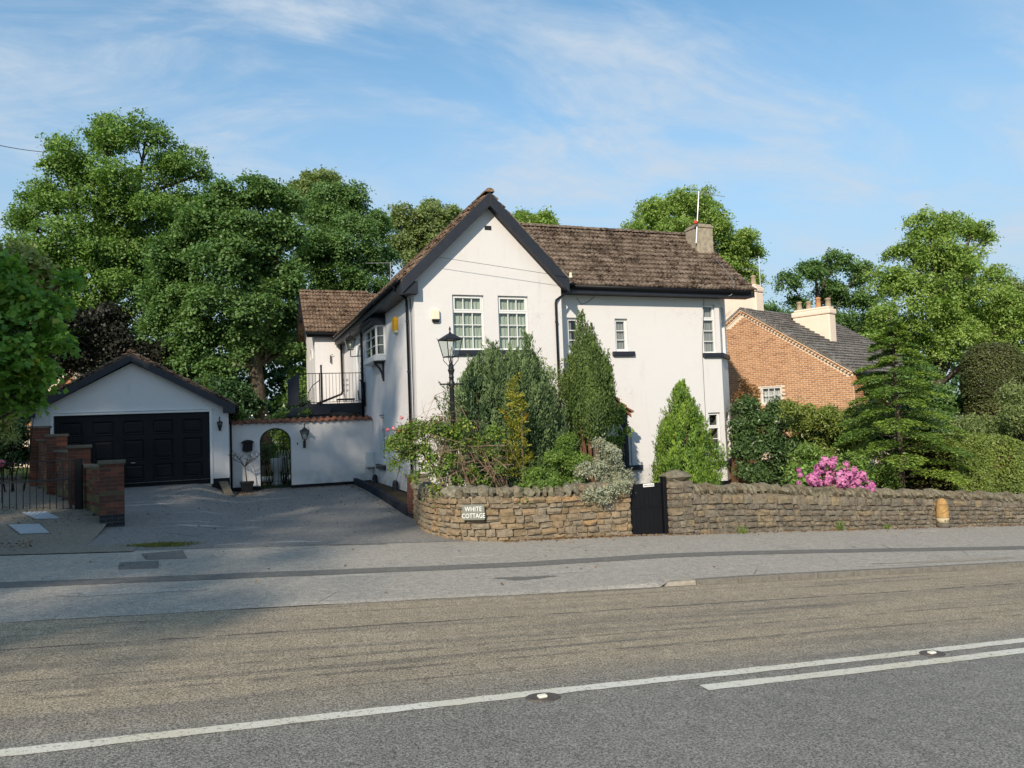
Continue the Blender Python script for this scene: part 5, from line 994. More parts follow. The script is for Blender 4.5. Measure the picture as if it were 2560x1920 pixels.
for (x, y), lb_ in (((2.23, 5.50), 'road stud just below the single white centre line'), ((6.35, 5.56), 'road stud between the double white lines at the right')):
    t_ = thing('road_stud', lb_, 'road stud', (x, y, road_z(x)), 'cat eye road studs'); z = road_z(x)
    q = MB(); q.lathe([(0.15, 0.003), (0.145, 0.010), (0.11, 0.013), (0.07, 0.006)], (0, 0, 0), 18); q.v = [(x+p[0]*0.95, y+p[1]*0.62, z-GRADE*p[0]+p[2]) for p in q.v]; q.obj('casting', M['castiron'], t_)
    q = MB(); q.box(x-0.045, x+0.03, y-0.028, y+0.028, z+0.004, z+0.026); q.obj('insert', M['rubber'], t_, bevel=0.012)

# ------------------------------------------------------------------ neighbour's brick house
na = math.radians(21); nC = np.array([20.57, 20.54, 0.0]); nd_ = np.array([-math.sin(na), math.cos(na), 0]); ne = np.array([math.cos(na), math.sin(na), 0])
nb = thing('brick_house', 'orange brick house with slate roof and cream chimneys behind the laurel hedge', 'house', (22, 24, -1.2))
FN = frame((nC[0], nC[1], 0), nd_, -ne)           # gable: u runs back from the near corner
HW, EZn, AZ = 8.5, 3.33, 6.10; NL = 7.4
FS = frame((nC[0], nC[1], 0), ne, (nd_*-1))       # side towards the road
def verge(u): return EZn+(AZ-EZn)*(u/4.25 if u <= 4.25 else (HW-u)/4.25)
win = (2.75, 3.58, 2.30, 2.93)
gwv = MB(); wall_face(gwv, FN, 0, HW, -1.5, EZn, (win,)); gwv.add([fp(FN, 0, 0, EZn), fp(FN, HW, 0, EZn), fp(FN, HW/2, 0, AZ)], [(0, 1, 2)]); gwall = gwv.obj('gable_wall', M['mortarpink'], nb)
window(nb, FN, *win, 3, 2, curtain='whitecurtain', fw=0.05, dep=0.03)
swin = (1.2, 1.75, 1.9, 2.75); sv = MB(); wall_face(sv, FS, 0, NL-0.2, -1.5, EZn-0.1, (swin,)); swall = sv.obj('side_wall', M['mortarpink'], nb); window(nb, FS, *swin, 1, 2, curtain='net', fw=0.06, dep=0.04)
bw, bh = 0.225, 0.0745; cand = []
for F, wl_, umax, hole, vf in ((FN, gwall, 5.2, win, verge), (FS, swall, 2.8, swin, lambda u: EZn-0.1)):
    row = 0; z = 0.9
    while z < AZ:
        u = 0.0 if row % 2 == 0 else -bw/2
        while u < umax:
            a, c = max(u, 0.0), u+bw
            if c-a > 0.05 and z+bh < min(vf(max(a, 0.01)), vf(c)) - 0.20 and not (a < hole[1]+0.02 and c > hole[0]-0.02 and z < hole[3]+0.02 and z+bh > hole[2]-0.02): cand.append((F, wl_, a, c, z))
            u += bw
        z += bh; row += 1
cand.sort(key=lambda t: np.linalg.norm(fp(t[0], (t[2]+t[3])/2, 0, t[4])-EYE) + (6 if t[4] < 2.2 else 0))
bigs = {}
for i, (F, wl_, a, c, z) in enumerate(cand):
    p = fp(F, (a+c)/2, -0.035, z+bh/2); rot = math.atan2(F[1][1], F[1][0])
    if i < 290: inst('brick', BRICKME['brick'], wl_, p, (0, 0, rot), (c-a-0.024, 0.104+rr.uniform(0, 0.008), bh-0.025))
    else:
        bb, tt = bigs.setdefault(wl_.name, (MB(), [])); b0 = len(bb.v); bb.fbox(F, a+0.012, c-0.012, -0.06, 0.017+rr.uniform(0, 0.008), z+0.0125, z+bh-0.0125); tt += [rr.random()]*(len(bb.v)-b0)
for wn, (bb, tt) in bigs.items():
    o = bb.obj('far_bricks', M['brick'], bpy.data.objects[wn], kind='stuff'); a = o.data.attributes.new('tone', 'FLOAT', 'POINT'); a.data.foreach_set('value', tt)
# verge: tumbled dentil course and tile edge
for k in range(44):
    u = 0.05+k*0.118
    if u > 5.0: break
    for s in (0,):
        p = fp(FN, u, 0.03, verge(u)-0.12); sl_ = math.atan((AZ-EZn)/4.25)*(1 if u < 4.25 else -1)
        R = axes(FN[1]*math.cos(sl_)+Z3*math.sin(sl_), -FN[2], np.cross(FN[1]*math.cos(sl_)+Z3*math.sin(sl_), -FN[2])); inst('dentil_brick', BRICKME['brick'], nb, p, R, (0.055, 0.14, 0.075))
q = MB()
for u0, u1 in ((0, HW/2), (HW/2, HW)):
    P0, P1 = fp(FN, u0, 0.06, verge(u0)-0.085), fp(FN, u1, 0.06, verge(u1)-0.085); q.prism([P0, P1, P1+Z3*0.08, P0+Z3*0.08], -FN[2]*0.16)
    P0, P1 = fp(FN, u0, 0.03, verge(u0)-0.22), fp(FN, u1, 0.03, verge(u1)-0.22); q.prism([P0, P1, P1+Z3*0.05, P0+Z3*0.05], -FN[2]*0.1)
q.obj('verge_course', M['mortarpink'], nb)
q = MB(); e0 = fp(FN, -0.18, 0.08, EZn-0.06); ap = fp(FN, HW/2, 0.08, AZ+0.06); e1 = fp(FN, HW+0.18, 0.08, EZn-0.06); q.prism([e0, ap, e1, e1-Z3*0.08, ap-Z3*0.1, e0-Z3*0.08], ne*NL); nroof = q.obj('roof', M['slate'], nb)
sS = (ap-e0); Ln = np.linalg.norm(sS)
slope_tiles(nroof, M['slate'], e0+Z3*0.0, ne, sS, 22, 24, 0.305, Ln/22.3, rolls=0, stuff=True, jit=0.003)
q = MB(); q.fbox(FS, -0.05, NL, 0.01, 0.10, EZn-0.36, EZn-0.18); q.fbox(FS, -0.03, NL-0.1, 0.01, 0.06, EZn-0.45, EZn-0.36); q.obj('eaves_corbel', M['brick'], nb); q = MB(); q.tube([fp(FS, -0.1, 0.2, EZn-0.12), fp(FS, NL, 0.2, EZn-0.14)], 0.06, 8); q.obj('gutter', M['black'], nb)
def neigh_chimney(u0, u1, e0_, e1_, zb0, zt, pots):
    q = MB(); P = lambda u, e, z: nC + nd_*u + ne*e + Z3*z
    def blk(g, za, zb1): q.prism([P(u0-g, e0_-g, za), P(u1+g, e0_-g, za), P(u1+g, e1_+g, za), P(u0-g, e1_+g, za)], (0, 0, zb1-za))
    blk(0, zb0, zt-0.32); blk(0.04, zt-0.318, zt-0.10); blk(-0.03, zt-0.098, zt); c_ = q.obj('chimney', M['cream'], nb, bevel=0.06)
    for t_, m_, hh in pots:
        p = P(u0+(u1-u0)*t_, (e0_+e1_)/2, zt-0.02); MB().lathe([(0.11, 0), (0.13, 0.03), (0.105, 0.06), (0.095, hh*0.8), (0.12, hh*0.84), (0.12, hh*0.93), (0.08, hh*0.94), (0.075, hh)], p, 12).obj('chimney_pot', M[m_], c_, smooth=True)
neigh_chimney(4.05, 5.7, 0.8, 1.4, 5.2, 7.15, ((0.15, 'potold', 0.42), (0.75, 'potold', 0.3)))
neigh_chimney(1.95, 3.5, 2.6, 3.15, 4.2, 6.10, ((0.1, 'potold', 0.36), (0.36, 'pot', 0.45), (0.62, 'potold', 0.34), (0.88, 'potold', 0.38)))
# aerials
def aerial(label, mast, boom, n_el, el):
    t_ = thing('tv_aerial', label, 'aerial', mast[0]); MB().tube(mast, 0.018, 7).obj('mast', M['metal'], t_); MB().tube(boom, 0.010, 6).obj('boom', M['metal'], t_)
    a, c = np.array(boom[0], float), np.array(boom[1], float)
    for i in range(n_el):
        p = a+(c-a)*(i/(n_el-1)); e = np.array(el, float)*(1-0.3*i/n_el); MB().tube([p-e, p+e], 0.005, 5).obj('element', M['metal'], t_)
    return t_
aa = aerial('tall television aerial on the chimney of the white cottage', [(14.80, 21.22, 7.75), (15.01, 21.22, 9.52)], [(14.95, 21.22, 9.50), (16.05, 21.22, 9.42)], 9, (0, 0.0, 0.10))
MB().lathe([(0.0, 0), (0.06, 0.03), (0.07, 0.08), (0.05, 0.13), (0.0, 0.15)], (14.78, 21.15, 8.36), 10).obj('red_ball', M['red'], aa)
aerial('thin television aerial on the neighbour chimney', [(20.6, 25.2, 6.0), (20.6, 25.2, 8.42)], [(19.6, 25.0, 7.82), (20.9, 25.3, 7.86)], 7, (0, 0, 0.08))
aerial('television aerial behind the left eaves of the cottage', [(5.6, 27, 7.0), (5.6, 27, 7.97)], [(4.7, 27, 7.90), (5.65, 27, 7.95)], 6, (0.0, 0.1, 0.04))
# small orange building behind the garage
ob_ = thing('brick_outbuilding', 'orange brick gable of a building peeping over the garage roof', 'house', (-7.5, 42, 0.5))
apx = np.array([-6.95, 40.0, 5.15]); q = MB(); q.add([(-10.2, 40, 0), (-3.7, 40, 0), (-3.7, 40, 3.0), tuple(apx), (-10.2, 40, 1.55)], [(0, 1, 2, 3, 4)]); q.obj('gable_wall', M['mortarpink'], ob_)
bb = MB(); tt = []; row = 0; z = 2.2
while z < 5.1:
    u = -9.2 if row % 2 else -9.31
    while u < -5.2:
        top = 5.15-0.10-abs(u+0.11-apx[0])*(1.11 if u < apx[0] else 0.66)
        if z+0.075 < top-0.12: bb.box(u+0.008, u+0.217, 39.98, 40.02, z+0.008, z+0.067); tt += [rr.random()]*8
        u += 0.225
    z += 0.075; row += 1
o = bb.obj('bricks', M['brick'], ob_, kind='stuff'); a = o.data.attributes.new('tone', 'FLOAT', 'POINT'); a.data.foreach_set('value', tt)
q = MB(); q.prism([(-10.4, 39.85, 1.42), (apx[0], 39.85, 5.24), (-3.5, 39.85, 2.95), (-3.5, 39.85, 2.86), (apx[0], 39.85, 5.12), (-10.4, 39.85, 1.32)], (0, 7, 0)); oroof = q.obj('roof', M['slate'], ob_)
q = MB(); q.prism([(-10.4, 39.80, 1.36), (apx[0], 39.80, 5.20), (apx[0], 39.80, 5.02), (-10.4, 39.80, 1.18)], (0, 0.045, 0)); q.prism([(apx[0], 39.80, 5.20), (-3.5, 39.80, 2.92), (-3.5, 39.80, 2.78), (apx[0], 39.80, 5.04)], (0, 0.045, 0)); q.obj('verge_course', M['mortarpink'], ob_)
MB().tube([(apx[0], 40.1, 5.2), (apx[0], 40.1, 5.75)], 0.015, 6).obj('weather_vane', M['iron'], ob_); MB().tube([(apx[0]-0.25, 40.1, 5.5), (apx[0]+0.25, 40.1, 5.5)], 0.012, 6).obj('weather_vane_arm', M['iron'], ob_)
# overhead wire, top left, running into the crown of the beech
_wa, _wb = at(-420, 228, 18.0), at(118, 381, 40.0)
MB().tube([_wa+(_wb-_wa)*t-Z3*0.25*math.sin(PI*t) for t in np.linspace(0, 1.0, 16)], 0.014, 5).obj('overhead_wire', M['iron'], label='thin black overhead wire crossing the sky at the upper left', cat='wire')

# ------------------------------------------------------------------ foliage
def unit(a): return a/np.maximum(np.linalg.norm(a, axis=-1, keepdims=True), 1e-9)
def leaf_mesh(name, m, parent, c, ax, nr, ln, wd, tone, **k):
    c = np.asarray(c, float); n = len(c); ax = unit(ax); side = unit(np.cross(nr, ax)); nr2 = np.cross(ax, side); ln = np.broadcast_to(ln, n)[:, None]; wd = np.broadcast_to(wd, n)[:, None]
    v = np.empty((n, 4, 3)); v[:, 0] = c - ax*ln*0.5; v[:, 1] = c + side*wd*0.5 + nr2*wd*0.12; v[:, 2] = c + ax*ln*0.5 - nr2*ln*0.08; v[:, 3] = c - side*wd*0.5 + nr2*wd*0.12
    o0 = org(parent) if parent else np.array([c[:, 0].mean(), c[:, 1].mean(), c[:, 2].min()])
    v -= o0; me = bpy.data.meshes.new(name); me.vertices.add(n*4); me.vertices.foreach_set('co', v.astype(np.float32).ravel())
    me.loops.add(n*4); me.loops.foreach_set('vertex_index', np.arange(n*4, dtype=np.int32)); me.polygons.add(n); me.polygons.foreach_set('loop_start', np.arange(0, n*4, 4, dtype=np.int32)); me.update(calc_edges=True)
    a = me.attributes.new('tone', 'FLOAT', 'POINT'); a.data.foreach_set('value', np.repeat(np.clip(tone, 0, 1), 4).astype(np.float32)); me.materials.append(m)
    o = bpy.data.objects.new(name, me); link(o)
    if parent: o.parent = parent
    else: o.location = o0
    ORIGIN[o.name] = o0; return meta(o, **k)
def rdirs(g, n): return unit(g.normal(size=(n, 3)))
def crown_pts(lobes, n, cl, per=22, seed=1, interior=0.22, flat=0.32, up=0.75, spread=0.5, lift=0.0):
    """clumps of leaves over the lobes' shells: returns centres, axes, normals, tone"""
    g = np.random.default_rng(seed); C = np.array([l[:3] for l in lobes]); Rr = np.array([[l[3]]*3 if len(l) == 4 else list(l[3:6]) for l in lobes], float); wgt = (Rr.mean(1)**2); wgt /= wgt.sum(); nc = max(1, n//per)
    li = g.choice(len(lobes), nc, p=wgt); u = rdirs(g, nc); u[:, 2] = np.where(u[:, 2] < -0.45, u[:, 2]*0.5, u[:, 2]); u = unit(u)
    ph = g.uniform(0, 6.28, (len(lobes), 3)); fr = 3.2
    bump = 1 + 0.13*np.sin(fr*u[:, 0]*2+ph[li, 0])*np.sin(fr*u[:, 1]*2+ph[li, 1]) + 0.11*np.sin(5.7*u[:, 2]+ph[li, 2])
    fac = np.where(g.random(nc) < interior, g.uniform(0.3, 0.85, nc), 1.0-np.abs(g.normal(0, 0.09, nc)))*bump
    cc = C[li] + Rr[li]*u*fac[:, None]; cn = unit(u*0.75 + np.array([0, 0, up]) + g.normal(0, 0.28, (nc, 3)))
    ctone = g.normal(0.5, 0.17, nc); idx = np.repeat(np.arange(nc), per); N = len(idx); cls = cl*g.uniform(0.6, 1.25, nc)[idx]
    off = g.normal(size=(N, 3))*cls[:, None]; h = (off*cn[idx]).sum(1, keepdims=True); off = off - cn[idx]*h*(1-flat); off[:, 2] -= 0.35*np.linalg.norm(off[:, :2], axis=1)**2/np.maximum(cls, 0.01)*0.4
    p = cc[idx] + off; nr = unit(cn[idx] + g.normal(0, spread, (N, 3))); ax = unit(np.cross(nr, rdirs(g, N))); tone = ctone[idx] + g.normal(0, 0.16, N)
    return p, ax, nr, tone
def pads(lobes, seed, k=13, flat=0.62):
    g = np.random.default_rng(seed); out_ = []
    for l in lobes:
        c = np.array(l[:3]); R_ = np.array([l[3]]*3 if len(l) == 4 else l[3:6], float)
        for q_ in range(k):
            u = rdirs(g, 1)[0]; u[2] = u[2]*0.9+0.12; r = g.uniform(0.24, 0.46); p = c + R_*u*g.uniform(0.55, 0.98)*(1-r*0.35); out_.append((p[0], p[1], p[2], R_[0]*r*1.1, R_[1]*r*1.1, R_[2]*r*flat))
        out_.append((c[0], c[1], c[2], R_[0]*0.5, R_[1]*0.5, R_[2]*0.5))
    return out_
def limb_net(b, base, lobes, r0, g, n_sub=3, low=0.35, sway=0.25):
    base = np.array(base, float); C = np.array([l[:3] for l in lobes]); top = C[C[:, 2].argmax()]; cen = C.mean(0); fork = np.array([base[0]*0.6+cen[0]*0.4, base[1]*0.6+cen[1]*0.4, base[2]+(top[2]-base[2])*low])
    tr = [base, base*0.55+fork*0.45+g.normal(0, sway*0.3, 3)*[1, 1, 0], fork, fork*0.5+(cen+[0, 0, (top[2]-cen[2])*0.3])*0.5, cen+[0, 0, (top[2]-cen[2])*0.55]]
    b.tube(tr, [r0*1.25, r0, r0*0.8, r0*0.55, r0*0.25], 9)
    b.lathe([(r0*1.9, -0.2), (r0*1.5, 0.1), (r0*1.22, 0.45)], base, 9)
    for l in lobes:
        c = np.array(l[:3]); t = g.uniform(0.2, 0.8); st = tr[2]*(1-t)+tr[4]*t
        if c[2] < st[2]-0.5: st = tr[2]*0.8+tr[1]*0.2
        mid = st*0.5+c*0.5+np.array([0, 0, 0.12*np.linalg.norm(c-st)])+g.normal(0, 0.1, 3)*np.linalg.norm(c-st)*0.5; b.tube([st, mid, c], [r0*0.34, r0*0.22, r0*0.09], 6)
        rad = l[3]
        for k in range(n_sub):
            d = rdirs(g, 1)[0]; d[2] = abs(d[2])*0.6; b.tube([mid*0.35+c*0.65, c+d*rad*0.45, c+d*rad*0.9], [r0*0.10, r0*0.06, r0*0.02], 5)
def px_lobes(L_, Y, seed, dy=0.55, back=True):
    g = np.random.default_rng(seed); out_ = []
    for x, y, r in L_:
        mpp = metre(x, y, Y); rad = r*mpp; yy = Y+g.uniform(-dy, dy)*rad*1.6; s = yy/Y
        p = at(x, y, yy); out_.append((p[0], p[1], p[2], rad*s))
        if back and g.random() < 0.55: p2 = at(x+g.uniform(-0.4, 0.4)*r, y+g.uniform(0, 0.3)*r, yy+rad*1.7); out_.append((p2[0], p2[1], p2[2], rad*s*0.95))
    return out_
def tree(label, mat, lobes, base, n, leaf, cl, seed, r0=0.3, bark='bark', name='broadleaf_tree', group=None, per=22, low=0.35, aspect=0.62, interior=0.22, up=0.75, twigs=3, spread=0.5, cat='tree'):
    g = np.random.default_rng(seed); t = thing(name, label, cat, tuple(base), group); b = MB(); limb_net(b, base, lobes, r0, g, twigs, low); b.obj('trunk', M[bark], t, smooth=True)
    p, ax, nr, tn = crown_pts(pads(lobes, seed+5), n, cl*0.72, per, seed, interior*0.6, up=up, spread=spread); s = leaf*np.random.default_rng(seed+1).uniform(0.65, 1.35, len(p)); leaf_mesh('crown', L[mat], t, p, ax, nr, s, s*aspect, tn); return t
GB = 'trees behind the garage and cottage'; GR = 'trees on the right beyond the hedge'
def gpt(px_, Y): p = at(px_, 1080, Y); return (p[0], p[1], ground_z(p[0], p[1]))
tree('tall spreading beech with the highest crown, behind the garage at the left', 'beech', px_lobes([(270, 340, 66), (365, 345, 66), (160, 400, 62), (440, 400, 60), (505, 435, 34), (110, 500, 62), (58, 548, 40), (230, 470, 95), (350, 480, 105), (440, 520, 85), (160, 600, 85), (280, 620, 105), (400, 640, 95), (100, 680, 75), (220, 740, 105), (340, 760, 105), (60, 610, 38), (150, 800, 80)], 42, 11), gpt(300, 43), 150480, 0.137, 0.299, 11, 0.45, group=GB)
tree('dense dark green sycamore in front of the beech, trunk above the courtyard wall', 'syc', px_lobes([(640, 482, 55), (560, 505, 58), (700, 495, 48), (500, 545, 52), (610, 575, 84), (715, 575, 52), (475, 620, 60), (560, 660, 84), (665, 660, 74), (415, 640, 55), (450, 720, 72), (560, 750, 84), (655, 760, 72), (715, 700, 52), (405, 790, 72), (500, 835, 74), (600, 855, 72), (685, 845, 52), (738, 790, 42), (735, 870, 34), (545, 925, 42), (470, 910, 50)], 36, 12), gpt(664, 36.5), 131670, 0.154, 0.334, 12, 0.36, group=GB, low=0.42, up=0.95)
tree('rounded mid green tree rising behind the extension roof', 'syc', px_lobes([(815, 520, 62), (885, 515, 60), (935, 560, 44), (865, 600, 78), (785, 610, 58), (935, 645, 48), (885, 690, 56), (805, 695, 48), (950, 715, 30), (845, 740, 46), (760, 660, 40)], 47, 13), gpt(868, 48), 65208, 0.169, 0.370, 13, 0.36, group=GB, interior=0.12, twigs=5)
tree('olive-green tree top showing above the sycamores', 'olive', px_lobes([(760, 470, 40), (805, 455, 46), (850, 490, 40), (780, 520, 50)], 55, 14), gpt(800, 56), 20064, 0.194, 0.370, 14, 0.3, group=GB)
tree('feathery olive tree left of the gable peak', 'olive', px_lobes([(1010, 550, 46), (1075, 545, 50), (1125, 545, 38), (1050, 610, 58), (1000, 625, 42), (1105, 615, 44), (1060, 680, 56)], 60, 15), gpt(1050, 61), 37620, 0.209, 0.440, 15, 0.36, group=GB, interior=0.15)
tree('small distant tree top between the gable and the wing roof', 'lime', px_lobes([(1310, 553, 30), (1355, 548, 26), (1385, 572, 14), (1335, 590, 34)], 58, 16), gpt(1340, 59), 11286, 0.209, 0.440, 16, 0.3, group=GB, interior=0.1)
tree('broad yellow-green tree rising behind the cottage chimney', 'lime', px_lobes([(1640, 530, 50), (1700, 505, 44), (1755, 512, 48), (1785, 560, 46), (1590, 572, 28), (1680, 575, 56), (1735, 585, 50), (1830, 612, 46), (1872, 602, 32), (1845, 655, 48), (1795, 670, 46), (1895, 630, 18), (1850, 725, 40), (1600, 610, 34), (1880, 700, 22)], 45, 17), gpt(1760, 46), 77748, 0.161, 0.352, 17, 0.4, group=GB, interior=0.12, twigs=6)
tree('airy dark-limbed tree between the brick house chimneys', 'syc', px_lobes([(1975, 702, 30), (2035, 672, 36), (2095, 655, 36), (2150, 680, 32), (2000, 752, 26), (2080, 730, 42), (2150, 748, 46), (1925, 790, 40), (1985, 800, 32), (1895, 790, 30), (1900, 840, 40), (2000, 850, 40), (2100, 810, 50), (2180, 820, 50)], 40, 18), gpt(2060, 41), 52668, 0.161, 0.370, 18, 0.3, group=GR, interior=0.08, twigs=7)
tree('tall bright lime tree with an uneven top at the right', 'lime', px_lobes([(2310, 560, 46), (2370, 565, 46), (2435, 572, 34), (2470, 592, 18), (2262, 622, 46), (2330, 640, 66), (2400, 655, 56), (2232, 700, 56), (2300, 740, 86), (2400, 750, 86), (2475, 705, 46), (2205, 790, 46), (2275, 835, 76), (2375, 865, 86), (2470, 825, 76), (2535, 755, 54), (2545, 860, 70), (2185, 870, 54), (2600, 800, 80), (2240, 930, 60)], 33, 19), gpt(2330, 34), 125400, 0.145, 0.317, 19, 0.42, group=GR, up=0.85)
tree('tree half out of view at the right edge', 'olive', px_lobes([(2530, 720, 36), (2575, 735, 50), (2640, 720, 60), (2610, 800, 70)], 44, 20), gpt(2640, 45), 27588, 0.178, 0.370, 20, 0.34, group=GR)
tree('dark copper beech low behind the garage roof', 'purple', px_lobes([(195, 880, 60), (290, 868, 60), (375, 900, 60), (150, 825, 50), (260, 800, 50), (120, 900, 50), (430, 940, 50)], 37, 21), gpt(270, 38), 37620, 0.137, 0.299, 21, 0.25, group=GB)
g_ = np.random.default_rng(5)
wl_ = []
for x in range(-60, 1260, 55):
    for y in (985, 880):
        p = at(x+g_.uniform(-20, 20), y+g_.uniform(-25, 25), 56+g_.uniform(-3, 5)); wl_.append((p[0], p[1], p[2], 2.6))
for x in range(1840, 2800, 60): p = at(x, 940+g_.uniform(-30, 30), 48+g_.uniform(-3, 5)); wl_.append((p[0], p[1], p[2], 2.6))
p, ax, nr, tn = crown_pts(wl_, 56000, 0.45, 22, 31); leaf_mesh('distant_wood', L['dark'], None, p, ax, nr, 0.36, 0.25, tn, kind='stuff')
def shrub(name, label, mat, lobes, n, leaf, cl, seed, aspect=0.5, stems=7, base=None, group=None, per=14, cat='shrub', bark='darktwig', up=0.6, spread=0.6, interior=0.3, flat=0.45, stem_r=0.02, core=0.0):
    C = np.array([l[:3] for l in lobes]); bx, by = (C[:, 0].mean(), C[:, 1].mean()) if base is None else base[:2]; gz = ground_z(bx, by)+0.04 if base is None or len(base) == 2 else base[2]
    t = thing(name, label, cat, (bx, by, gz), group); g = np.random.default_rng(seed); b = MB()
    for l in lobes:
        for k in range(max(1, stems//len(lobes))):
            c = np.array(l[:3])+g.normal(0, 0.4, 3)*l[3]; s = np.array([bx+g.normal(0, 0.08), by+g.normal(0, 0.08), gz-0.05]); s[:2] = s[:2]*0.55+c[:2]*0.45 if base is None else s[:2]*0.85+c[:2]*0.15; b.tube([s, (s+c)/2+g.normal(0, 0.06, 3), c], [stem_r, stem_r*0.7, stem_r*0.3], 5)
    b.obj('stems', M[bark], t)
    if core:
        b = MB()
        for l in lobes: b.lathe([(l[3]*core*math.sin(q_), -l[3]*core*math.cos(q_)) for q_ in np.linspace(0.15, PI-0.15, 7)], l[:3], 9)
        b.obj('dark_core', M['darkgreen'], t, kind='stuff')  # solid dark balls added inside the lobes to close gaps between leaves
    p, ax, nr, tn = crown_pts(pads(lobes, seed+5, 8), n, cl*0.75, per, seed, interior*0.6, flat, up, spread); s = leaf*np.random.default_rng(seed+1).uniform(0.65, 1.35, len(p)); leaf_mesh('foliage', L[mat], t, p, ax, nr, s, s*aspect, tn); return t
# woodland edge behind the garage and courtyard wall
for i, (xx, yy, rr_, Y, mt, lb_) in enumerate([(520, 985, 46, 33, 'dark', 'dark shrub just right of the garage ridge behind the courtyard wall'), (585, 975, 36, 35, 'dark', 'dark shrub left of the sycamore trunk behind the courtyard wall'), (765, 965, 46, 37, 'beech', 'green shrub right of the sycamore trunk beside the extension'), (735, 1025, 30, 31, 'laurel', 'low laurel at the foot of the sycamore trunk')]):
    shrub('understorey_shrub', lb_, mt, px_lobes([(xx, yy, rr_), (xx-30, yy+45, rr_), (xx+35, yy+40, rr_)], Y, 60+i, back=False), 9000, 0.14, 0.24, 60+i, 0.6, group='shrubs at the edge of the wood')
shrub('golden_shrub', 'bright yellow-green shrub over the courtyard wall beside the garage eaves', 'fern', px_lobes([(600, 1045, 26), (580, 1055, 20), (635, 1058, 18)], 27.6, 71, back=False), 3500, 0.07, 0.10, 71)
shrub('golden_shrub', 'bright yellow-green shrub below the balcony screen', 'fern', px_lobes([(715, 1045, 18), (740, 1040, 18), (700, 1055, 16), (765, 1030, 18)], 27.4, 72, back=False), 3000, 0.07, 0.10, 72)
shrub('climber', 'upright yellow-green climber on the garage roof edge', 'fern', px_lobes([(512, 955, 8), (514, 940, 6), (525, 972, 10), (510, 970, 10)], 28, 73, back=False), 700, 0.06, 0.06, 73)
# seen through the arch
shrub('arch_shrub', 'green shrub seen through the upper part of the arch', 'fern', px_lobes([(700, 1095, 20), (720, 1110, 18), (680, 1120, 14)], 29.5, 74, back=False), 2600, 0.08, 0.12, 74)
shrub('white_flowers', 'white flowering plant at the right inside the arch', 'whiteflower', px_lobes([(712, 1160, 14), (718, 1180, 12), (710, 1145, 10)], 28.6, 75, back=False), 900, 0.06, 0.09, 75)
shrub('arch_shrub', 'yellowish shrub seen low through the arch at the left', 'olive', px_lobes([(672, 1140, 16), (664, 1120, 14), (690, 1150, 12)], 29, 76, back=False), 1500, 0.08, 0.1, 76)
q = MB(); q.lathe([(0.16, 0), (0.2, 0.05), (0.14, 0.12), (0.13, 0.45), (0.19, 0.6), (0.22, 0.95), (0.2, 0.97)], (at(692, 1180, 28.4)[0], 28.4, 0.02), 14); q.obj('garden_urn', M['meter'], smooth=True, label='pale stone urn standing in the courtyard behind the arched gate', cat='urn')
q = MB(); pA = at(672, 1075, 30.5); q.box(pA[0]-1.2, pA[0]+2.0, 30.4, 33.0, 0.05, 0.10)
for k in range(5): q.tube([(pA[0]-0.6+k*0.5, 30.5, 2.6), (pA[0]-0.2+k*0.5, 32.5, 1.9)], 0.03, 6)
q.obj('pergola_rafters', M['upvc'], label='white glazing bars of a lean-to seen through the top of the arch', cat='pergola')
# ------------------------------------------------------------------ left foreground maple and the trees that shade the drive
tree('maple with large yellow-green leaves overhanging the left edge', 'maple', px_lobes([(60, 760, 66), (10, 700, 66), (110, 840, 56), (40, 900, 76), (100, 940, 46), (-40, 820, 90), (20, 1000, 50), (165, 700, 22), (150, 770, 30), (85, 1000, 30), (-120, 700, 120), (-120, 900, 120)], 14.5, 81), (-5.6, 15.0, left_z(-5.6, 15)), 15000, 0.105, 0.14, 81, 0.14, per=9, aspect=0.95, spread=0.45, name='maple_tree', interior=0.3, low=0.3)
tree('pale cream-variegated maple behind the foreground maple', 'varieg', px_lobes([(40, 640, 42), (80, 665, 40), (10, 670, 50), (110, 690, 24), (-50, 650, 70), (50, 720, 40)], 21, 82), (-6.2, 21.5, 0.4), 11000, 0.12, 0.16, 82, 0.16, per=12, aspect=0.8, name='maple_tree')
shrub('flowering_shrub', 'cream flowering shrub under the maple beside the garage', 'varieg', px_lobes([(40, 1000, 30), (10, 1030, 40), (70, 1020, 22), (20, 1080, 40)], 22, 83, back=False), 3500, 0.07, 0.1, 83)
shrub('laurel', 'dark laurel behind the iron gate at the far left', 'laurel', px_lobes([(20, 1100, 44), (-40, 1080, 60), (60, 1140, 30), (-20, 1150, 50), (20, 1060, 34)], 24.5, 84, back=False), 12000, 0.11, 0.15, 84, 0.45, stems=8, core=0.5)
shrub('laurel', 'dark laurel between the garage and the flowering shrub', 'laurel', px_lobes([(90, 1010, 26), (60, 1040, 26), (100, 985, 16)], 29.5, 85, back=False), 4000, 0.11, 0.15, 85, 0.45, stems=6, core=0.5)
def round_tree(label, mat, x, y, h, r, n, seed, name='broadleaf_tree'):
    g = np.random.default_rng(seed); lob = []
    for k in range(17):
        a = g.uniform(0, 6.28); z = h*(0.50+0.46*(k+0.5)/17); rr2 = r*(0.72 if z < h*0.85 else 0.4)*math.sqrt(g.random()); lob.append((x+rr2*math.cos(a), y+rr2*math.sin(a), z, r*g.uniform(0.42, 0.58)))
    tree(label, mat, lob, (x, y, ground_z(x, y)), n, 0.26, 0.45, seed, 0.3, name=name, group='street trees to the left of the view')
round_tree('broad tree far left across the road shading the garage, outside the picture', 'beech', -21.6, 2.4, 22.0, 5.0, 11500, 91)
round_tree('tall tree far left shading the arched wall, outside the picture', 'beech', -17.3, 2.6, 24.0, 2.9, 7000, 92)
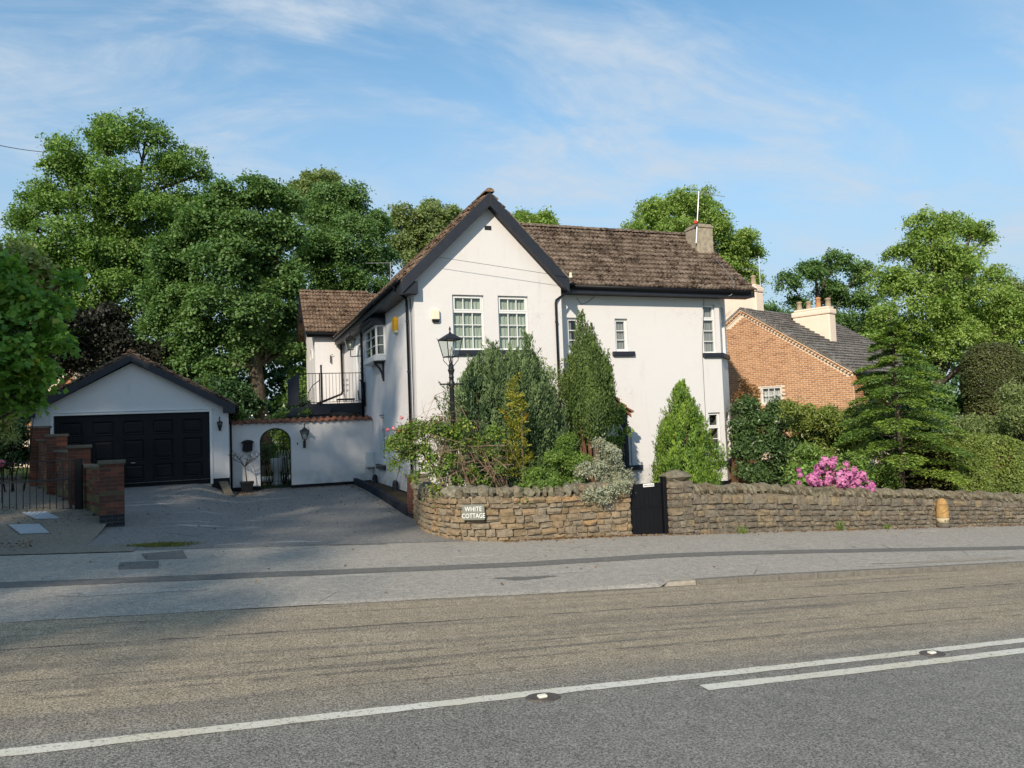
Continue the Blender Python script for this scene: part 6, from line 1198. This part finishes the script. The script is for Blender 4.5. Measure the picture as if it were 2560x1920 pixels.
round_tree('tallest tree far left shading the cottage side wall, outside the picture', 'beech', -14.2, 0.4, 25.0, 3.2, 10500, 96)
round_tree('tree across the road shading the driveway, outside the picture', 'beech', -19.2, -4.4, 22.0, 3.4, 6500, 93)
round_tree('slim tree across the road shading the driveway mouth, outside the picture', 'beech', -16.0, -5.7, 21.5, 2.3, 4000, 94)
round_tree('thin tree across the road dappling the left pavement, outside the picture', 'beech', -20.8, -11.6, 20.0, 3.9, 4600, 95)
round_tree('thin tree across the road dappling the drive entrance, outside the picture', 'beech', -17.3, -11.6, 20.0, 2.7, 2000, 97)

# ------------------------------------------------------------------ garden plants behind the stone wall
def plume_conifer(name, label, mat, base, H, prof, nplume, per, leaf, seed, upright=0.9, plen=0.35, spread=0.05, aspect=0.28, bark='barkred', stems=6, lean=(0, 0), low=0.0, tip=0.5, stem_h=0.5, core=True, spires=()):
    """prof: list of (height fraction, radius); feathery plumes that start inside and end on the outline"""
    g = np.random.default_rng(seed); t = thing(name, label, 'conifer', tuple(base)); base = np.array(base, float)
    hs, rs = zip(*prof); hh = g.uniform(low, 1, nplume*3); rr_ = np.interp(hh, hs, rs); keep = g.random(nplume*3) < (rr_/max(rs))**0.8+0.08; hh = hh[keep][:nplume]; rr_ = np.interp(hh, hs, rs); n = len(hh); a = g.uniform(0, 2*PI, n)
    lob = 1+0.20*np.sin(3*a+g.uniform(0, 6))*np.sin(hh*9+1)+0.13*np.sin(7*a+hh*14)+g.normal(0, 0.07, n); fac = np.where(g.random(n) < 0.3, g.uniform(0.3, 0.8, n), g.uniform(0.82, 1.0, n))*lob
    outd = np.stack([np.cos(a), np.sin(a), np.zeros(n)], 1); c = base+outd*(rr_*fac)[:, None]; c[:, 2] = base[2]+hh*H; c[:, 0] += lean[0]*hh; c[:, 1] += lean[1]*hh
    for sx_, sz0_, sz1_, sr_ in spires:
        m_ = 34; q_ = g.random(m_); a2 = g.uniform(0, 2*PI, m_); r2 = sr_*(1-q_)**0.8; c = np.concatenate([c, np.stack([base[0]+sx_+r2*np.cos(a2), base[1]+r2*np.sin(a2), base[2]+sz0_+(sz1_-sz0_)*q_], 1)]); outd = np.concatenate([outd, np.stack([np.cos(a2), np.sin(a2), 0*a2], 1)]); n = len(c)
    d = unit(outd*(1-upright)+np.array([0, 0, upright])+g.normal(0, 0.16, (n, 3))); pl = plen*g.uniform(0.6, 1.3, n); idx = np.repeat(np.arange(n), per); N = len(idx); s = g.random(N); 
    wdt = spread*(1-s**1.6)+0.008; off = g.normal(size=(N, 3))*wdt[:, None]; p = c[idx]+d[idx]*((s-tip)*pl[idx])[:, None]+off; ax = unit(d[idx]*1.1+unit(off)*0.55+g.normal(0, 0.2, (N, 3))); nr = unit(outd[idx]+g.normal(0, 0.55, (N, 3)))
    tone = np.clip(g.normal(0.40, 0.22, n), 0, 1)[idx]+0.40*(s-0.4)+g.normal(0, 0.12, N); sz = leaf*g.uniform(0.6, 1.4, N); leaf_mesh('foliage', L[mat], t, p, ax, nr, sz, sz*aspect, tone)
    b = MB()
    for k in range(stems):
        a_ = 2*PI*k/stems+g.uniform(-0.3, 0.3); r1 = np.interp(0.6, hs, rs)*0.55; b.tube([base+[0.05*math.cos(a_), 0.05*math.sin(a_), -0.1], base+[0.10*math.cos(a_), 0.10*math.sin(a_), H*stem_h*0.35], base+[r1*math.cos(a_), r1*math.sin(a_), H*stem_h], base+[r1*1.2*math.cos(a_)+lean[0]*0.8, r1*1.2*math.sin(a_), H*(stem_h+0.3)]], [0.045, 0.035, 0.02, 0.008], 6)
    b.obj('stems', M[bark], t)
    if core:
        b = MB(); b.lathe([(np.interp(q_, hs, rs)*0.55, q_*H) for q_ in np.linspace(max(low, 0.02), 0.93, 9)], base, 10); b.v = [(x_+lean[0]*(z_-base[2])/H, y_, z_) for x_, y_, z_ in b.v]; b.obj('dark_core', M['darkgreen'], t, kind='stuff')  # solid dark core added inside the plumes, standing in for inner shade
    return t
gz = lambda x, y: garden_z(x, y)
plume_conifer('cypress', 'bushy blue-green cypress with pointed tips under the gable windows, left half', 'cypress', (5.72, 16.7, gz(5.7, 16)), 3.45, [(0, 0.5), (0.2, 0.92), (0.5, 1.05), (0.7, 1.0), (0.84, 0.84), (0.93, 0.5), (1, 0.1)], 560, 74, 0.076, 101, upright=0.80, plen=0.58, spread=0.075, low=0.22, aspect=0.34, spires=((-0.35, 2.6, 3.45, 0.3), (0.1, 2.9, 3.85, 0.3), (-0.62, 2.0, 3.1, 0.28)))
plume_conifer('cypress', 'bushy blue-green cypress under the gable windows, right half by the drainpipe', 'cypress', (6.62, 16.9, gz(6.6, 16)), 3.60, [(0, 0.45), (0.2, 0.78), (0.5, 0.90), (0.72, 0.86), (0.85, 0.70), (0.94, 0.40), (1, 0.1)], 500, 74, 0.076, 102, upright=0.80, plen=0.58, spread=0.075, low=0.25, aspect=0.34, spires=((-0.25, 2.9, 3.7, 0.26), (0.18, 2.8, 4.05, 0.28), (0.5, 2.4, 3.2, 0.25)))
plume_conifer('golden_conifer', 'thin golden-yellow conifer in front of the blue-green cypress', 'gold', (5.86, 15.4, gz(5.8, 15.4)), 3.15, [(0, 0.16), (0.3, 0.22), (0.45, 0.26), (0.55, 0.2), (0.7, 0.25), (0.82, 0.14), (1, 0.03)], 85, 34, 0.06, 103, upright=0.35, plen=0.20, spread=0.05, low=0.3, stems=1, bark='twig', core=False, aspect=0.4)
plume_conifer('upright_yew', 'tall upright green conifer with bare red-brown stems beside the wing', 'yew', (8.44, 17.0, gz(8.5, 17)), 4.10, [(0, 0.15), (0.40, 0.28), (0.48, 0.50), (0.6, 0.62), (0.76, 0.56), (0.9, 0.40), (1, 0.10)], 620, 74, 0.063, 104, upright=0.95, plen=0.60, spread=0.062, low=0.43, stems=22, stem_h=0.46, aspect=0.36, spires=((-0.12, 3.2, 4.72, 0.34), (0.10, 3.2, 4.5, 0.3), (0.55, 2.3, 3.5, 0.22), (-0.45, 2.6, 3.55, 0.25)))
plume_conifer('thuja', 'bright green pointed thuja beside the gate pier', 'thuja', (10.64, 16.2, gz(10.6, 16)-0.1), 3.0, [(0, 0.52), (0.15, 0.76), (0.35, 0.78), (0.58, 0.60), (0.8, 0.34), (1, 0.03)], 640, 78, 0.066, 105, upright=0.84, plen=0.50, spread=0.07, aspect=0.36)
shrub('soft_conifer', 'bright green feathery conifer shrub left of the silver bush', 'fern', px_lobes([(1415, 1105, 30), (1395, 1145, 34), (1440, 1155, 34), (1420, 1200, 44), (1380, 1200, 30), (1330, 1190, 28)], 14.9, 106, back=True) + px_lobes([(1310, 1225, 22), (1345, 1215, 20), (1300, 1240, 14), (1390, 1215, 22)], 13.8, 206, back=False, dy=0.1), 26000, 0.055, 0.085, 106, 0.35, stems=10, spread=0.45, flat=0.3, group=None)
shrub('silver_shrub', 'silver-variegated shrub spilling over the wall left of the gate', 'silver', px_lobes([(1515, 1135, 34), (1480, 1175, 36), (1540, 1180, 36), (1500, 1220, 36), (1560, 1205, 26), (1455, 1225, 24), (1500, 1110, 18)], 14.05, 107, back=False, dy=0.3) + px_lobes([(1500, 1235, 30), (1535, 1225, 28), (1470, 1240, 18), (1560, 1215, 20)], 13.62, 207, back=False, dy=0.05), 24000, 0.050, 0.07, 107, 0.34, stems=10, up=0.9, base=(7.35, 14.35))
shrub('airy_shrub', 'thin red-tinged shrub in front of the drainpipe between the conifers', 'olive', px_lobes([(1370, 930, 26), (1400, 960, 26), (1380, 1000, 28), (1355, 900, 14), (1410, 905, 14), (1395, 1040, 26)], 17.4, 108, back=False), 1500, 0.06, 0.10, 108, 0.5, stems=24, stem_r=0.012, per=7)
shrub('climber', 'leafy climber round the porch post beside the tall conifer', 'bright', px_lobes([(1545, 1050, 18), (1560, 1080, 18), (1540, 1100, 20), (1550, 1030, 14), (1535, 1130, 16)], 18.3, 109, back=False), 900, 0.10, 0.10, 109, 0.75, stems=8, per=8)
shrub('airy_shrub', 'dark shrub filling the bed below the blue-green cypress', 'laurel', px_lobes([(1260, 1200, 36), (1320, 1170, 36), (1200, 1215, 30), (1360, 1160, 30), (1300, 1215, 30), (1420, 1215, 30)], 15.8, 110, back=False), 4000, 0.06, 0.1, 110, 0.5, stems=10)
# rose: tangled stems, leaf tufts, blooms
rs = thing('rose_bush', 'straggling rose bush of bare tangled stems with pink blooms behind the curved wall', 'rose bush', (4.5, 15.0, gz(4.5, 15))); g = np.random.default_rng(120); b = MB(); lp_ = []; la = []; ln_ = []
for k in range(48):
    x0 = [4.15, 4.75, 5.45][k % 3]+g.normal(0, 0.12); s = np.array([x0, 14.8+g.normal(0, 0.12), gz(x0, 15)+0.15]); e = at(g.choice([g.uniform(985, 1090), g.uniform(1050, 1260)]), g.uniform(1048, 1215), g.uniform(14.2, 15.4)); L_ = np.linalg.norm(e-s); up_ = np.array([0, 0, 0.42*L_+0.1]); m0 = s*0.8+e*0.2+up_*0.7+g.normal(0, 0.08, 3); m1 = s*0.5+e*0.5+up_+g.normal(0, 0.12, 3); m2 = s*0.2+e*0.8+up_*0.6+g.normal(0, 0.10, 3)
    r0 = g.uniform(0.005, 0.011) if k > 9 else g.uniform(0.014, 0.022); b.tube([s, m0, m1, m2, e], [r0, r0*0.9, r0*0.75, r0*0.55, r0*0.3], 5)
    for q_ in range(5): st = (m0, m1, m2, m2, e)[q_]; d = g.normal(0, 0.17, 3)*[1.2, 0.8, 0.8]; b.tube([st, st+d*0.6+g.normal(0, 0.03, 3), st+d*1.3+[0, 0, -0.03]], [r0*0.5, r0*0.4, r0*0.2], 4)
for k in range(24):      # long near-horizontal dead canes
    a_ = at(g.uniform(1080, 1260), g.uniform(1090, 1215), g.uniform(14.4, 15.1)); d = np.array([g.uniform(-0.7, 0.7), g.uniform(-0.2, 0.2), g.uniform(-0.15, 0.35)]); b.tube([a_-d*0.6, a_+[0, 0, g.uniform(-0.05, 0.08)], a_+d*0.7], [0.014, 0.012, 0.005], 5)
b.obj('stems', M['twig'], rs)
lob = px_lobes([(1010, 1090, 26), (985, 1110, 20), (1040, 1075, 26), (1090, 1065, 24), (1130, 1080, 20), (1020, 1130, 22), (1060, 1120, 18), (1120, 1150, 18), (1160, 1060, 16), (1100, 1180, 16), (1190, 1100, 16), (1235, 1080, 18), (985, 1160, 12), (1090, 1220, 12), (1225, 1130, 14), (1150, 1110, 14), (1180, 1180, 14), (1140, 1200, 12), (1060, 1170, 12), (1080, 1145, 12), (1210, 1200, 14), (1250, 1170, 14), (1035, 1190, 12)], 14.7, 121, back=False)
p, ax, nr, tn = crown_pts(lob, 7000, 0.085, 7, 122, 0.4, spread=0.6); leaf_mesh('leaves', L['rose'], rs, p, ax, nr, 0.062, 0.042, tn+g.normal(0, 0.14, len(p)))
for (x, y) in ((969, 1075), (984, 1071), (996, 1078), (1008, 1077), (1004, 1044), (1102, 1047)):
    c = at(x, y, 14.7); u = rdirs(g, 34); leaf_mesh('bloom', L['rosepink'], rs, c+u*g.uniform(0.01, 0.042, (34, 1)), unit(np.cross(u, rdirs(g, 34))), u, 0.04, 0.035, g.random(34))
# hydrangea
hy = thing('hydrangea', 'hydrangea with mounds of pink mophead blooms over the right-hand wall', 'hydrangea', (13.8, 14.5, gz(13.8, 14.5))); lob = px_lobes([(2015, 1190, 30), (2060, 1180, 36), (2110, 1195, 36), (2150, 1215, 30), (2080, 1215, 30), (2000, 1210, 20)], 14.55, 130, back=False)
p, ax, nr, tn = crown_pts(lob, 2200, 0.12, 7, 131, 0.4); leaf_mesh('leaves', L['hydleaf'], hy, p, ax, nr, 0.11, 0.075, tn); b = MB(); g = np.random.default_rng(132)
for k in range(16): c = np.array(lob[k % 6][:3]); b.tube([(13.8+g.normal(0, 0.3), 14.6, gz(13.8, 14.6)), c+g.normal(0, 0.1, 3)], [0.014, 0.007], 5)
b.obj('stems', M['darktwig'], hy)
BL = [(2031, 1198, 14), (2045, 1206, 10), (2050, 1172, 12), (2062, 1150, 9), (2076, 1160, 12), (2085, 1175, 11), (2070, 1190, 13), (2095, 1190, 14), (2110, 1175, 10), (2120, 1190, 13), (2105, 1205, 14), (2092, 1212, 12), (2125, 1205, 12), (2140, 1190, 10), (2155, 1188, 10), (2160, 1195, 8), (2150, 1222, 9), (2165, 1230, 10), (2175, 1215, 12), (2183, 1238, 9), (2180, 1225, 8), (1997, 1175, 6), (2000, 1188, 6), (1998, 1208, 6), (2115, 1162, 8), (2040, 1186, 9), (2068, 1205, 9), (2135, 1175, 8), (2085, 1148, 7), (2145, 1205, 8), (2055, 1160, 7), (2170, 1240, 8), (2040, 1212, 9), (2130, 1218, 9)]
for k, (x, y, r) in enumerate(BL):
    c = at(x, y, 13.98+g.uniform(-0.12, 0.1)); rad = r*metre(x, y, 14.0)*1.12; n = 110; u = rdirs(g, n); tb = g.uniform(0.1, 0.8); leaf_mesh('bloom', L['pink'], hy, c+u*rad*g.uniform(0.82, 1.05, (n, 1)), unit(np.cross(u, rdirs(g, n))), unit(u+g.normal(0, 0.3, (n, 3))), rad*0.55, rad*0.5, tb+g.normal(0, 0.14, n))
# hedge bank of laurel and rhododendron
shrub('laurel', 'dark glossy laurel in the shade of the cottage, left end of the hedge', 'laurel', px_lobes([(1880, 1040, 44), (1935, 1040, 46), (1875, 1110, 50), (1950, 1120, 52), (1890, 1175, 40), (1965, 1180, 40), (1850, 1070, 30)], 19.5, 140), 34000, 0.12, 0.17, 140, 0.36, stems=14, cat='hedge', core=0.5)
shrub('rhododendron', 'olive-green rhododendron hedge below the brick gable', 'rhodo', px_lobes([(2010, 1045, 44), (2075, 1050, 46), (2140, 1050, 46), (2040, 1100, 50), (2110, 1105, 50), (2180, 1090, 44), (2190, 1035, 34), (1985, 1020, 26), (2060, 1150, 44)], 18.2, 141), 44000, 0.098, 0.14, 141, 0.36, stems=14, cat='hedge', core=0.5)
shrub('laurel', 'bright sunlit laurel shoots behind the hydrangea', 'bright', px_lobes([(2030, 1130, 26), (2000, 1150, 26), (2060, 1150, 26), (2040, 1180, 26), (1990, 1180, 22)], 16.6, 142), 3600, 0.13, 0.13, 142, 0.34, stems=10, up=0.9)
shrub('low_shrub', 'rounded mid-green shrub left of the hemlock trunk', 'bright', px_lobes([(2150, 1160, 34), (2200, 1190, 30), (2110, 1150, 26), (2230, 1200, 24)], 15.6, 143), 5500, 0.08, 0.11, 143, 0.4, stems=8, core=0.5)
shrub('red_shrub', 'thin reddish shrub against the brick gable', 'fallen', px_lobes([(1870, 970, 16), (1850, 990, 16), (1890, 985, 16), (1860, 950, 10)], 20.5, 144, back=False), 700, 0.08, 0.12, 144, 0.5, stems=14, per=6)
shrub('ivy_bank', 'dark leafy bank between the hemlock and the clipped yew', 'syc', px_lobes([(2330, 1000, 54), (2400, 1010, 44), (2260, 990, 50), (2350, 1060, 44), (2290, 930, 44), (2200, 960, 44)], 21, 145), 26000, 0.10, 0.16, 145, 0.7, stems=12, core=0.5)
shrub('variegated_shrub', 'pale yellow-green shrub at the foot of the clipped yew', 'olive', px_lobes([(2440, 1060, 36), (2500, 1070, 36), (2550, 1050, 50), (2540, 990, 40), (2600, 1010, 60), (2400, 1060, 24)], 18, 146), 20000, 0.09, 0.13, 146, 0.4, stems=12)
shrub('laurel', 'dark laurel behind the hemlock trunk', 'laurel', px_lobes([(2210, 1100, 44), (2270, 1110, 46), (2330, 1120, 44), (2220, 1170, 40), (2290, 1175, 40), (2350, 1180, 40), (2250, 1050, 40), (2310, 1060, 40)], 17.2, 147), 24000, 0.10, 0.14, 147, 0.4, stems=12, core=0.5)
# hemlock with flat tiers
hk = thing('hemlock', 'tiered hemlock conifer with flat drooping branches at the right', 'conifer', (17.0, 15.5, gz(17, 15.5))); g = np.random.default_rng(150); hb = np.array([17.0, 15.5, gz(17, 15.5)]); HH = 4.95; b = MB(); b.tube([hb-[0, 0, 0.1], hb+[0.02, 0, 1.5], hb+[-0.02, 0, 3.2], hb+[-0.03, 0, HH]], [0.095, 0.075, 0.045, 0.01], 9); P_ = []; A_ = []; N_ = []; T_ = []
for k in range(64):
    hf = 0.10+0.88*(k/64)**0.9; a_ = k*2.4+g.uniform(-0.3, 0.3); rl = np.interp(hf, [0, 0.15, 0.35, 0.6, 0.85, 1], [1.2, 1.75, 1.75, 1.15, 0.55, 0.12])*g.uniform(0.75, 1.12); d = np.array([math.cos(a_), math.sin(a_), 0]); s0 = hb+[0, 0, hf*HH]; pts = [s0+d*rl*t+Z3*(0.22*rl*t-0.34*rl*t*t) for t in np.linspace(0, 1, 6)]; b.tube(pts, [0.022, 0.018, 0.014, 0.011, 0.007, 0.003], 5); sd = np.array([-d[1], d[0], 0])
    tb = g.normal(0.45, 0.18)
    for t in np.linspace(0.22, 1.0, int(9+rl*9)):
        c = s0+d*rl*t+Z3*(0.22*rl*t-0.34*rl*t*t); wl2 = (0.42*rl*(1.05-t)**0.6+0.08)
        for s_ in (-1, 1):
            n = 15; q_ = g.random(n)**0.8; dirv = unit(d*0.7+sd*s_*0.9); pp_ = c+dirv*(q_*wl2)[:, None]+g.normal(0, 0.028, (n, 3))-Z3*(0.18*wl2*q_**2)[:, None]; P_.append(pp_); A_.append(np.tile(dirv, (n, 1))+g.normal(0, 0.5, (n, 3))*[1, 1, 0.4]); N_.append(np.tile([0, 0, 1.0], (n, 1))+g.normal(0, 0.4, (n, 3))); T_.append(tb+g.normal(0, 0.13, n)+0.25*q_)
b.obj('trunk', M['bark'], hk, smooth=True); P_, A_, N_, T_ = map(np.concatenate, (P_, A_, N_, T_)); sz = 0.085*g.uniform(0.6, 1.4, len(P_)); leaf_mesh('needle_sprays', L['spruce'], hk, P_, A_, N_, sz, sz*0.42, T_-0.1)
# clipped hedge and clipped yew: leaf skins over solid dark cores added to stop light
def clipped(name, label, mat, surf, n, leaf, seed, corev, coref, base, cat):
    t = thing(name, label, cat, base); g = np.random.default_rng(seed); p, nr = surf(g, n); p = p+nr*g.normal(-0.02, 0.028, (len(p), 1)); n2 = unit(nr+g.normal(0, 0.6, (len(p), 3))); ax = unit(np.cross(n2, rdirs(g, len(p)))); lo = 0.5+0.25*np.sin(p[:, 0]*2.3+1)*np.sin(p[:, 2]*3.1)+g.normal(0, 0.18, len(p)); s = leaf*g.uniform(0.6, 1.3, len(p)); leaf_mesh('leaf_skin', L[mat], t, p, ax, n2, s, s*0.55, lo); b = MB(); b.add(corev, coref); b.obj('dark_core', M['darktwig'], t); return t
hx0, hx1 = 17.6, 30.0
htop = lambda x: np.interp(x, [17.6, 18.3, 19.5, 21, 24, 30], [1.00, 1.20, 1.10, 0.80, 0.4, -0.2]); hbot = lambda x: road_z(x)+0.82
def hsurf(g, n):
    x = hx0+(hx1-hx0)*g.random(n)**1.5; s = g.random(n); f = s < 0.55; z0 = np.array([hbot(a) for a in x]); z1 = np.array([htop(a) for a in x]); y = np.where(f, 14.35+0.05*np.sin(x*5), 14.35+(s-0.55)/0.45*1.5); z = np.where(f, z0+(z1-z0)*g.random(n), z1); rnd = 0.14; t = np.clip((z-(z1-rnd))/rnd, 0, 1); y = np.where(f, y+0.10*t**2, y+0.05); z = np.where(~f, z-0.10*np.clip(1-(y-14.4)/0.3, 0, 1)**2, z); z += 0.03*np.sin(x*3.3)
    xe = g.random(n) < 0.05; x = np.where(xe, hx0, x); nr = np.where(f[:, None], [0, -1.0, 0.25], [0, -0.2, 1.0]); return np.stack([x, y, z], 1), unit(nr)
cv = []; cf = []; xsn = np.linspace(hx0+0.1, hx1, 26)
for x in xsn: cv += [(x, 14.45, hbot(x)-0.1), (x, 14.45, htop(x)-0.12), (x, 15.8, htop(x)-0.10), (x, 15.8, hbot(x)-0.1)]
for i in range(25): a, c = 4*i, 4*i+4; cf += [(a, c, c+1, a+1), (a+1, c+1, c+2, a+2), (a+2, c+2, c+3, a+3)]
cf += [(0, 1, 2, 3)]
clipped('clipped_hedge', 'long clipped hedge with brown patches above the right-hand wall', 'hedge', hsurf, 52000, 0.075, 160, cv, cf, (20, 15, -0.3), 'hedge')
tp = at(2492, 1080, 20.0); tx, ty, tz0 = tp[0], tp[1], -0.7
prof_y = [(0, 0.98), (1.6, 1.02), (2.9, 0.98), (2.95, 1.06), (3.6, 1.05), (4.4, 0.98), (4.8, 0.72), (4.95, 0.3)]
def ysurf(g, n):
    hz = g.random(n)*4.95; r = np.interp(hz, *zip(*prof_y)); a = g.uniform(0, 2*PI, n); up_ = np.interp(hz, [0, 3.6, 4.3, 4.95], [0, 0.1, 0.7, 2.0]); nr = unit(np.stack([np.cos(a), np.sin(a), up_], 1)); return np.stack([tx+r*np.cos(a), ty+r*np.sin(a), tz0+hz], 1), nr
b = MB(); b.lathe([(r-0.08, h-0.03) for h, r in prof_y], (tx, ty, tz0), 20)
clipped('clipped_yew', 'tall clipped yew column with a domed top at the right edge', 'yewtop', ysurf, 26000, 0.08, 161, b.v, b.f, (tx, ty, tz0), 'topiary')
MB().box(14.95, 15.02, 19.0, 20.9, -0.5, 0.55).obj('side_gate', M['barkred'], label='brown timber side gate in the shade right of the bay', cat='gate')
# red flower at left edge
c = at(4, 1158, 19.5); g = np.random.default_rng(3); u = rdirs(g, 40); fl = thing('red_flower', 'single red bloom behind the iron gate at the left edge', 'flower', (c[0], c[1], 0.3)); leaf_mesh('bloom', L['rosepink'], fl, c+u*0.07, unit(np.cross(u, rdirs(g, 40))), u, 0.07, 0.06, g.random(40)*0.2); MB().tube([(c[0], c[1], left_z(c[0], c[1])), tuple(c)], 0.008, 5).obj('stem', M['darktwig'], fl)
# ------------------------------------------------------------------ fallen leaves, weeds, moss
g = np.random.default_rng(200); P_ = []
def scatter(n, f):
    for _ in range(n):
        x, y, z = f(); P_.append((x, y, z+0.012))
scatter(420, lambda: (lambda x: (x, 13.66-abs(g.normal(0, 0.10)), on_pave(x)))(g.uniform(4.8, 7.7))); scatter(900, lambda: (lambda x: (x, 13.66-abs(g.normal(0, 0.09)), on_pave(x)))(g.uniform(7.7, 22)))
scatter(260, lambda: (lambda x, y: (x, y, drive_z(x, y)))(g.normal(0.25, 0.3), g.uniform(24.2, 25.6))); scatter(300, lambda: (lambda x, y: (x, y, left_z(x, y)))(g.uniform(-4.6, -2.7), g.normal(18.3, 0.8))); scatter(260, lambda: (lambda x, y: (x, y, left_z(x, y)))(g.uniform(-5.0, -3.1), g.normal(14.7, 0.35)))
scatter(420, lambda: (lambda x, y: (x, y, drive_z(x, y)))(g.uniform(-2.0, 3.7), 25.6-abs(g.normal(0, 4.5)))); scatter(260, lambda: (lambda x, y: (x, y, drive_z(x, y)))(g.uniform(0.2, 3.7), 25.9-abs(g.normal(0, 0.35)))); scatter(160, lambda: (lambda x, y: (x, y, drive_z(x, y)))(3.8-abs(g.normal(0, 0.12)), g.uniform(18, 25.5))); scatter(60, lambda: (lambda x, y: (x, y, on_pave(x)))(g.uniform(-3, 15), g.uniform(9.3, 13.5)))
P_ = np.array(P_); n = len(P_); nr = unit(np.array([0, 0, 1.0])+g.normal(0, 0.35, (n, 3))); s = g.uniform(0.025, 0.07, n); leaf_mesh('fallen_leaves', L['fallen'], None, P_, unit(np.cross(nr, rdirs(g, n))), nr, s, s*0.6, g.random(n), kind='stuff')
def tuft(label, mat, x, y, z, r, n, h, seed, name='weed', cat='weed'):
    g = np.random.default_rng(seed); a = g.uniform(0, 6.28, n); rr2 = r*np.sqrt(g.random(n)); p = np.stack([x+rr2*np.cos(a), y+rr2*np.sin(a), z+g.random(n)*h], 1); ax = unit(np.stack([np.cos(a)*0.5, np.sin(a)*0.5, np.ones(n)], 1)+g.normal(0, 0.4, (n, 3))); leaf_mesh(name, L[mat], None, p, ax, rdirs(g, n), 0.05, 0.018, g.random(n), label=label, cat=cat, group='weeds at the foot of the walls' if name == 'weed' else None)
tuft('small weed at the wall foot just right of the gate pier', 'fern', 10.3, 13.60, on_pave(10.3), 0.12, 120, 0.14, 1); tuft('small weed at the wall foot midway to the milestone', 'fern', 13.0, 13.62, on_pave(13.0), 0.10, 120, 0.22, 2); tuft('small weed at the wall foot left of the milestone', 'fern', 14.4, 13.63, on_pave(14.4), 0.08, 80, 0.1, 3)
mp = np.array([(-1.42, 14.35), (-1.1, 14.5), (-0.8, 14.42), (-1.25, 14.25), (-0.95, 14.25)]); g = np.random.default_rng(210); n = 1500; c = mp[g.integers(0, 5, n)]+g.normal(0, 0.10, (n, 2))*[1.4, 0.8]; P_ = np.array([(a, b_, drive_z(a, b_)+0.015+0.02*g.random()) for a, b_ in c]); leaf_mesh('moss_patch', L['moss'], None, P_, unit(g.normal(size=(n, 3))*[1, 1, 0.6]+[0, 0, 0.5]), rdirs(g, n), 0.035, 0.014, g.random(n), kind='stuff')
